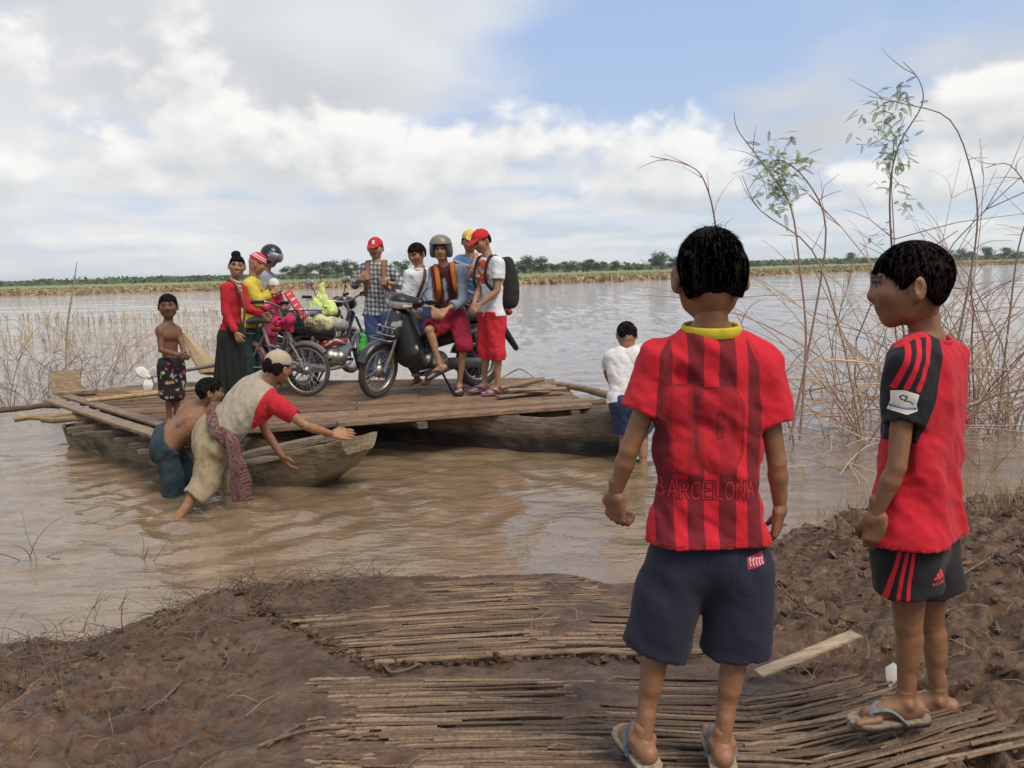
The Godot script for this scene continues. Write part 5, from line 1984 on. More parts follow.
func body_parts(sp: Dictionary, k: Dictionary, base: Vector3) -> Build:
	var b := Build.new()
	var s: float = sp.s
	var skin: Color = sp.skin
	var tone := func(p: Vector3) -> Color:
		var n := cloth_noise.get_noise_3d(p.x * 4.0, p.y * 4.0, p.z * 4.0)
		return skin * (1.0 + 0.16 * n + 0.1 * cloth_noise.get_noise_3d(p.x * 17.0, p.y * 17.0, p.z * 17.0))
	var f := Field.new(sp.cell)
	if sp.has("shirt"):
		torso_rows(f, k, -0.012, 0.78)
	else:
		torso_rows(f, k, 0.0, 0.86, 0.0, 0.72)
		# chest, shoulder blades and the line of the spine
		for e in [-1, 1]:
			f.egg(k.n.lerp(k.p, 0.27) + k.side * k.w * 0.42 * e + k.f * k.w * 0.4, k.side, k.up, k.f, Vector3(0.075, 0.055, 0.03) * s, 0.03)
			f.egg(k.n.lerp(k.p, 0.25) + k.side * k.w * 0.5 * e - k.f * k.w * 0.42, k.side, k.up, k.f, Vector3(0.055, 0.08, 0.022) * s, 0.03)
		f.hollow(k.n.lerp(k.p, 0.3) - k.f * (k.w * 0.52 + 0.012 * s), k.n.lerp(k.p, 0.9) - k.f * (k.w * 0.46 + 0.012 * s), 0.014 * s, 0.014 * s)
	f.cap(k.sa, k.sb, (0.034 if sp.has("shirt") else 0.045) * s, (0.034 if sp.has("shirt") else 0.045) * s, 0.03)
	var hb: Vector3 = k.h - k.hy * k.hh * 0.2 - k.hz * k.hh * 0.1
	f.cap(k.n - k.up * 0.03, hb, 0.054 * s * sp.get("neck", 1.0), 0.05 * s * sp.get("neck", 1.0), 0.025)
	for a in ["a", "b"]:
		f.cap(k.n + k.up * 0.01 * s, k["s" + a] + k.up * 0.005, (0.032 if sp.has("shirt") else 0.04) * s, (0.03 if sp.has("shirt") else 0.038) * s, 0.02)
		var sh: Vector3 = k["s" + a]
		var el: Vector3 = k["e" + a]
		var wr: Vector3 = k["w" + a]
		var ar: float = s * sp.get("arm", 1.0)
		f.cap(sh, el, 0.044 * ar, 0.032 * ar, 0.012)
		f.ball(sh.lerp(el, 0.12), 0.048 * ar, 0.02)
		f.cap(el, el.lerp(wr, 0.3), 0.0315 * ar, 0.0335 * ar, 0.005)
		f.cap(el.lerp(wr, 0.3), wr, 0.0335 * ar, 0.0225 * ar, 0.005)
		if k.has("k" + a):
			var hp: Vector3 = k["h" + a]
			var kn: Vector3 = k["k" + a]
			var an: Vector3 = k["a" + a]
			var back: Vector3 = -(sp.get("foot_" + a, sp.f) as Vector3).normalized()
			var lg: float = s * sp.get("leg", 1.0)
			f.cap(hp, kn, 0.072 * s, 0.047 * lg, 0.02)
			f.cap(kn, an, 0.042 * lg, 0.028 * lg, 0.006)
			f.cap(kn.lerp(an, 0.18) + back * 0.012 * s, kn.lerp(an, 0.45) + back * 0.010 * s, 0.04 * lg, 0.034 * lg, 0.016)
			f.ball(kn - back * 0.012 * s, 0.037 * lg, 0.01)
			f.cap(kn.lerp(an, 0.75) + back * 0.014 * s, an + back * 0.02 * s - Vector3(0, 0.03 * s, 0), 0.018 * s, 0.016 * s, 0.012)
			if not sp.get("fine_feet", false) and sp.get("feet", true):
				var d: Vector3 = (sp.get("foot_" + a, sp.f) as Vector3).normalized()
				foot(f, an, d, sp.foot, d.cross(Vector3.UP).normalized() * (1.0 if a == "a" else -1.0) * sp.get("hands", 1.0))
	garment(b, f, tone, base)
	if sp.get("fine_feet", false):
		for a in ["a", "b"]:
			var ff := Field.new(0.0035)
			var d: Vector3 = (sp.get("foot_" + a, sp.f) as Vector3).normalized()
			foot(ff, k["a" + a], d, sp.foot, d.cross(Vector3.UP).normalized() * (1.0 if a == "a" else -1.0) * sp.get("hands", 1.0))
			garment(b, ff, tone, base)
	# head
	var fh := Field.new(sp.get("head_cell", 0.007))
	head_shape(fh, k.h, k)
	fh.cap(k.n, hb, 0.045 * s * sp.get("neck", 1.0), 0.046 * s * sp.get("neck", 1.0), 0.03)
	fh.cap(hb, k.h + k.hy * k.hh * 0.02 - k.hz * k.hh * 0.12, 0.046 * s, 0.05 * s, 0.03)
	garment(b, fh, head_tint(k.h, k, skin, sp.get("smile", false)), base)
	# hands
	for a in ["a", "b"]:
		var o: Dictionary = sp.get("hand_" + a, {})
		if o.get("none", false):
			continue
		var d: Vector3 = o.get("d", (k["w" + a] - k["e" + a]).normalized())
		var inward: Vector3 = k.side * (1.0 if a == "a" else -1.0)
		var fd := Field.new(sp.get("hand_cell", 0.006))
		hand(fd, k["w" + a], d, o.get("n", inward), o.get("t", k.f), sp.get("hand", 0.16), o.get("curl", 0.45))
		garment(b, fd, tone, base)
	return b


# returns [[part name, Build, material key, label], ...] for one person; runs in a worker thread
func person_parts(sp: Dictionary) -> Array:
	var k := joints(sp)
	var base: Vector3 = sp.base
	var out := []
	out.append(["body", body_parts(sp, k, base), "skin", ""])
	if sp.has("hair"):
		var f := Field.new(sp.get("hair_cell", sp.get("head_cell", 0.007)))
		hair_shape(f, k.h, k, sp.hair)
		var b := Build.new()
		garment(b, f, HAIR, base)
		if sp.hair.has("strands"):
			strands(b, f, k.h, k, base, sp.hair.strands, 5, sp.hair.get("long", 0.03), 0.00045)
		elif not sp.has("hat"):
			strands(b, f, k.h, k, base, 900, 7, 0.03, 0.0022)
		if sp.hair.has("more"):
			sp.hair.more.call(b, k, base)
		out.append(["hair", b, "hair", ""])
	if sp.has("shirt"):
		out.append(["shirt", shirt_parts(sp, k, base), sp.shirt.get("m", "cloth"), sp.shirt.get("label", "")])
	if sp.has("pants"):
		out.append([sp.pants.get("name", "shorts"), pants_parts(sp, k, base), sp.pants.get("m", "cloth"), sp.pants.get("label", "")])
	for e in sp.get("extra", []):
		out.append_array(e.call(sp, k, base))
	return out


# ------------------------------------------------------------------ things people wear
func baseball_cap(c: Color, back_open := false, mark_c: Variant = null) -> Callable:
	return func(sp: Dictionary, k: Dictionary, base: Vector3) -> Array:
		var s: float = k.hh
		var f := Field.new(sp.get("head_cell", 0.007))
		var at := func(a: float, b: float, d: float) -> Vector3: return k.h + (k.hx * a + k.hy * b + k.hz * d) * s
		f.egg(at.call(0, 0.16, -0.035), k.hx, k.hy, k.hz, Vector3(0.385, 0.40, 0.47) * s, 0.02)
		f.cut(at.call(0, 0.13, 0), -k.hy)
		f.egg(at.call(0, 0.175, 0.5), k.hx, (k.hy + k.hz * 0.28).normalized(), (k.hz - k.hy * 0.28).normalized(), Vector3(0.31, 0.035, 0.34) * s, 0.012)
		f.ball(at.call(0, 0.565, -0.035), 0.03 * s, 0.01)
		if back_open:
			f.egg(at.call(0, 0.15, -0.52), k.hx, k.hy, k.hz, Vector3(0.16, 0.13, 0.2) * s, 0.01, true)
		var b := Build.new()
		garment(b, f, func(p: Vector3) -> Color:
			var q: Vector3 = (p - k.h) / s
			if mark_c != null and q.dot(k.hz) > 0.3 and absf(q.dot(k.hx)) < 0.06 and absf(q.dot(k.hy) - 0.34) < 0.09:
				return mark_c
			return c, base)
		return [["cap", b, "cloth", ""]]


func beanie(c: Color, stripe: Color, low := 0.0) -> Callable:
	return func(sp: Dictionary, k: Dictionary, base: Vector3) -> Array:
		var s: float = k.hh
		var f := Field.new(0.007)
		f.egg(k.h + (k.hy * 0.16 - k.hz * 0.035) * s, k.hx, k.hy, k.hz, Vector3(0.39, 0.45, 0.47) * s, 0.02)
		f.cut(k.h + k.hy * (0.08 + low) * s + k.hz * 0.1 * s, -k.hy - k.hz * 0.3)
		f.bend(func(p: Vector3) -> float: return 0.005 * cloth_noise.get_noise_3d(p.x * 30.0, p.y * 6.0, p.z * 30.0))
		var b := Build.new()
		garment(b, f, func(p: Vector3) -> Color:
			var y: float = (p - k.h).dot(k.hy + k.hz * 0.2) / s
			return stripe if (y > 0.28 and y < 0.33) or (y > 0.39 and y < 0.44) else c, base)
		return [["beanie", b, "cloth", ""]]


func helmet(shell: Color, lining: Color, visor: bool) -> Callable:
	return func(sp: Dictionary, k: Dictionary, base: Vector3) -> Array:
		var s: float = k.hh
		var at := func(a: float, b: float, d: float) -> Vector3: return k.h + (k.hx * a + k.hy * b + k.hz * d) * s
		var f := Field.new(0.008)
		f.egg(at.call(0, 0.14, -0.02), k.hx, k.hy, k.hz, Vector3(0.55, 0.56, 0.6) * s, 0.02)
		f.cap(at.call(0.3, -0.2, -0.1), at.call(-0.3, -0.2, -0.1), 0.22 * s, 0.22 * s, 0.06)
		f.hollow(at.call(0, -0.1, 0.2), at.call(0, -0.16, 0.8), 0.30 * s, 0.42 * s)
		f.hollow(at.call(0, 0.05, 0.25), at.call(0, 0.02, 0.9), 0.3 * s, 0.36 * s)
		f.hollow(at.call(0, -0.2, -0.02), at.call(0, -0.8, -0.02), 0.36 * s, 0.36 * s)
		f.cut(at.call(0, -0.36, 0), -k.hy)
		var b := Build.new()
		garment(b, f, func(p: Vector3) -> Color:
			var q: Vector3 = (p - k.h) / s
			var r := Vector3(q.dot(k.hx) / 0.55, (q.dot(k.hy) - 0.14) / 0.56, (q.dot(k.hz) + 0.02) / 0.6).length()
			return lining if r < 0.93 or q.dot(k.hy) < -0.3 else shell, base)
		var out := [["helmet", b, "paint", ""]]
		var fv := Field.new(0.008)
		if visor:
			fv.egg(at.call(0, 0.12, 0.0), k.hx, k.hy, k.hz, Vector3(0.575, 0.5, 0.66) * s, 0.02)
			fv.egg(at.call(0, 0.12, -0.04), k.hx, k.hy, k.hz, Vector3(0.56, 0.48, 0.64) * s, 0.02, true)
			fv.cut(at.call(0, 0, 0.12), -k.hz)
			fv.cut(at.call(0, -0.1, 0.5), -k.hy)
			fv.cut(at.call(0, 0.4, 0.3), k.hy)
		else:
			# visor pushed up over the brow
			fv.egg(at.call(0, 0.2, 0.0), k.hx, k.hy, k.hz, Vector3(0.58, 0.56, 0.64) * s, 0.02)
			fv.egg(at.call(0, 0.18, -0.03), k.hx, k.hy, k.hz, Vector3(0.555, 0.54, 0.615) * s, 0.02, true)
			fv.cut(at.call(0, 0, 0.1), -k.hz)
			fv.cut(at.call(0, 0.26, 0.5), -k.hy)
		var b2 := Build.new()
		garment(b2, fv, Color(0.45, 0.45, 0.44) if visor else Color(0.2, 0.175, 0.14), base)
		out.append(["visor", b2, "metal" if visor else "plastic", ""])
		return out


func backpack(c: Color, strap: Color, size := 1.0) -> Callable:
	return func(sp: Dictionary, k: Dictionary, base: Vector3) -> Array:
		var f := Field.new(0.011)
		var w: float = k.w
		var mid: Vector3 = k.n.lerp(k.p, 0.45) - k.f * (w * 0.75 + 0.07)
		for e in [[0.17, 0.06], [0.1, 0.085], [0.02, 0.1], [-0.06, 0.105], [-0.14, 0.1]]:
			var q: Vector3 = mid + k.up * e[0] * size
			f.cap(q - k.side * 0.08, q + k.side * 0.08, e[1] * size, e[1] * size, 0.04, k.f, 0.8)
		f.cap(mid - k.up * 0.12 - k.f * 0.07 - k.side * 0.05, mid - k.up * 0.12 - k.f * 0.07 + k.side * 0.05, 0.05, 0.05, 0.02)
		f.bend(folds(0.012, k, 31.0))
		var b := Build.new()
		garment(b, f, c, base)
		var out := [["backpack", b, "cloth", ""]]
		for e in [-1, 1]:
			out.append(["backpack_strap", strap_build(k, base, e, strap), "cloth", ""])
		return out


func strap_build(k: Dictionary, base: Vector3, e: int, c: Color) -> Build:
	var b := Build.new()
	var w: float = k.w
	var pts := [k.n.lerp(k.p, 0.3) + k.side * w * 0.62 * e - k.f * (w * 0.62), k.n.lerp(k.p, 0.04) + k.side * w * 0.62 * e - k.f * w * 0.3 + k.up * 0.02, k.n.lerp(k.p, -0.01) + k.side * w * 0.6 * e + k.f * (w * 0.3 + 0.01) + k.up * 0.012, k.n.lerp(k.p, 0.2) + k.side * w * 0.6 * e + k.f * (w * 0.66 + 0.025), k.n.lerp(k.p, 0.42) + k.side * w * 0.66 * e + k.f * (w * 0.68 + 0.03), k.n.lerp(k.p, 0.62) + k.side * w * 0.95 * e + k.f * (w * 0.3)]
	var line := []
	for p in curve(pts, 4):
		line.append(p - base)
	b.tube(line, [0.026], 8, c, 0.3, k.f)
	return b


func cross_strap(c: Color, e: int, bag := Color(0, 0, 0, 0)) -> Callable:
	return func(sp: Dictionary, k: Dictionary, base: Vector3) -> Array:
		var b := Build.new()
		var w: float = k.w
		var line := []
		for p in curve([k.n.lerp(k.p, 0.1) + k.side * w * 0.5 * e - k.f * w * 0.5, k.n.lerp(k.p, -0.02) + k.side * w * 0.5 * e + k.up * 0.03, k.n.lerp(k.p, 0.15) + k.side * w * 0.3 * e + k.f * (w * 0.68 + 0.03), k.n.lerp(k.p, 0.5) - k.side * w * 0.3 * e + k.f * (w * 0.68 + 0.035), k.n.lerp(k.p, 0.85) - k.side * w * 0.9 * e + k.f * w * 0.5, k.n.lerp(k.p, 1.0) - k.side * w * 1.15 * e], 4):
			line.append(p - base)
		b.tube(line, [0.018], 8, c, 0.3, k.f)
		var out := [["shoulder_strap", b, "cloth", ""]]
		if bag.a > 0.5:
			var f := Field.new(0.01)
			var q: Vector3 = k.p - k.side * w * 1.25 * e
			f.cap(q + k.up * 0.03, q - k.up * 0.06, 0.06, 0.065, 0.03, k.side, 0.6)
			var b2 := Build.new()
			garment(b2, f, bag, base)
			out.append(["shoulder_bag", b2, "cloth", ""])
		return out


func flip_flops(sole: Color, strap: Color) -> Callable:
	return func(sp: Dictionary, k: Dictionary, base: Vector3) -> Array:
		var out := []
		for a in ["a", "b"]:
			var d: Vector3 = (sp.get("foot_" + a, sp.f) as Vector3).normalized()
			var up := (Vector3.UP - d * d.y).normalized()
			var o := d.cross(up).normalized() * (1.0 if a == "a" else -1.0) * float(sp.get("hands", 1.0))
			var s: float = sp.foot
			var floor_: Vector3 = k["a" + a] - up * s * 0.27
			var rows := []
			var b := Build.new()
			var th := 0.06 * s
			for e in [[-0.34, 0.05], [-0.32, 0.12], [-0.25, 0.17], [-0.1, 0.18], [0.1, 0.175], [0.3, 0.2], [0.48, 0.225], [0.62, 0.215], [0.74, 0.15], [0.8, 0.05]]:
				var p: Vector3 = floor_ + d * s * e[0] - base
				var w: float = e[1] * s
				rows.append([p - o * w + up * 0.004, p - o * w * 0.96 + up * 0.008, p + o * w * 0.96 + up * 0.008, p + o * w + up * 0.004, p + o * w * 0.97 - up * th, p - o * w * 0.97 - up * th])
			b.loft(rows, sole, true)
			for e in [0, rows.size() - 1]:
				var first := b.v.size()
				for p in rows[e]:
					b.vert(p, d * (1.0 if e else -1.0), sole)
				for j in range(1, 5):
					b.tri(first, first + j, first + j + 1)
			out.append(["flip_flop_sole", b, "rubber", ""])
			b = Build.new()
			var toe := floor_ + d * s * 0.52 - o * s * 0.07 + up * s * 0.10 - base
			for e in [-1, 1]:
				b.tube(curve([toe - up * s * 0.08, toe + up * s * 0.06, floor_ - base + d * s * 0.28 + o * s * 0.13 * e + up * s * 0.2, floor_ - base + d * s * 0.05 + o * s * 0.18 * e + up * s * 0.01], 4), [0.022 * s, 0.03 * s, 0.035 * s, 0.045 * s, 0.05 * s, 0.05 * s, 0.05 * s, 0.05 * s, 0.045 * s], 6, strap, 0.5, up)
			out.append(["flip_flop_strap", b, "rubber", ""])
		return out


# ------------------------------------------------------------------ prints on the jerseys and shorts (flat dye on cloth)
func stroke(im: Image, pts: Array, half: float, c: Color) -> void:
	for k in pts.size() - 1:
		var a: Vector2 = pts[k]
		var b: Vector2 = pts[k + 1]
		var lo := a.min(b) - Vector2.ONE * (half + 1.0)
		var hi := a.max(b) + Vector2.ONE * (half + 1.0)
		for y in range(maxi(0, int(lo.y)), mini(im.get_height() - 1, int(hi.y)) + 1):
			for x in range(maxi(0, int(lo.x)), mini(im.get_width() - 1, int(hi.x)) + 1):
				var p := Vector2(x + 0.5, y + 0.5)
				var d := p.distance_to(Geometry2D.get_closest_point_to_segment(p, a, b)) - half
				if d < 0.7:
					im.set_pixel(x, y, im.get_pixel(x, y).lerp(c, clampf(0.5 - d, 0.0, 1.0)))


func fill_shape(im: Image, pts: Array, c: Color, dots: Variant = null) -> void:
	var poly := PackedVector2Array(pts)
	var lo := poly[0]
	var hi := poly[0]
	for p in poly:
		lo = lo.min(p)
		hi = hi.max(p)
	for y in range(maxi(0, int(lo.y)), mini(im.get_height() - 1, int(hi.y)) + 1):
		for x in range(maxi(0, int(lo.x)), mini(im.get_width() - 1, int(hi.x)) + 1):
			if Geometry2D.is_point_in_polygon(Vector2(x + 0.5, y + 0.5), poly):
				if dots != null and posmod(x + (y / 9 % 2) * 5, 10) < 4 and posmod(y, 9) < 4:
					im.set_pixel(x, y, im.get_pixel(x, y).lerp(dots, 0.8))
				else:
					im.set_pixel(x, y, im.get_pixel(x, y).lerp(c, c.a))


const GLYPH := {
	"A": [[[0, 1], [0.5, 0], [1, 1]], [[0.2, 0.65], [0.8, 0.65]]],
	"B": [[[0, 0], [0, 1], [0.75, 1], [1, 0.8], [0.8, 0.5], [0, 0.5]], [[0, 0], [0.7, 0], [0.9, 0.22], [0.7, 0.5]]],
	"C": [[[1, 0.15], [0.75, 0], [0.25, 0], [0, 0.25], [0, 0.75], [0.25, 1], [0.75, 1], [1, 0.85]]],
	"E": [[[1, 0], [0, 0], [0, 1], [1, 1]], [[0, 0.5], [0.8, 0.5]]],
	"L": [[[0, 0], [0, 1], [1, 1]]],
	"N": [[[0, 1], [0, 0], [1, 1], [1, 0]]],
	"O": [[[0.25, 0], [0.75, 0], [1, 0.25], [1, 0.75], [0.75, 1], [0.25, 1], [0, 0.75], [0, 0.25], [0.25, 0]]],
	"R": [[[0, 1], [0, 0], [0.75, 0], [1, 0.22], [0.75, 0.5], [0, 0.5]], [[0.5, 0.5], [1, 1]]],
}


func write(im: Image, text: String, at: Vector2, size: Vector2, pitch: float, half: float, c: Color) -> void:
	for k in text.length():
		for line in GLYPH[text[k]]:
			var pts := []
			for p in line:
				pts.append(at + Vector2(k * pitch + p[0] * size.x, p[1] * size.y))
			stroke(im, pts, half, c)


func print_mat(im: Image, rough := 0.88) -> StandardMaterial3D:
	var m := StandardMaterial3D.new()
	m.albedo_texture = ImageTexture.create_from_image(im)
	m.texture_repeat = false
	m.roughness = rough
	m.rim_enabled = true
	m.rim = 0.12
	return m


func jersey_print() -> Image:
	# five texels for each pixel of the photograph's scale; the sheet covers 600..820 by 310..570
	var q := 4.0
	var at := func(x: float, y: float) -> Vector2: return Vector2((x - 600.0) * q, (y - 310.0) * q)
	var red := Color8(196, 18, 40)
	var dark := Color8(112, 14, 28)
	var im := Image.create(880, 1040, false, Image.FORMAT_RGB8)
	im.fill(red)
	for s in [[[660, 352], [672, 340], [672, 580], [655, 580], [655, 415]], [[687, 325], [702, 325], [701, 580], [684, 580]], [[717, 325], [734, 325], [732, 580], [715, 580]], [[746, 340], [756, 366], [760, 415], [759, 580], [743, 580]]]:
		var pts := []
		for p in s:
			pts.append(at.call(p[0], p[1]))
		fill_shape(im, pts, dark)
	# raglan seams
	for s in [[[679, 330], [668, 352], [657, 388], [655, 420]], [[744, 330], [755, 355], [760, 390], [760, 425]]]:
		var pts := []
		for p in s:
			pts.append(at.call(p[0], p[1]))
		stroke(im, pts, 1.6, Color8(150, 14, 30))
	var one := []
	for p in [[663, 386], [691, 385], [691, 457], [697, 460], [697, 473], [664, 473], [664, 460], [669, 457], [669, 413], [663, 413]]:
		one.append(at.call(p[0], p[1]))
	var nil := []
	for p in [[702, 388], [731, 388], [740, 404], [740, 455], [729, 473], [706, 473], [697, 457], [697, 404]]:
		nil.append(at.call(p[0], p[1]))
	var slot := []
	for p in [[714, 413], [721, 413], [720, 438], [714, 440]]:
		slot.append(at.call(p[0], p[1]))
	for shape in [one, nil]:
		fill_shape(im, shape, Color(0.7, 0.06, 0.13, 0.75), Color8(140, 12, 30))
		shape.append(shape[0])
		stroke(im, shape, 4.2, Color8(96, 8, 20))
		stroke(im, shape, 1.3, Color8(196, 22, 44))
	fill_shape(im, slot, Color8(140, 14, 30))
	slot.append(slot[0])
	stroke(im, slot, 2.2, Color8(110, 10, 24))
	write(im, "BARCELONA", at.call(657.0, 482), Vector2(7.7, 17.0) * q, 10.9 * q, 8.2, Color8(88, 8, 20))
	write(im, "BARCELONA", at.call(657.0, 482), Vector2(7.7, 17.0) * q, 10.9 * q, 2.6, Color8(196, 20, 40))
	stroke(im, [at.call(600, 545), at.call(820, 545)], 1.2, Color8(150, 14, 30))
	return im


func navy_print() -> Image:
	var q := 4.0
	var at := func(x: float, y: float) -> Vector2: return Vector2((x - 600.0) * q, (y - 530.0) * q)
	var im := Image.create(800, 620, false, Image.FORMAT_RGB8)
	im.fill(Color8(30, 33, 52))
	var seam := Color8(18, 20, 34)
	stroke(im, [at.call(737, 540), at.call(736, 588), at.call(741, 594), at.call(766, 591), at.call(770, 585)], 2.0, seam)
	stroke(im, [at.call(734, 540), at.call(733, 590), at.call(740, 597), at.call(768, 594)], 1.0, Color8(44, 48, 70))
	stroke(im, [at.call(707, 540), at.call(706, 640)], 2.0, seam)
	var patch := []
	for p in [[745, 553], [764, 550], [765, 562], [746, 566]]:
		patch.append(at.call(p[0], p[1]))
	fill_shape(im, patch, Color8(176, 60, 78))
	for k in 5:
		var x := 747.0 + k * 3.4
		stroke(im, [at.call(x, 556.0 + sin(k * 2.0)), at.call(x + 2.2, 555.0 - cos(k)), at.call(x + 1.0, 559.0), at.call(x + 2.4, 562.0)], 2.0, Color8(224, 200, 205))
	return im


func side_print() -> Image:
	# the black-sleeved jersey; covers 850..980 by 325..565
	var q := 5.0
	var at := func(x: float, y: float) -> Vector2: return Vector2((x - 850.0) * q, (y - 325.0) * q)
	var im := Image.create(650, 1200, false, Image.FORMAT_RGB8)
	im.fill(Color8(188, 14, 36))
	var pts := []
	for p in [[893, 352], [912, 342], [940, 338], [937, 362], [929, 405], [914, 446], [850, 446], [850, 330]]:
		pts.append(at.call(p[0], p[1]))
	fill_shape(im, pts, Color8(18, 19, 26))
	for s in [[[904, 347], [890, 387]], [[916, 343], [899, 388]], [[927, 341], [909, 390]]]:
		stroke(im, [at.call(s[0][0], s[0][1]), at.call(s[1][0], s[1][1])], 12.5, Color8(205, 18, 42))
	var badge := []
	for p in [[888, 392], [897, 391], [909, 395], [907, 404], [909, 411], [899, 414], [886, 410], [888, 401]]:
		badge.append(at.call(p[0], p[1]))
	fill_shape(im, badge, Color8(214, 212, 204))
	badge.append(badge[0])
	stroke(im, badge, 2.0, Color8(236, 234, 228))
	# the little figure and the blue ribbon in the badge
	stroke(im, [at.call(894, 397), at.call(896, 395.5), at.call(899, 397), at.call(898, 400), at.call(895, 400), at.call(894, 397)], 3.0, Color8(60, 60, 70))
	stroke(im, [at.call(897, 401), at.call(901, 401.5), at.call(904, 404)], 3.0, Color8(70, 70, 80))
	stroke(im, [at.call(887.5, 406), at.call(897, 408.5), at.call(907, 408.5)], 5.0, Color8(58, 88, 150))
	stroke(im, [at.call(889, 406), at.call(898, 408.3), at.call(905, 408.6)], 1.0, Color8(210, 215, 225))
	return im


func dark_print() -> Image:
	# black shorts with three red stripes and a red mark; covers 850..980 by 535..605
	var q := 6.0
	var at := func(x: float, y: float) -> Vector2: return Vector2((x - 850.0) * q, (y - 535.0) * q)
	var im := Image.create(780, 420, false, Image.FORMAT_RGB8)
	im.fill(Color8(16, 16, 20))
	for s in [[886, 876], [892, 884.5], [897.5, 893]]:
		stroke(im, [at.call(s[0], 540), at.call(s[1], 596)], 10.0, Color8(206, 24, 46))
	var red := Color8(222, 52, 70)
	# three slanted bars growing to a peak, and a line of small letters under them
	for b in [[[921, 569], [925, 569], [923.4, 565.5], [920.2, 567.2]], [[926, 569], [930.4, 569], [926.6, 561.4], [923.4, 563.2]], [[931.4, 569], [936.0, 569], [930.6, 558.6], [927.4, 560.2]]]:
		var pts := []
		for p in b:
			pts.append(at.call(p[0], p[1]))
		fill_shape(im, pts, red)
	var small := {"a": [[[0, 0.6], [0.5, 0.4], [0.9, 0.6], [0.9, 1], [0.4, 1], [0.1, 0.8], [0.9, 0.72]]], "d": [[[0.9, 0], [0.9, 1], [0.3, 1], [0.1, 0.7], [0.4, 0.45], [0.9, 0.5]]], "i": [[[0.5, 0.4], [0.5, 1]], [[0.5, 0.1], [0.5, 0.16]]], "s": [[[0.9, 0.5], [0.3, 0.45], [0.2, 0.65], [0.8, 0.8], [0.7, 1], [0.1, 0.95]]]}
	var x := 919.0
	for ch in ["a", "d", "i", "d", "a", "s"]:
		for line in small[ch]:
			var pts := []
			for p in line:
				pts.append(at.call(x + p[0] * (2.9 if ch != "i" else 1.6), 570.3 + p[1] * 4.2))
			stroke(im, pts, 1.7, red)
		x += 3.5 if ch != "i" else 2.0
	return im


func scarf_parts(sp: Dictionary, k: Dictionary, base: Vector3) -> Array:
	# a checked scarf wound round the waist with its end hanging down
	var f := Field.new(0.011)
	var c: Vector3 = k.p + k.up * 0.1
	f.cap(c - k.side * k.w * 0.4, c + k.side * k.w * 0.4, k.w * 0.72 + 0.02, k.w * 0.72 + 0.02, 0.03, k.f, 0.86)
	f.cut(c + k.up * 0.035, k.up)
	f.cut(c - k.up * 0.035, -k.up)
	f.bend(folds(0.014, k, 77.0, 2.0))
	var check := func(p: Vector3) -> Color:
		var a := int(floor((p.x + p.z) * 90.0)) + int(floor(p.y * 90.0))
		return Color(0.10, 0.03, 0.035) if posmod(a, 2) == 0 else Color(0.22, 0.13, 0.125)
	var b := Build.new()
	garment(b, f, check, base)
	var g := Field.new(0.01)
	var pts := [at_depth(224, 430, sp.z + 0.2), at_depth(233, 445, sp.z + 0.25), at_depth(239, 465, sp.z + 0.25), at_depth(241, 482, sp.z + 0.22), at_depth(243, 501, sp.z + 0.2)]
	for i in 4:
		g.cap(pts[i], pts[i + 1], 0.036 + 0.009 * i, 0.045 + 0.009 * i, 0.02, Vector3(0.3, 0, 0.95).normalized(), 0.4)
	g.bend(func(p: Vector3) -> float: return 0.03 * cloth_noise.get_noise_3d(p.x * 12.0, p.y * 1.5, p.z * 12.0))
	g.cut(pts[4], Vector3.DOWN)
	garment(b, g, check, base)
	return [["waist_scarf", b, "cloth", ""]]


func collar(c: Color, r: float, thick: float) -> Callable:
	return func(sp: Dictionary, k: Dictionary, base: Vector3) -> Array:
		var b := Build.new()
		var up: Vector3 = (k.up - k.f * 0.12).normalized()
		var x: Vector3 = k.side
		var y: Vector3 = up.cross(x)
		var pts := []
		for i in 28:
			var a := TAU * i / 28.0
			pts.append(k.n + up * (0.0 * sp.s) + x * cos(a) * r * 1.15 * sp.s + y * sin(a) * r * sp.s - base)
		b.tube(pts, [thick], 8, c, 2.5, up, true)
		return [["collar", b, "cloth", ""]]


func skirt_of(c: Color, points: Array) -> Callable:
	return func(sp: Dictionary, k: Dictionary, base: Vector3) -> Array:
		var f := Field.new(0.011)
		var top: Vector3 = k.p + k.up * 0.1
		var low := at_depth(points[0], points[1], sp.z)
		f.cap(top, k.p - Vector3(0, 0.05, 0), 0.115, 0.14, 0.04, k.f, 0.85)
		f.cap(k.p - Vector3(0, 0.05, 0), low, 0.14, 0.165, 0.04, Vector3.ZERO, 1.0, true)
		f.bend(func(p: Vector3) -> float: return 0.02 * sin(atan2(p.x - low.x, p.z - low.z) * 13.0 + 1.5 * cloth_noise.get_noise_2d(p.y * 2.0, 4.0)) * smoothstep(top.y, low.y, p.y))
		f.cut(top, Vector3.UP)
		var b := Build.new()
		garment(b, f, c, base)
		return [["skirt", b, "cloth", ""]]


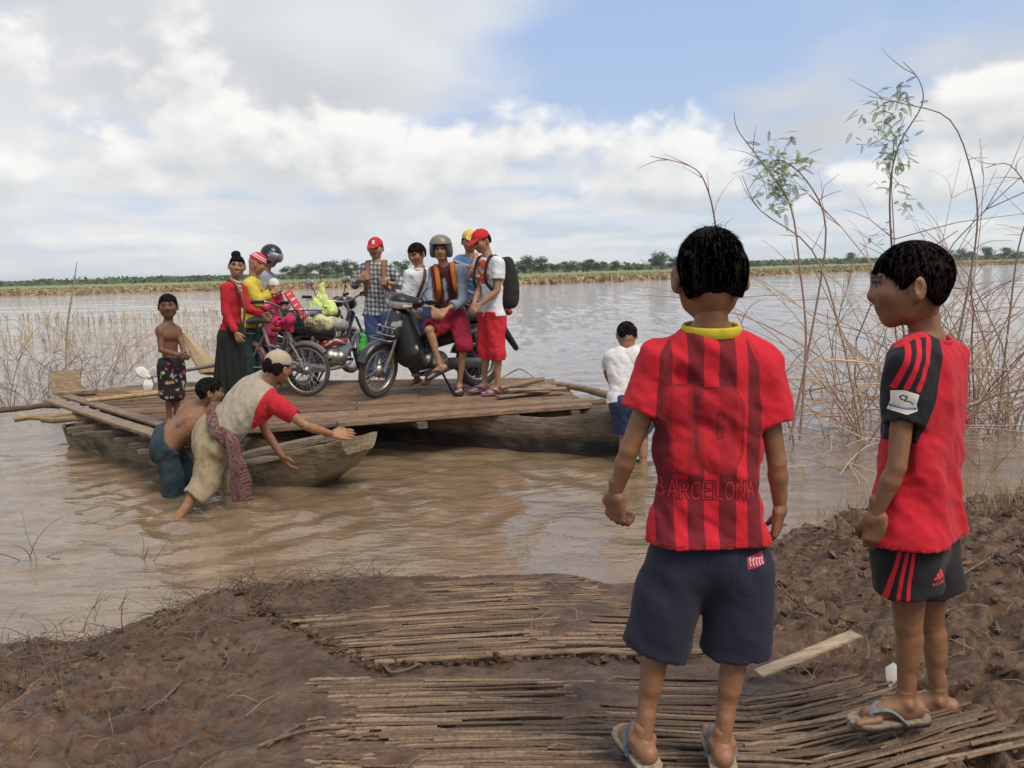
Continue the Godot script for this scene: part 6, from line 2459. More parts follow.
func build_people() -> void:
	M.jersey = print_mat(jersey_print())
	M.navy = print_mat(navy_print())
	M.side = print_mat(side_print())
	M.dark = print_mat(dark_print())
	var brown := Color(0.30, 0.148, 0.077)
	var deep := Color(0.19, 0.09, 0.047)
	var light := Color(0.4, 0.215, 0.125)
	var deck := func(x: float, y: float) -> float: return on_level(x, y, DECK).z
	var list := []
	# the boy in the striped jersey, seen from behind
	var uv_a := func(p: Vector3) -> Vector2: return Vector2((711.0 + (p.x - 0.445) * 446.0 - 600.0) / 220.0, (467.0 - (p.y - 1.203) * 446.0 - 310.0) / 260.0)
	var uv_b := func(p: Vector3) -> Vector2: return Vector2((712.0 + (p.x - 0.445) * 440.0 - 600.0) / 200.0, (622.0 - (p.y - 0.84) * 450.0 - 530.0) / 155.0)
	list.append({"label": "person from behind in a red striped number ten jersey and navy shorts", "z": -1.95, "f": Vector3(0.04, 0, -1), "hf": Vector3(0.03, -0.04, -1), "hh": 0.2, "s": 0.80, "cell": 0.007, "seed": 1.0, "skin": brown, "hands": -1.0, "leg": 0.88, "arm": 0.86, "neck": 0.88,
		"j": {"h": [710, 275, 0.0], "n": [711, 330, 0.0], "sa": [664, 360, 0.0], "sb": [760, 364, 0.0], "ea": [629, 450, 0.0], "wa": [615, 494, -0.03], "eb": [777, 462, 0.0], "wb": [780, 507, -0.02], "p": [708, 548, 0.0], "ha": [676, 560, 0.0], "hb": [741, 560, 0.0], "ka": [656, 640, -0.01], "kb": [736, 642, -0.01], "aa": [643, 738, 0.02], "ab": [722, 741, 0.02]},
		"foot": 0.185, "fine_feet": true, "foot_a": Vector3(-0.22, 0, -1), "foot_b": Vector3(0.12, 0, -1), "hand": 0.135, "hand_cell": 0.0035, "head_cell": 0.005, "hair_cell": 0.005,
		"hand_a": {"d": Vector3(0.05, -0.95, -0.25), "n": Vector3(0.75, 0, -0.6), "t": Vector3(-0.6, 0, -0.8), "curl": 0.85}, "hand_b": {"d": Vector3(-0.05, -0.97, -0.2), "n": Vector3(-0.85, 0, -0.5), "t": Vector3(0.4, 0, -0.9), "curl": 0.55},
		"hair": {"puff": 0.012, "rough": 0.4, "strands": 22000, "long": 0.026, "more": whorl_tuft, "line": [[-0.6, -0.44], [-0.36, -0.42], [-0.22, -0.34], [-0.14, -0.16], [-0.05, 0.06], [0.04, 0.06], [0.07, -0.06], [0.12, -0.02], [0.18, 0.17], [0.3, 0.22], [0.45, 0.22]]},
		"shirt": {"c": Color.WHITE, "m": "jersey", "uv": uv_a, "loose": 0.014, "sleeve": 0.56, "flare": 1.1, "hem": -0.024, "wide": 0.88, "hemw": 1.16, "depth": 0.84, "fold": 0.018, "fine": 1.2, "neck": 0.07, "open": false, "split": jersey_hem},
		"pants": {"c": Color.WHITE, "m": "navy", "uv": uv_b, "loose": 0.014, "len": 1.1, "cone": [0.08, 0.082], "fold": 0.010, "top": 0.02, "slim": 0.86},
		"extra": [collar(Color(0.62, 0.5, 0.03), 0.068, 0.0055), flip_flops(Color(0.42, 0.37, 0.24), Color(0.16, 0.19, 0.22))]})
	# the boy in profile
	var uv_c := func(p: Vector3) -> Vector2: return Vector2((940.0 + (p.x - 1.015) * 418.0 - 850.0) / 130.0, (447.0 - (p.y - 1.215) * 421.0 - 325.0) / 240.0)
	var uv_d := func(p: Vector3) -> Vector2: return Vector2((917.0 + (p.x - 0.995) * 420.0 - 850.0) / 130.0, (563.0 - (p.y - 0.897) * 423.0 - 535.0) / 70.0)
	list.append({"label": "person in profile in a red jersey with black sleeves and black shorts", "z": -2.12, "f": Vector3(-0.85, 0, -0.5), "hf": Vector3(-0.95, -0.06, -0.3), "hh": 0.2, "s": 0.80, "cell": 0.007, "seed": 2.0, "skin": brown * 0.92, "leg": 0.86, "arm": 0.88, "neck": 0.9,
		"j": {"h": [910, 285, 0.0], "n": [930, 341, 0.0], "sa": [908, 366, 0.09], "sb": [946, 360, -0.12], "ea": [897, 466, 0.12], "wa": [876, 514, 0.1], "eb": [944, 460, -0.14], "wb": [928, 512, -0.1], "p": [916, 534, 0.0], "ha": [906, 546, 0.05], "hb": [929, 544, -0.07], "ka": [909, 626, 0.05], "kb": [931, 622, -0.09], "aa": [905, 700, 0.05], "ab": [938, 697, -0.08]},
		"foot": 0.185, "fine_feet": true, "foot_a": Vector3(-0.98, 0, 0.08), "foot_b": Vector3(-0.9, 0, -0.3), "hand": 0.135, "hand_cell": 0.0035, "head_cell": 0.004, "hair_cell": 0.005,
		"hand_a": {"d": Vector3(0.05, -1, 0.0), "n": Vector3(0.45, 0, -0.9), "t": Vector3(-0.85, 0, -0.45), "curl": 0.75},
		"hair": {"puff": 0.02, "rough": 0.4, "strands": 22000, "long": 0.022, "line": [[-0.6, -0.3], [-0.4, -0.3], [-0.25, -0.26], [-0.14, -0.14], [-0.06, 0.06], [0.04, 0.06], [0.07, -0.09], [0.13, -0.05], [0.19, 0.1], [0.3, 0.16], [0.45, 0.17]]},
		"shirt": {"c": Color.WHITE, "m": "side", "uv": uv_c, "loose": 0.016, "sleeve": 0.60, "flare": 1.1, "hem": 0.0, "wide": 0.82, "hemw": 1.0, "depth": 0.8, "fold": 0.016, "fine": 1.2, "neck": 0.056, "open": false, "split": jersey_hem},
		"pants": {"c": Color.WHITE, "m": "dark", "uv": uv_d, "loose": 0.006, "len": 0.52, "cone": [0.082, 0.095], "fold": 0.008, "top": 0.02, "slim": 0.84},
		"extra": [collar(Color(0.48, 0.012, 0.03), 0.058, 0.0045), flip_flops(Color(0.30, 0.24, 0.17), Color(0.2, 0.23, 0.24))]})
	# the men wading at the bow
	list.append({"label": "wading person in a tan shirt and cap pushing the bow of the ferry", "z": -6.15, "f": Vector3(0.45, -0.6, -0.65), "hf": Vector3(0.5, -0.12, -0.85), "hu": Vector3(0.25, 0.95, -0.1), "hh": 0.225, "s": 1.0, "cell": 0.011, "seed": 3.0, "skin": brown * 1.15, "feet": false,
		"j": {"h": [278, 367, 0.0], "n": [266, 388, 0.0], "sa": [252, 393, -0.17], "sb": [277, 404, 0.15], "ea": [266, 432, -0.14], "wa": [281, 455, -0.1], "eb": [306, 426, 0.14], "wb": [332, 434, 0.0], "p": [215, 436, 0.0], "ha": [214, 444, -0.07], "hb": [213, 446, 0.08], "ka": [233, 485, -0.1], "kb": [206, 480, 0.14], "aa": [232, 530, -0.15], "ab": [174, 523, 0.3]},
		"foot": 0.24, "hand": 0.18, "foot_a": Vector3(0.8, 0, -0.5), "foot_b": Vector3(0.8, 0, -0.5),
		"hand_b": {"d": Vector3(0.95, -0.05, -0.15), "n": Vector3(0.1, -0.6, -0.8), "t": Vector3(0, 1, -0.3), "curl": 0.12}, "hand_a": {"d": Vector3(0.5, -0.8, 0.1), "n": Vector3(0.8, 0.2, -0.5), "t": Vector3(0.2, 0.5, 0.8), "curl": 0.35},
		"hat": true, "hair": {"puff": 0.01, "line": [[-0.6, -0.36], [-0.3, -0.33], [-0.14, -0.1], [-0.05, 0.06], [0.04, 0.06], [0.07, -0.06], [0.12, -0.02], [0.18, 0.17], [0.45, 0.27]]},
		"shirt": {"c": tan_red, "loose": 0.02, "sleeve": 0.62, "hem": -0.07, "fold": 0.02, "wide": 0.92},
		"pants": {"c": Color(0.36, 0.29, 0.18), "loose": 0.026, "len_a": 1.4, "len_b": 1.42, "flare": 1.5, "fold": 0.024, "name": "trousers"},
		"extra": [baseball_cap(Color(0.46, 0.37, 0.28), true), scarf_parts]})
	list.append({"label": "shirtless person in dark trousers wading beside the ferry hull", "z": -6.62, "f": Vector3(0.5, -0.65, -0.5), "hf": Vector3(0.85, -0.1, -0.35), "hh": 0.215, "s": 0.92, "cell": 0.011, "seed": 4.0, "skin": brown * 0.95, "feet": false,
		"j": {"h": [210, 392, 0.0], "n": [200, 411, 0.0], "sa": [190, 412, -0.17], "sb": [203, 421, 0.14], "ea": [214, 430, -0.15], "wa": [232, 440, -0.12], "eb": [214, 441, 0.1], "wb": [226, 450, 0.04], "p": [168, 441, 0.0], "ka": [186, 476, -0.12], "kb": [172, 478, 0.1], "aa": [190, 522, -0.14], "ab": [176, 522, 0.12]},
		"foot": 0.22, "hand": 0.16, "foot_a": Vector3(0.8, 0, -0.5), "foot_b": Vector3(0.8, 0, -0.5), "hair": {"puff": 0.02},
		"pants": {"c": Color(0.022, 0.045, 0.055), "loose": 0.02, "len": 1.55, "flare": 1.4, "fold": 0.024, "name": "trousers", "top": 0.02}})
	# on the deck, from the shirtless boy on
	list.append({"label": "small shirtless person in black flowered shorts standing on the deck edge", "z": deck.call(171, 425), "f": Vector3(0.55, 0, 0.8), "hf": Vector3(0.3, -0.03, 1), "hh": 0.20, "s": 0.74, "cell": 0.0095, "seed": 5.0, "skin": deep,
		"j": {"h": [168, 306, 0.0], "n": [168, 324, 0.0], "sa": [160, 330, 0.07], "sb": [177, 330, -0.08], "ea": [161, 350, 0.1], "wa": [179, 355, 0.15], "eb": [182, 345, -0.03], "wb": [184, 354, 0.1], "p": [171, 364, 0.0], "ka": [169, 394, 0.02], "kb": [176, 394, -0.02], "aa": [169, 420, 0.0], "ab": [177, 418, -0.05]},
		"foot": 0.17, "hand": 0.125, "foot_a": Vector3(0.3, 0, 1), "foot_b": Vector3(0.6, 0, 0.8), "hair": {"puff": 0.015},
		"pants": {"c": flowered, "loose": 0.024, "len": 1.1, "flare": 1.6, "fold": 0.014, "top": 0.05, "cell": 0.007}})
	list.append({"label": "person in a red cardigan and long black skirt holding the bicycle", "z": deck.call(233, 399), "f": Vector3(0.8, 0, 0.55), "hf": Vector3(0.3, -0.05, 1), "hu": Vector3(0.12, 1, 0), "hh": 0.21, "s": 0.90, "cell": 0.0105, "seed": 6.0, "skin": light, "smile": true, "feet": false,
		"j": {"h": [237, 266, 0.0], "n": [234, 283, 0.0], "sa": [226, 288, 0.12], "sb": [241, 289, -0.12], "ea": [226, 313, 0.14], "wa": [236, 333, 0.16], "eb": [249, 309, -0.08], "wb": [263, 315, -0.04], "p": [231, 333, 0.0], "ka": [230, 365, 0.0], "kb": [234, 365, 0.0], "aa": [229, 395, 0.0], "ab": [235, 395, 0.0]},
		"foot": 0.2, "hand": 0.15, "hair": {"puff": 0.0, "more": bun},
		"shirt": {"c": Color(0.52, 0.018, 0.028), "loose": 0.014, "sleeve": 1.93, "hem": -0.03, "fold": 0.012, "wide": 0.84},
		"extra": [skirt_of(Color(0.012, 0.012, 0.014), [230, 397]), cross_strap(Color(0.28, 0.15, 0.07), -1, Color(0.22, 0.12, 0.06)), neck_scarf]})
	list.append({"label": "person in a yellow jacket and red striped beanie bending over a small figure", "z": -9.7, "f": Vector3(0.9, 0, 0.1), "hf": Vector3(0.85, -0.35, -0.25), "hh": 0.215, "s": 0.96, "cell": 0.0115, "seed": 7.0, "skin": light, "feet": false,
		"j": {"h": [257, 264, 0.0], "n": [253, 281, 0.0], "sa": [249, 285, 0.17], "sb": [256, 285, -0.17], "ea": [259, 302, 0.2], "wa": [272, 293, 0.15], "eb": [266, 300, -0.18], "wb": [276, 292, -0.1], "p": [251, 325, 0.0], "ka": [252, 354, 0.08], "kb": [256, 354, -0.08], "aa": [252, 382, 0.08], "ab": [257, 380, -0.08]},
		"foot": 0.22, "hand": 0.15,
		"shirt": {"c": yellow_jacket, "loose": 0.024, "sleeve": 1.9, "hem": 0.02, "fold": 0.02, "wide": 0.9},
		"pants": {"c": Color(0.03, 0.07, 0.075), "loose": 0.02, "len": 1.9, "name": "trousers"},
		"extra": [beanie(Color(0.58, 0.03, 0.05), Color(0.72, 0.7, 0.68))]})
	list.append({"label": "person in a grey shirt and black helmet with a silver visor", "z": -10.1, "f": Vector3(0.9, 0, 0.3), "hf": Vector3(0.85, -0.4, 0.35), "hh": 0.215, "s": 1.0, "cell": 0.0115, "seed": 8.0, "skin": light, "feet": false,
		"j": {"h": [271, 257, 0.0], "n": [265, 273, 0.0], "sa": [260, 278, 0.17], "sb": [271, 278, -0.17], "ea": [264, 300, 0.2], "wa": [277, 306, 0.15], "eb": [276, 298, -0.18], "wb": [284, 304, -0.1], "p": [263, 322, 0.0], "ka": [265, 352, 0.08], "kb": [268, 352, -0.08], "aa": [265, 379, 0.08], "ab": [269, 378, -0.08]},
		"foot": 0.24, "hand": 0.17, "hair": {}, "hat": true,
		"shirt": {"c": Color(0.33, 0.36, 0.42), "loose": 0.016, "sleeve": 0.7, "hem": 0.06, "fold": 0.014},
		"pants": {"c": Color(0.05, 0.06, 0.09), "loose": 0.02, "len": 1.95, "name": "trousers"},
		"extra": [helmet(Color(0.02, 0.021, 0.023), Color(0.02, 0.02, 0.022), true)]})
	list.append({"label": "small person in a pink jacket and white hat behind the bicycle", "z": -9.85, "f": Vector3(0.4, 0, 0.85), "hf": Vector3(0.55, -0.1, 0.8), "hh": 0.165, "s": 0.56, "cell": 0.009, "seed": 9.0, "skin": light, "feet": false,
		"j": {"h": [274, 287, 0.0], "n": [272, 296, 0.0], "sa": [265, 299, 0.04], "sb": [278, 299, -0.04], "ea": [264, 307, 0.08], "wa": [270, 311, 0.12], "eb": [281, 302, 0.02], "wb": [279, 293, 0.06], "p": [269, 320, 0.0], "ka": [267, 334, 0.1], "kb": [273, 334, 0.08], "aa": [267, 347, 0.08], "ab": [273, 347, 0.06]},
		"foot": 0.13, "hand": 0.09, "hair": {}, "hat": true,
		"shirt": {"c": Color(0.62, 0.03, 0.14), "loose": 0.026, "sleeve": 1.9, "hem": 0.03, "fold": 0.014, "wide": 1.1},
		"pants": {"c": Color(0.3, 0.05, 0.1), "loose": 0.014, "len": 1.95, "name": "trousers"},
		"extra": [beanie(Color(0.7, 0.7, 0.7), Color(0.72, 0.72, 0.72))]})
	list.append({"label": "person in a checked shirt and red cap holding brown backpack straps", "z": deck.call(380, 383), "f": Vector3(-0.1, 0, 1), "hf": Vector3(-0.1, -0.15, 1), "hh": 0.225, "s": 0.98, "cell": 0.0085, "seed": 10.0, "skin": light,
		"j": {"h": [375.5, 248, 0.0], "n": [376.5, 263, 0.0], "sa": [363, 269, 0.0], "sb": [390, 268, 0.0], "ea": [355, 285, 0.02], "wa": [360, 279, 0.2], "eb": [403, 286, 0.04], "wb": [389, 283, 0.22], "p": [379, 314, 0.0], "ka": [373, 347, 0.03], "kb": [386, 347, 0.02], "aa": [367, 379, 0.0], "ab": [388, 379, 0.0]},
		"foot": 0.24, "hand": 0.17, "foot_a": Vector3(-0.35, 0, 1), "foot_b": Vector3(0.15, 0, 1), "hand_a": {"d": Vector3(0.7, 0.25, 0.2), "n": Vector3(0.2, 0, -1), "t": Vector3(0, 1, 0), "curl": 0.7}, "hand_b": {"d": Vector3(-0.75, 0.2, 0.1), "n": Vector3(-0.2, 0, -1), "t": Vector3(0, 1, 0), "curl": 0.7},
		"hair": {}, "hat": true,
		"shirt": {"c": checked, "loose": 0.016, "sleeve": 1.55, "hem": 0.02, "fold": 0.012, "open": true, "wide": 0.96},
		"pants": {"c": Color(0.055, 0.105, 0.24), "slim": 0.74, "top": 0.0, "loose": 0.02, "len": 1.93, "flare": 1.2, "fold": 0.016, "name": "jeans"},
		"extra": [baseball_cap(Color(0.55, 0.02, 0.03), false, Color(0.75, 0.72, 0.7)), backpack(Color(0.1, 0.06, 0.04), Color(0.28, 0.13, 0.07))]})
	list.append({"label": "bareheaded person in a white shirt with a dark shoulder strap", "z": -9.5, "f": Vector3(-0.35, 0, 0.9), "hf": Vector3(-0.5, -0.28, 0.8), "hh": 0.225, "s": 0.98, "cell": 0.0105, "seed": 11.0, "skin": light,
		"j": {"h": [416.5, 254, 0.0], "n": [419, 270, 0.0], "sa": [409, 275, 0.04], "sb": [431, 274, -0.04], "ea": [406, 297, 0.05], "wa": [414, 312, 0.16], "eb": [437, 296, 0.0], "wb": [433, 312, 0.12], "p": [421, 315, 0.0], "ka": [417, 346, 0.02], "kb": [427, 346, 0.0], "aa": [417, 378, 0.0], "ab": [428, 378, 0.0]},
		"foot": 0.24, "hand": 0.17, "foot_a": Vector3(-0.5, 0, 0.9), "foot_b": Vector3(-0.2, 0, 1), "hair": {"puff": 0.035},
		"shirt": {"c": Color(0.74, 0.76, 0.8), "loose": 0.02, "sleeve": 1.8, "hem": 0.03, "fold": 0.018},
		"pants": {"c": Color(0.2, 0.29, 0.46), "loose": 0.018, "len": 1.93, "flare": 1.2, "name": "jeans"},
		"extra": [cross_strap(Color(0.1, 0.06, 0.05), 1), collar(Color(0.68, 0.68, 0.69), 0.06, 0.006)]})
	list.append({"label": "helmeted rider in a maroon vest and red shorts sitting sideways on the motorbike", "z": deck.call(462, 393), "f": Vector3(-0.15, 0, 1), "hf": Vector3(-0.05, -0.02, 1), "hh": 0.215, "s": 0.98, "cell": 0.0095, "seed": 12.0, "skin": light,
		"j": {"h": [441, 250, -0.06], "n": [444, 266, -0.12], "sa": [434, 271, -0.1], "sb": [461, 270, -0.12], "ea": [430, 295, -0.04], "wa": [433, 309, 0.14], "eb": [462, 300, -0.02], "wb": [446, 310, 0.16], "p": [452, 319, -0.2], "ha": [446, 322, -0.16], "hb": [460, 322, -0.16], "ka": [429, 330, 0.16], "kb": [464, 345, 0.12], "aa": [440, 366, 0.16], "ab": [459, 385, 0.05]},
		"foot": 0.24, "hand": 0.17, "foot_a": Vector3(-0.85, -0.35, 0.35), "foot_b": Vector3(0.05, 0, 1), "hand_a": {"d": Vector3(0.3, -0.6, 0.6), "n": Vector3(0.3, -0.6, -0.7), "t": Vector3(1, 0.3, 0), "curl": 0.6}, "hand_b": {"d": Vector3(-0.7, -0.55, 0.4), "n": Vector3(-0.3, -0.6, -0.7), "t": Vector3(-0.4, 0.8, 0), "curl": 0.6},
		"hair": {}, "hat": true,
		"shirt": {"c": vest_and_sleeves, "loose": 0.018, "sleeve": 1.6, "hem": -0.02, "fold": 0.014},
		"pants": {"c": Color(0.36, 0.014, 0.045), "loose": 0.026, "len_a": 0.92, "len_b": 1.08, "flare": 1.6, "fold": 0.02},
		"extra": [helmet(Color(0.10, 0.098, 0.095), Color(0.07, 0.085, 0.12), false), backpack(Color(0.03, 0.02, 0.02), Color(0.55, 0.16, 0.02)), flip_flops(Color(0.05, 0.05, 0.06), Color(0.05, 0.07, 0.15))]})
	list.append({"label": "person in a yellow cap and blue patterned shirt behind the rider", "z": -9.55, "f": Vector3(0.1, 0, 1), "hf": Vector3(0.25, -0.15, 1), "hh": 0.225, "s": 0.98, "cell": 0.0105, "seed": 13.0, "skin": light,
		"j": {"h": [470, 241, 0.0], "n": [470, 257, 0.0], "sa": [458, 262, 0.0], "sb": [484, 261, 0.0], "ea": [455, 286, 0.03], "wa": [463, 300, 0.15], "eb": [488, 284, 0.05], "wb": [479, 272, 0.18], "p": [470, 309, 0.0], "ka": [465, 343, 0.02], "kb": [477, 343, 0.0], "aa": [464, 377, 0.0], "ab": [478, 377, 0.0]},
		"foot": 0.24, "hand": 0.17, "hair": {}, "hat": true,
		"shirt": {"c": blue_pattern, "loose": 0.018, "sleeve": 0.75, "hem": 0.04, "fold": 0.014},
		"pants": {"c": Color(0.06, 0.07, 0.12), "loose": 0.02, "len": 1.93, "name": "trousers"},
		"extra": [baseball_cap(Color(0.72, 0.5, 0.12)), cross_strap(Color(0.55, 0.22, 0.14), 1)]})
	list.append({"label": "person in a white print T-shirt, red cap and red shorts with black backpack", "z": deck.call(495, 394), "f": Vector3(-0.72, 0, 0.68), "hf": Vector3(-0.7, -0.42, 0.62), "hh": 0.22, "s": 0.98, "cell": 0.0095, "seed": 14.0, "skin": light,
		"j": {"h": [481, 241, 0.0], "n": [489, 258, 0.0], "sa": [481, 263, -0.11], "sb": [499, 264, 0.11], "ea": [479, 290, -0.02], "wa": [474, 304, 0.14], "eb": [497, 291, 0.16], "wb": [480, 305, 0.2], "p": [491, 314, 0.0], "ka": [486, 350, -0.05], "kb": [497, 352, 0.08], "aa": [484, 384, -0.06], "ab": [498, 387, 0.06]},
		"foot": 0.24, "hand": 0.17, "foot_a": Vector3(-0.85, 0, 0.5), "foot_b": Vector3(-0.85, 0, 0.5), "hand_a": {"d": Vector3(-0.3, -0.6, 0.5), "n": Vector3(0.4, -0.5, -0.3), "t": Vector3(0, 0.7, 0.6), "curl": 0.7}, "hand_b": {"d": Vector3(-0.8, -0.5, 0.2), "n": Vector3(-0.2, -0.5, -0.8), "t": Vector3(-0.3, 0.8, -0.2), "curl": 0.7},
		"hair": {}, "hat": true,
		"shirt": {"c": white_print, "loose": 0.022, "sleeve": 0.6, "hem": 0.02, "fold": 0.014, "flare": 1.5, "wide": 0.98},
		"pants": {"c": Color(0.6, 0.02, 0.035), "slim": 0.72, "top": 0.0, "loose": 0.024, "len": 1.22, "flare": 1.45, "fold": 0.018},
		"extra": [baseball_cap(Color(0.55, 0.02, 0.03)), backpack(Color(0.02, 0.02, 0.022), Color(0.025, 0.025, 0.028), 1.15), flip_flops(Color(0.3, 0.12, 0.28), Color(0.16, 0.1, 0.35))]})
	list.append({"label": "stooping person in a white shirt and navy shorts at the ferry end", "z": -7.2, "f": Vector3(0.05, -0.35, -0.9), "hf": Vector3(-0.1, -0.5, -0.85), "hh": 0.215, "s": 0.98, "cell": 0.0095, "seed": 15.0, "skin": brown * 1.1, "feet": false,
		"j": {"h": [626.5, 335, -0.08], "n": [627, 351, -0.04], "sa": [611, 357, -0.03], "sb": [645, 352, -0.05], "ea": [607, 372, -0.18], "wa": [611, 384, -0.4], "eb": [652, 374, -0.2], "wb": [640, 386, -0.42], "p": [629, 400, 0.08], "ka": [624, 436, 0.0], "kb": [643, 436, 0.0], "aa": [624, 478, 0.1], "ab": [643, 478, 0.1]},
		"foot": 0.24, "hand": 0.17, "hair": {"puff": 0.015},
		"shirt": {"c": Color(0.72, 0.71, 0.74), "loose": 0.02, "sleeve": 0.55, "hem": 0.03, "fold": 0.018, "wide": 0.98},
		"pants": {"c": Color(0.03, 0.05, 0.12), "loose": 0.02, "len": 0.85, "flare": 1.5, "fold": 0.014, "slim": 0.72, "top": 0.02},
		"extra": [collar(Color(0.68, 0.64, 0.65), 0.06, 0.006)]})
	for sp in list:
		sp.base = at_depth(sp.j.p[0], sp.j.p[1], sp.z)
		sp.base.y = minf(at_depth(sp.j.aa[0], sp.j.aa[1], sp.z + sp.j.aa[2]).y, at_depth(sp.j.ab[0], sp.j.ab[1], sp.z + sp.j.ab[2]).y) - 0.06
	var made := []
	made.resize(list.size())
	var id := WorkerThreadPool.add_group_task(func(n: int) -> void: made[n] = person_parts(list[n]), list.size(), 4, true)
	WorkerThreadPool.wait_for_group_task_completion(id)
	for n in list.size():
		var t := thing("person", list[n].label, "person", list[n].base)
		for a in made[n]:
			part(a[0], a[1].mesh(), M[a[2]], t)


# colours that follow the cloth
func tan_red(p: Vector3) -> Color:
	var edge := at_depth(268, 395, -6.15)
	var d := (p - edge).dot(Vector3(0.88, -0.42, 0.2).normalized())
	return Color(0.52, 0.018, 0.03) if d > 0.045 else Color(0.42, 0.37, 0.29)


func flowered(p: Vector3) -> Color:
	var n := cloth_noise.get_noise_3d(p.x * 16.0, p.y * 16.0, p.z * 16.0)
	if n > 0.3:
		return [Color(0.45, 0.05, 0.12), Color(0.5, 0.35, 0.1), Color(0.5, 0.45, 0.4)][int(floor((p.x * 11.0 + p.y * 13.0))) % 3]
	return Color(0.014, 0.013, 0.016)


func yellow_jacket(p: Vector3) -> Color:
	var n := cloth_noise.get_noise_3d(p.x * 3.0, p.y * 3.0, p.z * 3.0)
	var mid := at_depth(249, 276, -9.7)
	return Color(0.45, 0.6, 0.32) if p.distance_to(mid) < 0.09 + n * 0.04 else Color(0.64, 0.5, 0.06)


func checked(p: Vector3) -> Color:
	var a := fposmod((p.x + 0.15 * p.z) * 21.0, 1.0)
	var b := fposmod((p.y + 0.1 * p.x) * 19.0, 1.0)
	var c := Color(0.56, 0.56, 0.56)
	if a < 0.5:
		c = c * Color(0.36, 0.38, 0.44)
	if b < 0.5:
		c = c * Color(0.36, 0.38, 0.44)
	return c


func blue_pattern(p: Vector3) -> Color:
	var b := fposmod((p.y * 0.9 + 0.35 * p.x) * 8.0, 1.0)
	var n := cloth_noise.get_noise_3d(p.x * 9.0, p.y * 9.0, p.z * 9.0)
	if b < 0.16:
		return Color(0.62, 0.64, 0.68)
	return Color(0.04, 0.06, 0.14) if b > 0.82 or n > 0.4 else Color(0.13, 0.24, 0.5)


func vest_and_sleeves(p: Vector3) -> Color:
	# a maroon vest over a grey-blue shirt: the sleeves and the middle strip are the shirt
	var k := at_depth(446, 290, on_level(462, 393, DECK).z - 0.1)
	var x := p.x - k.x - (p.y - k.y) * -0.08
	if x < -0.135 or x > 0.125 or (p.z > k.z + 0.17 and p.y < k.y + 0.05):
		return Color(0.22, 0.28, 0.36)
	if absf(x + 0.005) < 0.018 and p.z > k.z and p.y < k.y + 0.12:
		return Color(0.3, 0.33, 0.38)
	return Color(0.085, 0.018, 0.026)


func white_print(p: Vector3) -> Color:
	var c := at_depth(483, 272, on_level(495, 394, DECK).z + 0.08)
	var x := (p.x - c.x) / 0.065
	var y := (p.y - c.y) / 0.125
	if x * x + y * y < 1.0 and p.z > c.z - 0.12:
		var n := cloth_noise.get_noise_3d(p.x * 20.0, p.y * 20.0, 3.0)
		return Color(0.7, 0.68, 0.66) if absf(y) < 0.4 and n > 0.1 else Color(0.66, 0.1, 0.04)
	return Color(0.74, 0.76, 0.8)


func jersey_hem(_f: Field, _k: Dictionary) -> void:
	pass


func whorl_tuft(b: Build, k: Dictionary, base: Vector3) -> void:
	# the few hairs that stand up at the crown
	var g := RandomNumberGenerator.new()
	g.seed = 91
	var root: Vector3 = k.h + (k.hy * 0.46 - k.hz * 0.2) * k.hh - base
	for n in 14:
		var p := root + Vector3(g.randf_range(-0.022, 0.022), -0.005, g.randf_range(-0.02, 0.02))
		var lean := Vector3(g.randfn() * 0.7, 1.0, g.randfn() * 0.4).normalized()
		var l := g.randf_range(0.018, 0.042)
		b.tube([p, p + lean * l * 0.6, p + lean * l + Vector3(signf(lean.x) * l * 0.35, -l * 0.1, 0)], [0.0009, 0.0007, 0.0002], 3, HAIR)


func bun(b: Build, k: Dictionary, base: Vector3) -> void:
	b.blob(k.h + (k.hy * 0.55 - k.hz * 0.2 - k.hx * 0.08) * k.hh - base, Vector3(0.05, 0.04, 0.05), 4, 0.1, HAIR, 8, 10)


func neck_scarf(sp: Dictionary, k: Dictionary, base: Vector3) -> Array:
	var f := Field.new(0.008)
	f.cap(k.n + k.up * 0.015, k.n.lerp(k.p, 0.18) + k.f * 0.08, 0.055, 0.03, 0.02)
	var b := Build.new()
	garment(b, f, func(p: Vector3) -> Color: return Color(0.03, 0.03, 0.035) if posmod(int(floor((p.x * 0.6 + p.y) * 60.0)), 2) == 0 else Color(0.6, 0.6, 0.6), base)
	return [["neck_scarf", b, "cloth", ""]]


# ------------------------------------------------------------------ plants standing in the water
func stem_line(g: RandomNumberGenerator, p: Vector3, dir: Vector3, length: float, droop: float, steps := 7) -> Array:
	var pts := [p]
	var d := dir.normalized()
	var bendv := Vector3(g.randfn(), g.randfn() * 0.3, g.randfn()) * 0.16
	for k in steps:
		d = (d + bendv + Vector3(g.randfn(), g.randfn(), g.randfn()) * 0.07 - Vector3(0, droop * (0.35 + k / float(steps)), 0)).normalized()
		p += d * length / steps
		pts.append(p)
	return pts


func taper(n: int, r0: float, r1: float) -> Array:
	var out := []
	for k in n:
		out.append(lerpf(r0, r1, float(k) / (n - 1)))
	return out


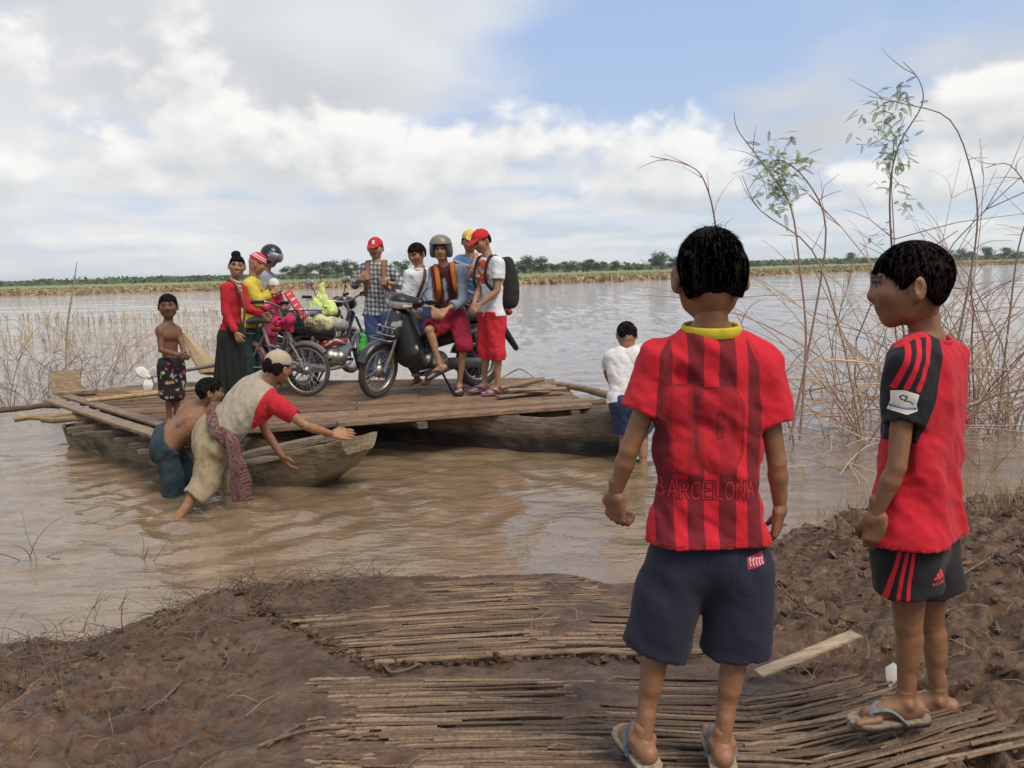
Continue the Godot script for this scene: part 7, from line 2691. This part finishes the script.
func shrub(base: Vector3, sd: int, stems: int, height: float, spread: float, tones: Array, label: String, group: String) -> Node3D:
	var t := thing("dead_shrub", label, "shrub", base, group)
	var g := RandomNumberGenerator.new()
	g.seed = sd
	var b := Build.new()
	for k in stems:
		var a := g.randf() * TAU
		var r := sqrt(g.randf()) * spread * 0.45
		var p := Vector3(cos(a) * r, -0.25, sin(a) * r)
		var lean := Vector3(cos(a) * g.randf_range(0.05, 0.7), 1.0, sin(a) * g.randf_range(0.05, 0.6))
		var l := height * g.randf_range(0.45, 1.1)
		var c: Color = tones[g.randi() % tones.size()] * g.randf_range(0.75, 1.2)
		var line := stem_line(g, p, lean, l, g.randf_range(0.0, 0.10))
		var r0 := 0.003 + 0.0026 * l * g.randf_range(0.7, 1.2)
		b.tube(line, taper(line.size(), r0, r0 * 0.3), 5, c)
		for j in g.randi_range(2, 6):
			var at := g.randi_range(1, line.size() - 2)
			var d: Vector3 = (line[at + 1] - line[at]).normalized() + Vector3(g.randfn(), g.randfn() * 0.5, g.randfn()) * 0.75
			var twig := stem_line(g, line[at], d, l * g.randf_range(0.15, 0.45), g.randf_range(0.0, 0.12), 4)
			b.tube(twig, taper(twig.size(), r0 * 0.5, r0 * 0.16), 4, c * 1.08)
			if g.randf() < 0.5:
				var at2 := g.randi_range(1, 2)
				var d2: Vector3 = (twig[at2 + 1] - twig[at2]).normalized() + Vector3(g.randfn(), g.randfn(), g.randfn()) * 0.7
				b.tube(stem_line(g, twig[at2], d2, l * g.randf_range(0.06, 0.2), 0.05, 3), [r0 * 0.26, r0 * 0.22, r0 * 0.18, r0 * 0.1], 3, c * 1.1)
	part("stems", b.mesh(), M.plant, t)
	return t


func feather_leaves(at: Vector3, count: int, size: float, spread: Vector3, sd: int, c: Color) -> ArrayMesh:
	# twice-cut leaves: a rib with two rows of narrow leaflets
	var g := RandomNumberGenerator.new()
	g.seed = sd
	var b := Build.new()
	for k in count:
		var p := at + Vector3(g.randfn(), g.randfn(), g.randfn()) * spread * 0.5
		var d := Vector3(g.randfn(), g.randfn() * 0.6 - 0.1, g.randfn()).normalized()
		var nn := Vector3(g.randfn() * 0.5, 1, g.randfn() * 0.5).normalized()
		var s := d.cross(nn).normalized()
		var l := size * g.randf_range(0.6, 1.25)
		var col := c * g.randf_range(0.7, 1.35)
		b.tube([p, p + d * l * 0.5, p + d * l - Vector3(0, l * 0.12, 0)], [0.0016, 0.0013, 0.0008], 3, Color(0.22, 0.2, 0.1))
		for j in 11:
			var f := 0.12 + j * 0.08
			var q := p + d * l * f - Vector3(0, l * 0.12 * f * f, 0)
			var ll := l * 0.2 * sin(PI * (0.18 + 0.75 * f))
			for e in [-1, 1]:
				var o: Vector3 = (s * e + d * 0.45).normalized() * ll
				var w := d * l * 0.03
				b.flat_quad(q - w, q + o * 0.5 - w * 1.1, q + o, q + o * 0.5 + w * 1.1, col)
	return b.mesh()


func build_plants() -> void:
	var tan_tones := [Color(0.46, 0.34, 0.25), Color(0.40, 0.27, 0.2), Color(0.3, 0.19, 0.14), Color(0.5, 0.4, 0.29), Color(0.42, 0.27, 0.21)]
	var dark_tones := [Color(0.17, 0.125, 0.095), Color(0.25, 0.18, 0.13), Color(0.32, 0.23, 0.16), Color(0.21, 0.15, 0.11)]
	# the big thicket on the bank side, as separate shrubs
	var names := ["bare twiggy shrub in the water between the two people in red jerseys", "bare twiggy shrub in the water behind the person with black sleeves", "bare twiggy shrub at the open end of the thicket", "low bare shrub at the front of the thicket", "tall bare shrub at the back of the thicket"]
	var at := [on_level(815, 436, 0), on_level(905, 432, 0), on_level(1000, 428, 0), on_level(868, 452, 0), on_level(955, 420, 0)]
	var main: Array = []
	for k in 5:
		main.append(shrub(at[k], 300 + k, [24, 40, 38, 16, 42][k], [2.4, 2.8, 3.0, 1.2, 3.2][k], [1.2, 1.3, 1.2, 1.3, 1.3][k], tan_tones, names[k], "shrubs of the thicket standing in the water"))
	# lower tangle of fallen branches
	var g := RandomNumberGenerator.new()
	g.seed = 17
	var b := Build.new()
	for k in 50:
		var p := on_level(g.randf_range(770, 1040), g.randf_range(408, 448), 0.0) + Vector3(0, g.randf_range(0.0, 0.4), 0)
		var d := Vector3(g.randfn(), g.randf_range(-0.1, 0.3), g.randfn() * 0.6)
		var line := stem_line(g, p, d, g.randf_range(0.4, 1.5), 0.05)
		var c: Color = tan_tones[g.randi() % 5] * g.randf_range(0.8, 1.2)
		b.tube(line, taper(line.size(), g.randf_range(0.004, 0.009), 0.002), 4, c)
	alone("fallen_branches", b.mesh(), M.plant, "tangle of pale fallen branches at the foot of the thicket", "branches", "", "stuff")
	# long single stems with leaves
	var arcs := [
		[[918, 436], [905, 340], [893, 260], [890, 190], [899, 145], [922, 105], [919, 80], [903, 62]],
		[[940, 436], [962, 320], [977, 230], [972, 175], [950, 120], [905, 104], [868, 96]],
		[[730, 440], [722, 320], [716, 230], [706, 185], [690, 166], [650, 156]],
		[[800, 440], [806, 340], [800, 270], [790, 205], [760, 160], [738, 130], [734, 112]],
		[[790, 440], [812, 330], [826, 230], [806, 180], [775, 160], [748, 190]],
		[[996, 436], [1008, 330], [1018, 250], [1030, 200], [1010, 165], [985, 168]],
		[[862, 438], [840, 330], [812, 250], [760, 210], [742, 175]]]
	var colors := [Color(0.2, 0.13, 0.12), Color(0.25, 0.18, 0.16), Color(0.3, 0.13, 0.09), Color(0.33, 0.2, 0.16), Color(0.3, 0.21, 0.16), Color(0.24, 0.18, 0.15), Color(0.36, 0.26, 0.2)]
	for k in arcs.size():
		var z := -7.4 - 0.2 * (k % 3)
		var owner: Node3D = main[[1, 4, 0, 0, 0, 2, 0][k]]
		var pts := []
		for p in arcs[k]:
			pts.append(at_depth(p[0], p[1], z) - owner.position)
		var line := curve(pts, 4)
		b = Build.new()
		b.tube(line, taper(line.size(), 0.012, 0.0025), 6, colors[k])
		for j in 7:
			var i := g.randi_range(3, line.size() - 3)
			var d: Vector3 = (line[i + 1] - line[i]).normalized() + Vector3(g.randfn(), g.randfn() * 0.5, g.randfn()) * 0.8
			var tw := stem_line(g, line[i], d, g.randf_range(0.15, 0.5), 0.03, 4)
			b.tube(tw, taper(tw.size(), 0.004, 0.0012), 4, colors[k] * 1.2)
		part("long_stem", b.mesh(), M.plant, owner)
	var green := Color(0.145, 0.26, 0.035)
	for a in [[886, 125, 90, 0.115, 0.22, 0.3, 1], [894, 160, 60, 0.11, 0.14, 0.3, 1], [784, 165, 130, 0.115, 0.27, 0.24, 0], [779, 192, 70, 0.11, 0.16, 0.16, 0], [905, 208, 20, 0.09, 0.1, 0.1, 1], [884, 235, 12, 0.09, 0.1, 0.1, 4], [893, 98, 26, 0.1, 0.22, 0.1, 1]]:
		var owner: Node3D = main[a[6]]
		part("leaf_spray", feather_leaves(at_depth(a[0], a[1], -7.45) - owner.position, a[2], a[3], Vector3(a[4], a[5], a[4]), 400 + int(a[0]), green), M.leaf, owner).set_meta("kind", "stuff")
	# dead stems on the other side
	var says := ["grey dead stems standing in the shallows beyond the stern board", "clump of dead reed stems standing in open water behind the ferry"]
	for a in [[10, 405, 20, 1.4], [38, 392, 16, 1.2], [64, 398, 22, 1.5], [88, 388, 14, 1.2], [104, 384, 22, 1.4], [122, 372, 12, 1.1], [52, 374, 14, 1.2], [20, 372, 16, 1.3], [150, 360, 16, 1.1], [182, 352, 16, 1.1], [206, 345, 18, 1.2], [128, 350, 16, 1.2], [84, 356, 18, 1.2], [2, 362, 20, 1.3]]:
		shrub(on_level(a[0], a[1], 0.0), 500 + int(a[0]), a[2], a[3], 0.7, dark_tones if a[1] > 365 else tan_tones, says[0] if a[1] > 365 else says[1], "dead stems standing in the shallows" if a[1] > 365 else "dead reed clumps behind the ferry")
	b = Build.new()
	for k in 6000:
		var px := g.randf_range(-30, 250)
		var py := 305.0 + 55.0 * pow(g.randf(), 1.5) - px * 0.026
		var p := on_level(px, py + 14.0, 0.0)
		var dens := 0.03 + mud_a.get_noise_2d(p.x * 0.10, p.z * 0.16) * 0.9
		if g.randf() > dens:
			continue
		var hgt := g.randf_range(0.22, 0.68)
		var lean := Vector3(g.randfn() * 0.34, 1, g.randfn() * 0.34).normalized() * hgt
		var w := g.randf_range(0.004, 0.009) * (-p.z / 20.0)
		var c := Color(0.5, 0.4, 0.25).lerp(Color(0.36, 0.28, 0.18), g.randf()) * g.randf_range(0.8, 1.25)
		var s := Vector3(w, 0, g.randf_range(-w, w))
		var mid := p + lean * 0.6
		var tip := p + lean + Vector3(g.randfn() * 0.12, -0.06, g.randfn() * 0.1)
		b.flat_quad(p - s, p + s, mid + s * 0.8, mid - s * 0.8, c)
		b.flat_quad(mid - s * 0.8, mid + s * 0.8, tip + s * 0.1, tip - s * 0.1, c * 1.1)
	alone("reed_bed", b.mesh(), M.plant, "pale yellow reeds standing in the flood behind the dead stems", "reeds", "", "stuff")
	# one pale broken stalk stands higher than the rest
	pole("reed_stalk", [on_level(66, 378, 0.0), at_depth(67, 330, on_level(66, 378, 0.0).z), at_depth(72, 295, on_level(66, 378, 0.0).z), at_depth(77, 262, on_level(66, 378, 0.0).z)], [0.018, 0.02, 0.016, 0.006], Color(0.5, 0.42, 0.32), "single tall pale reed stalk rising above the dead stems", "reed")
	# twigs standing out of the near water
	for a in [[30, 560, 0.34, 6], [92, 610, 0.14, 4], [140, 562, 0.2, 3], [56, 628, 0.12, 5], [690, 500, 0.2, 5], [848, 470, 0.3, 6], [990, 470, 0.28, 6], [100, 420, 0.25, 4]]:
		var base := on_level(a[0], a[1], 0.0)
		var t := thing("water_twig", "thin dark twigs poking out of the near water", "twig", base, "twigs poking out of the near water")
		b = Build.new()
		for k in int(a[3]):
			var line := stem_line(g, Vector3(g.randfn() * 0.04, -0.06, g.randfn() * 0.03), Vector3(g.randfn() * 0.6, 1, g.randfn() * 0.5), a[2] * g.randf_range(0.6, 1.4), g.randf_range(0.0, 0.2), 6)
			b.tube(line, taper(line.size(), 0.0035, 0.0012), 4, Color(0.12, 0.085, 0.06))
		part("twig", b.mesh(), M.plant, t)


# ------------------------------------------------------------------ what lies on the mud
func build_litter() -> void:
	var g := RandomNumberGenerator.new()
	g.seed = 23
	# clods of turned mud
	var forms := []
	for k in 4:
		var b := Build.new()
		b.blob(Vector3.ZERO, Vector3(1.0, 0.6, 0.85), 40 + k, 0.55, Color(1, 1, 1), 6, 8)
		b = faceted(b)
		forms.append(b)
	var all := Build.new()
	for k in 5200:
		var x := g.randf_range(-2.3, 3.4)
		var z := g.randf_range(-5.6, -1.7)
		var t := z - along(SHORE, x)
		if t < 0.02 or broken(x, z) < 0.45:
			continue
		var near := mud_a.get_noise_2d(x * 1.6 + 3.0, z * 1.6)
		if x < 0.0 and (t > 1.5 + near or g.randf() > 0.8):
			continue
		if g.randf() > 0.62 + near:
			continue
		var s := 0.006 + (0.04 if x > 0.5 else 0.024) * pow(g.randf(), 2.2)
		var f: Build = forms[g.randi() % 4]
		var tr := Transform3D(Basis.from_euler(Vector3(g.randf() * 6.0, g.randf() * 6.0, g.randf() * 6.0)).scaled(Vector3(s * g.randf_range(0.8, 1.5), s, s)), Vector3(x, ground_at(x, z) - s * 0.1, z))
		var c := Color(0.095, 0.055, 0.034).lerp(Color(0.2, 0.127, 0.08), g.randf())
		var first := all.v.size()
		for i in f.v.size():
			all.v.append(tr * f.v[i])
			all.n.append((tr.basis.inverse().transposed() * f.n[i]).normalized())
			all.c.append(c)
			all.u.append(Vector2.ZERO)
		for i in f.i:
			all.i.append(first + i)
	# a crust of clods along the edges of the sloping mat
	for k in 260:
		var e := g.randf()
		var p2 := flat_at(378, 687, 0.21).lerp(flat_at(232, 590, 0.05), e) if k % 3 else flat_at(378, 687, 0.21).lerp(flat_at(660, 652, 0.26), e)
		p2 += Vector2(g.randfn() * 0.022 - (0.03 if k % 3 else 0.0), g.randfn() * 0.015 + (0.0 if k % 3 else 0.03))
		var s := 0.005 + 0.016 * pow(g.randf(), 1.6)
		var f: Build = forms[g.randi() % 4]
		var tr := Transform3D(Basis.from_euler(Vector3(g.randf() * 6.0, g.randf() * 6.0, g.randf() * 6.0)).scaled(Vector3(s * 1.3, s, s)), Vector3(p2.x, ground_at(p2.x, p2.y) + s * 0.3, p2.y))
		var c := Color(0.075, 0.043, 0.027).lerp(Color(0.15, 0.095, 0.06), g.randf())
		var first := all.v.size()
		for i in f.v.size():
			all.v.append(tr * f.v[i])
			all.n.append((tr.basis.inverse().transposed() * f.n[i]).normalized())
			all.c.append(c)
			all.u.append(Vector2.ZERO)
		for i in f.i:
			all.i.append(first + i)
	alone("mud_clods", all.mesh(), M.mud, "loose clods of turned brown mud on the bank", "mud", "", "stuff")
	# straw and bleached grass
	var b := Build.new()
	for k in 2200:
		var x := g.randf_range(-2.4, 3.6)
		var z := g.randf_range(-6.0, -1.7)
		var t := z - along(SHORE, x)
		if t < -0.1 or (broken(x, z) < 0.3 and g.randf() < 0.75):
			continue
		var p := Vector3(x, ground_at(x, z) + 0.006, z)
		var a := g.randf() * TAU
		var l := g.randf_range(0.03, 0.16)
		var d := Vector3(cos(a), g.randf_range(0.0, 0.35), sin(a)).normalized() * l
		var dark := x < -0.4 and g.randf() < 0.6
		var c := Color(0.12, 0.08, 0.055) if dark else Color(0.34, 0.25, 0.15) * g.randf_range(0.4, 1.1)
		b.tube([p, p + d * 0.5 + Vector3(0, l * 0.1, 0), p + d], [0.0014, 0.0012, 0.0005], 3, c)
	alone("straw", b.mesh(), M.plant, "scattered straw and dead grass on the mud", "straw", "", "stuff")
	# roots and dark twigs along the water's edge
	b = Build.new()
	for k in 900:
		var x := g.randf_range(-2.6, -0.7)
		var z := along(SHORE, x) + g.randf_range(-0.15, 0.85)
		var p := Vector3(x, ground_at(x, z), z)
		var line := stem_line(g, p, Vector3(g.randfn(), g.randf_range(0.0, 0.7), g.randfn()), g.randf_range(0.06, 0.28), 0.14, 5)
		b.tube(line, taper(6, g.randf_range(0.0014, 0.0032), 0.0007), 4, Color(0.10, 0.07, 0.05) * g.randf_range(0.7, 1.6))
	alone("root_litter", b.mesh(), M.plant, "dark roots and twigs washed up along the water edge", "roots", "", "stuff")
	# dry grass on the right-hand bank
	b = Build.new()
	for k in 700:
		var x := 1.7 + pow(g.randf(), 0.7) * 2.2
		var z := along(SHORE, x) + g.randf_range(-0.05, 1.0) * g.randf()
		var p := Vector3(x, ground_at(x, z) - 0.01, z)
		var hgt := g.randf_range(0.06, 0.24)
		var lean := Vector3(g.randfn() * 0.6, 1, g.randfn() * 0.5).normalized() * hgt
		var s := Vector3(0.002, 0, g.randf_range(-0.002, 0.002))
		var c := Color(0.38, 0.28, 0.16) * g.randf_range(0.5, 1.1)
		b.flat_quad(p - s, p + s, p + lean + s * 0.2, p + lean - s * 0.2, c)
	alone("dry_grass", b.mesh(), M.plant, "short dry grass along the bank by the thicket", "grass", "", "stuff")
	# single sticks and scraps
	for a in [[[640, 768], [655, 762], [690, 745], [720, 742], [726, 741]], [[270, 768], [290, 742], [300, 728]], [[160, 690], [172, 668], [180, 660]], [[380, 640], [392, 660], [420, 650]], [[960, 560], [985, 548], [1010, 520]], [[985, 640], [1000, 620], [1024, 612]]]:
		var pts := []
		for q in a[0] if a[0][0] is Array else a:
			var p := on_level(q[0] - (380 if q[0] > 600 and q[1] > 740 else 0), q[1], 0.36)
			p.y = ground_at(p.x, p.z) + 0.012
			pts.append(p)
		pole("twig", pts, [0.005, 0.006, 0.004], Color(0.2, 0.145, 0.1), "thin curved stick lying on the bare mud", "stick")
		mark(get_child(get_child_count() - 1), "", "", "sticks lying on the mud")
	b = Build.new()
	var w := on_level(892, 665, 0.42)
	w.y = ground_at(w.x, w.z) + 0.02
	b.loft([[Vector3(-0.02, 0.03, 0), Vector3(0.0, 0.05, 0.01), Vector3(0.02, 0.03, 0)], [Vector3(-0.022, 0, 0.01), Vector3(0.0, 0.01, 0.02), Vector3(0.018, -0.002, 0.01)], [Vector3(-0.012, -0.03, 0.015), Vector3(0.004, -0.03, 0.02), Vector3(0.014, -0.035, 0.012)]], Color(0.62, 0.62, 0.6))
	alone("paper_scrap", b.mesh(), M.plastic, "small white scrap of plastic stuck in the mud behind the person with black sleeves", "scrap", "", "", Transform3D(Basis(), w))


func faceted(src: Build) -> Build:
	var b := Build.new()
	for t in range(0, src.i.size(), 3):
		var p := src.v[src.i[t]]
		var q := src.v[src.i[t + 1]]
		var r := src.v[src.i[t + 2]]
		var nn := (q - p).cross(r - p)
		if nn.length() < 1e-9:
			continue
		nn = nn.normalized()
		if nn.dot(p + q + r) < 0.0:
			nn = -nn
		var k := b.v.size()
		for w in [p, q, r]:
			b.vert(w, (nn + 0.5 * w.normalized()).normalized(), Color.WHITE)
		b.i.append_array([k, k + 1, k + 2])
	return b
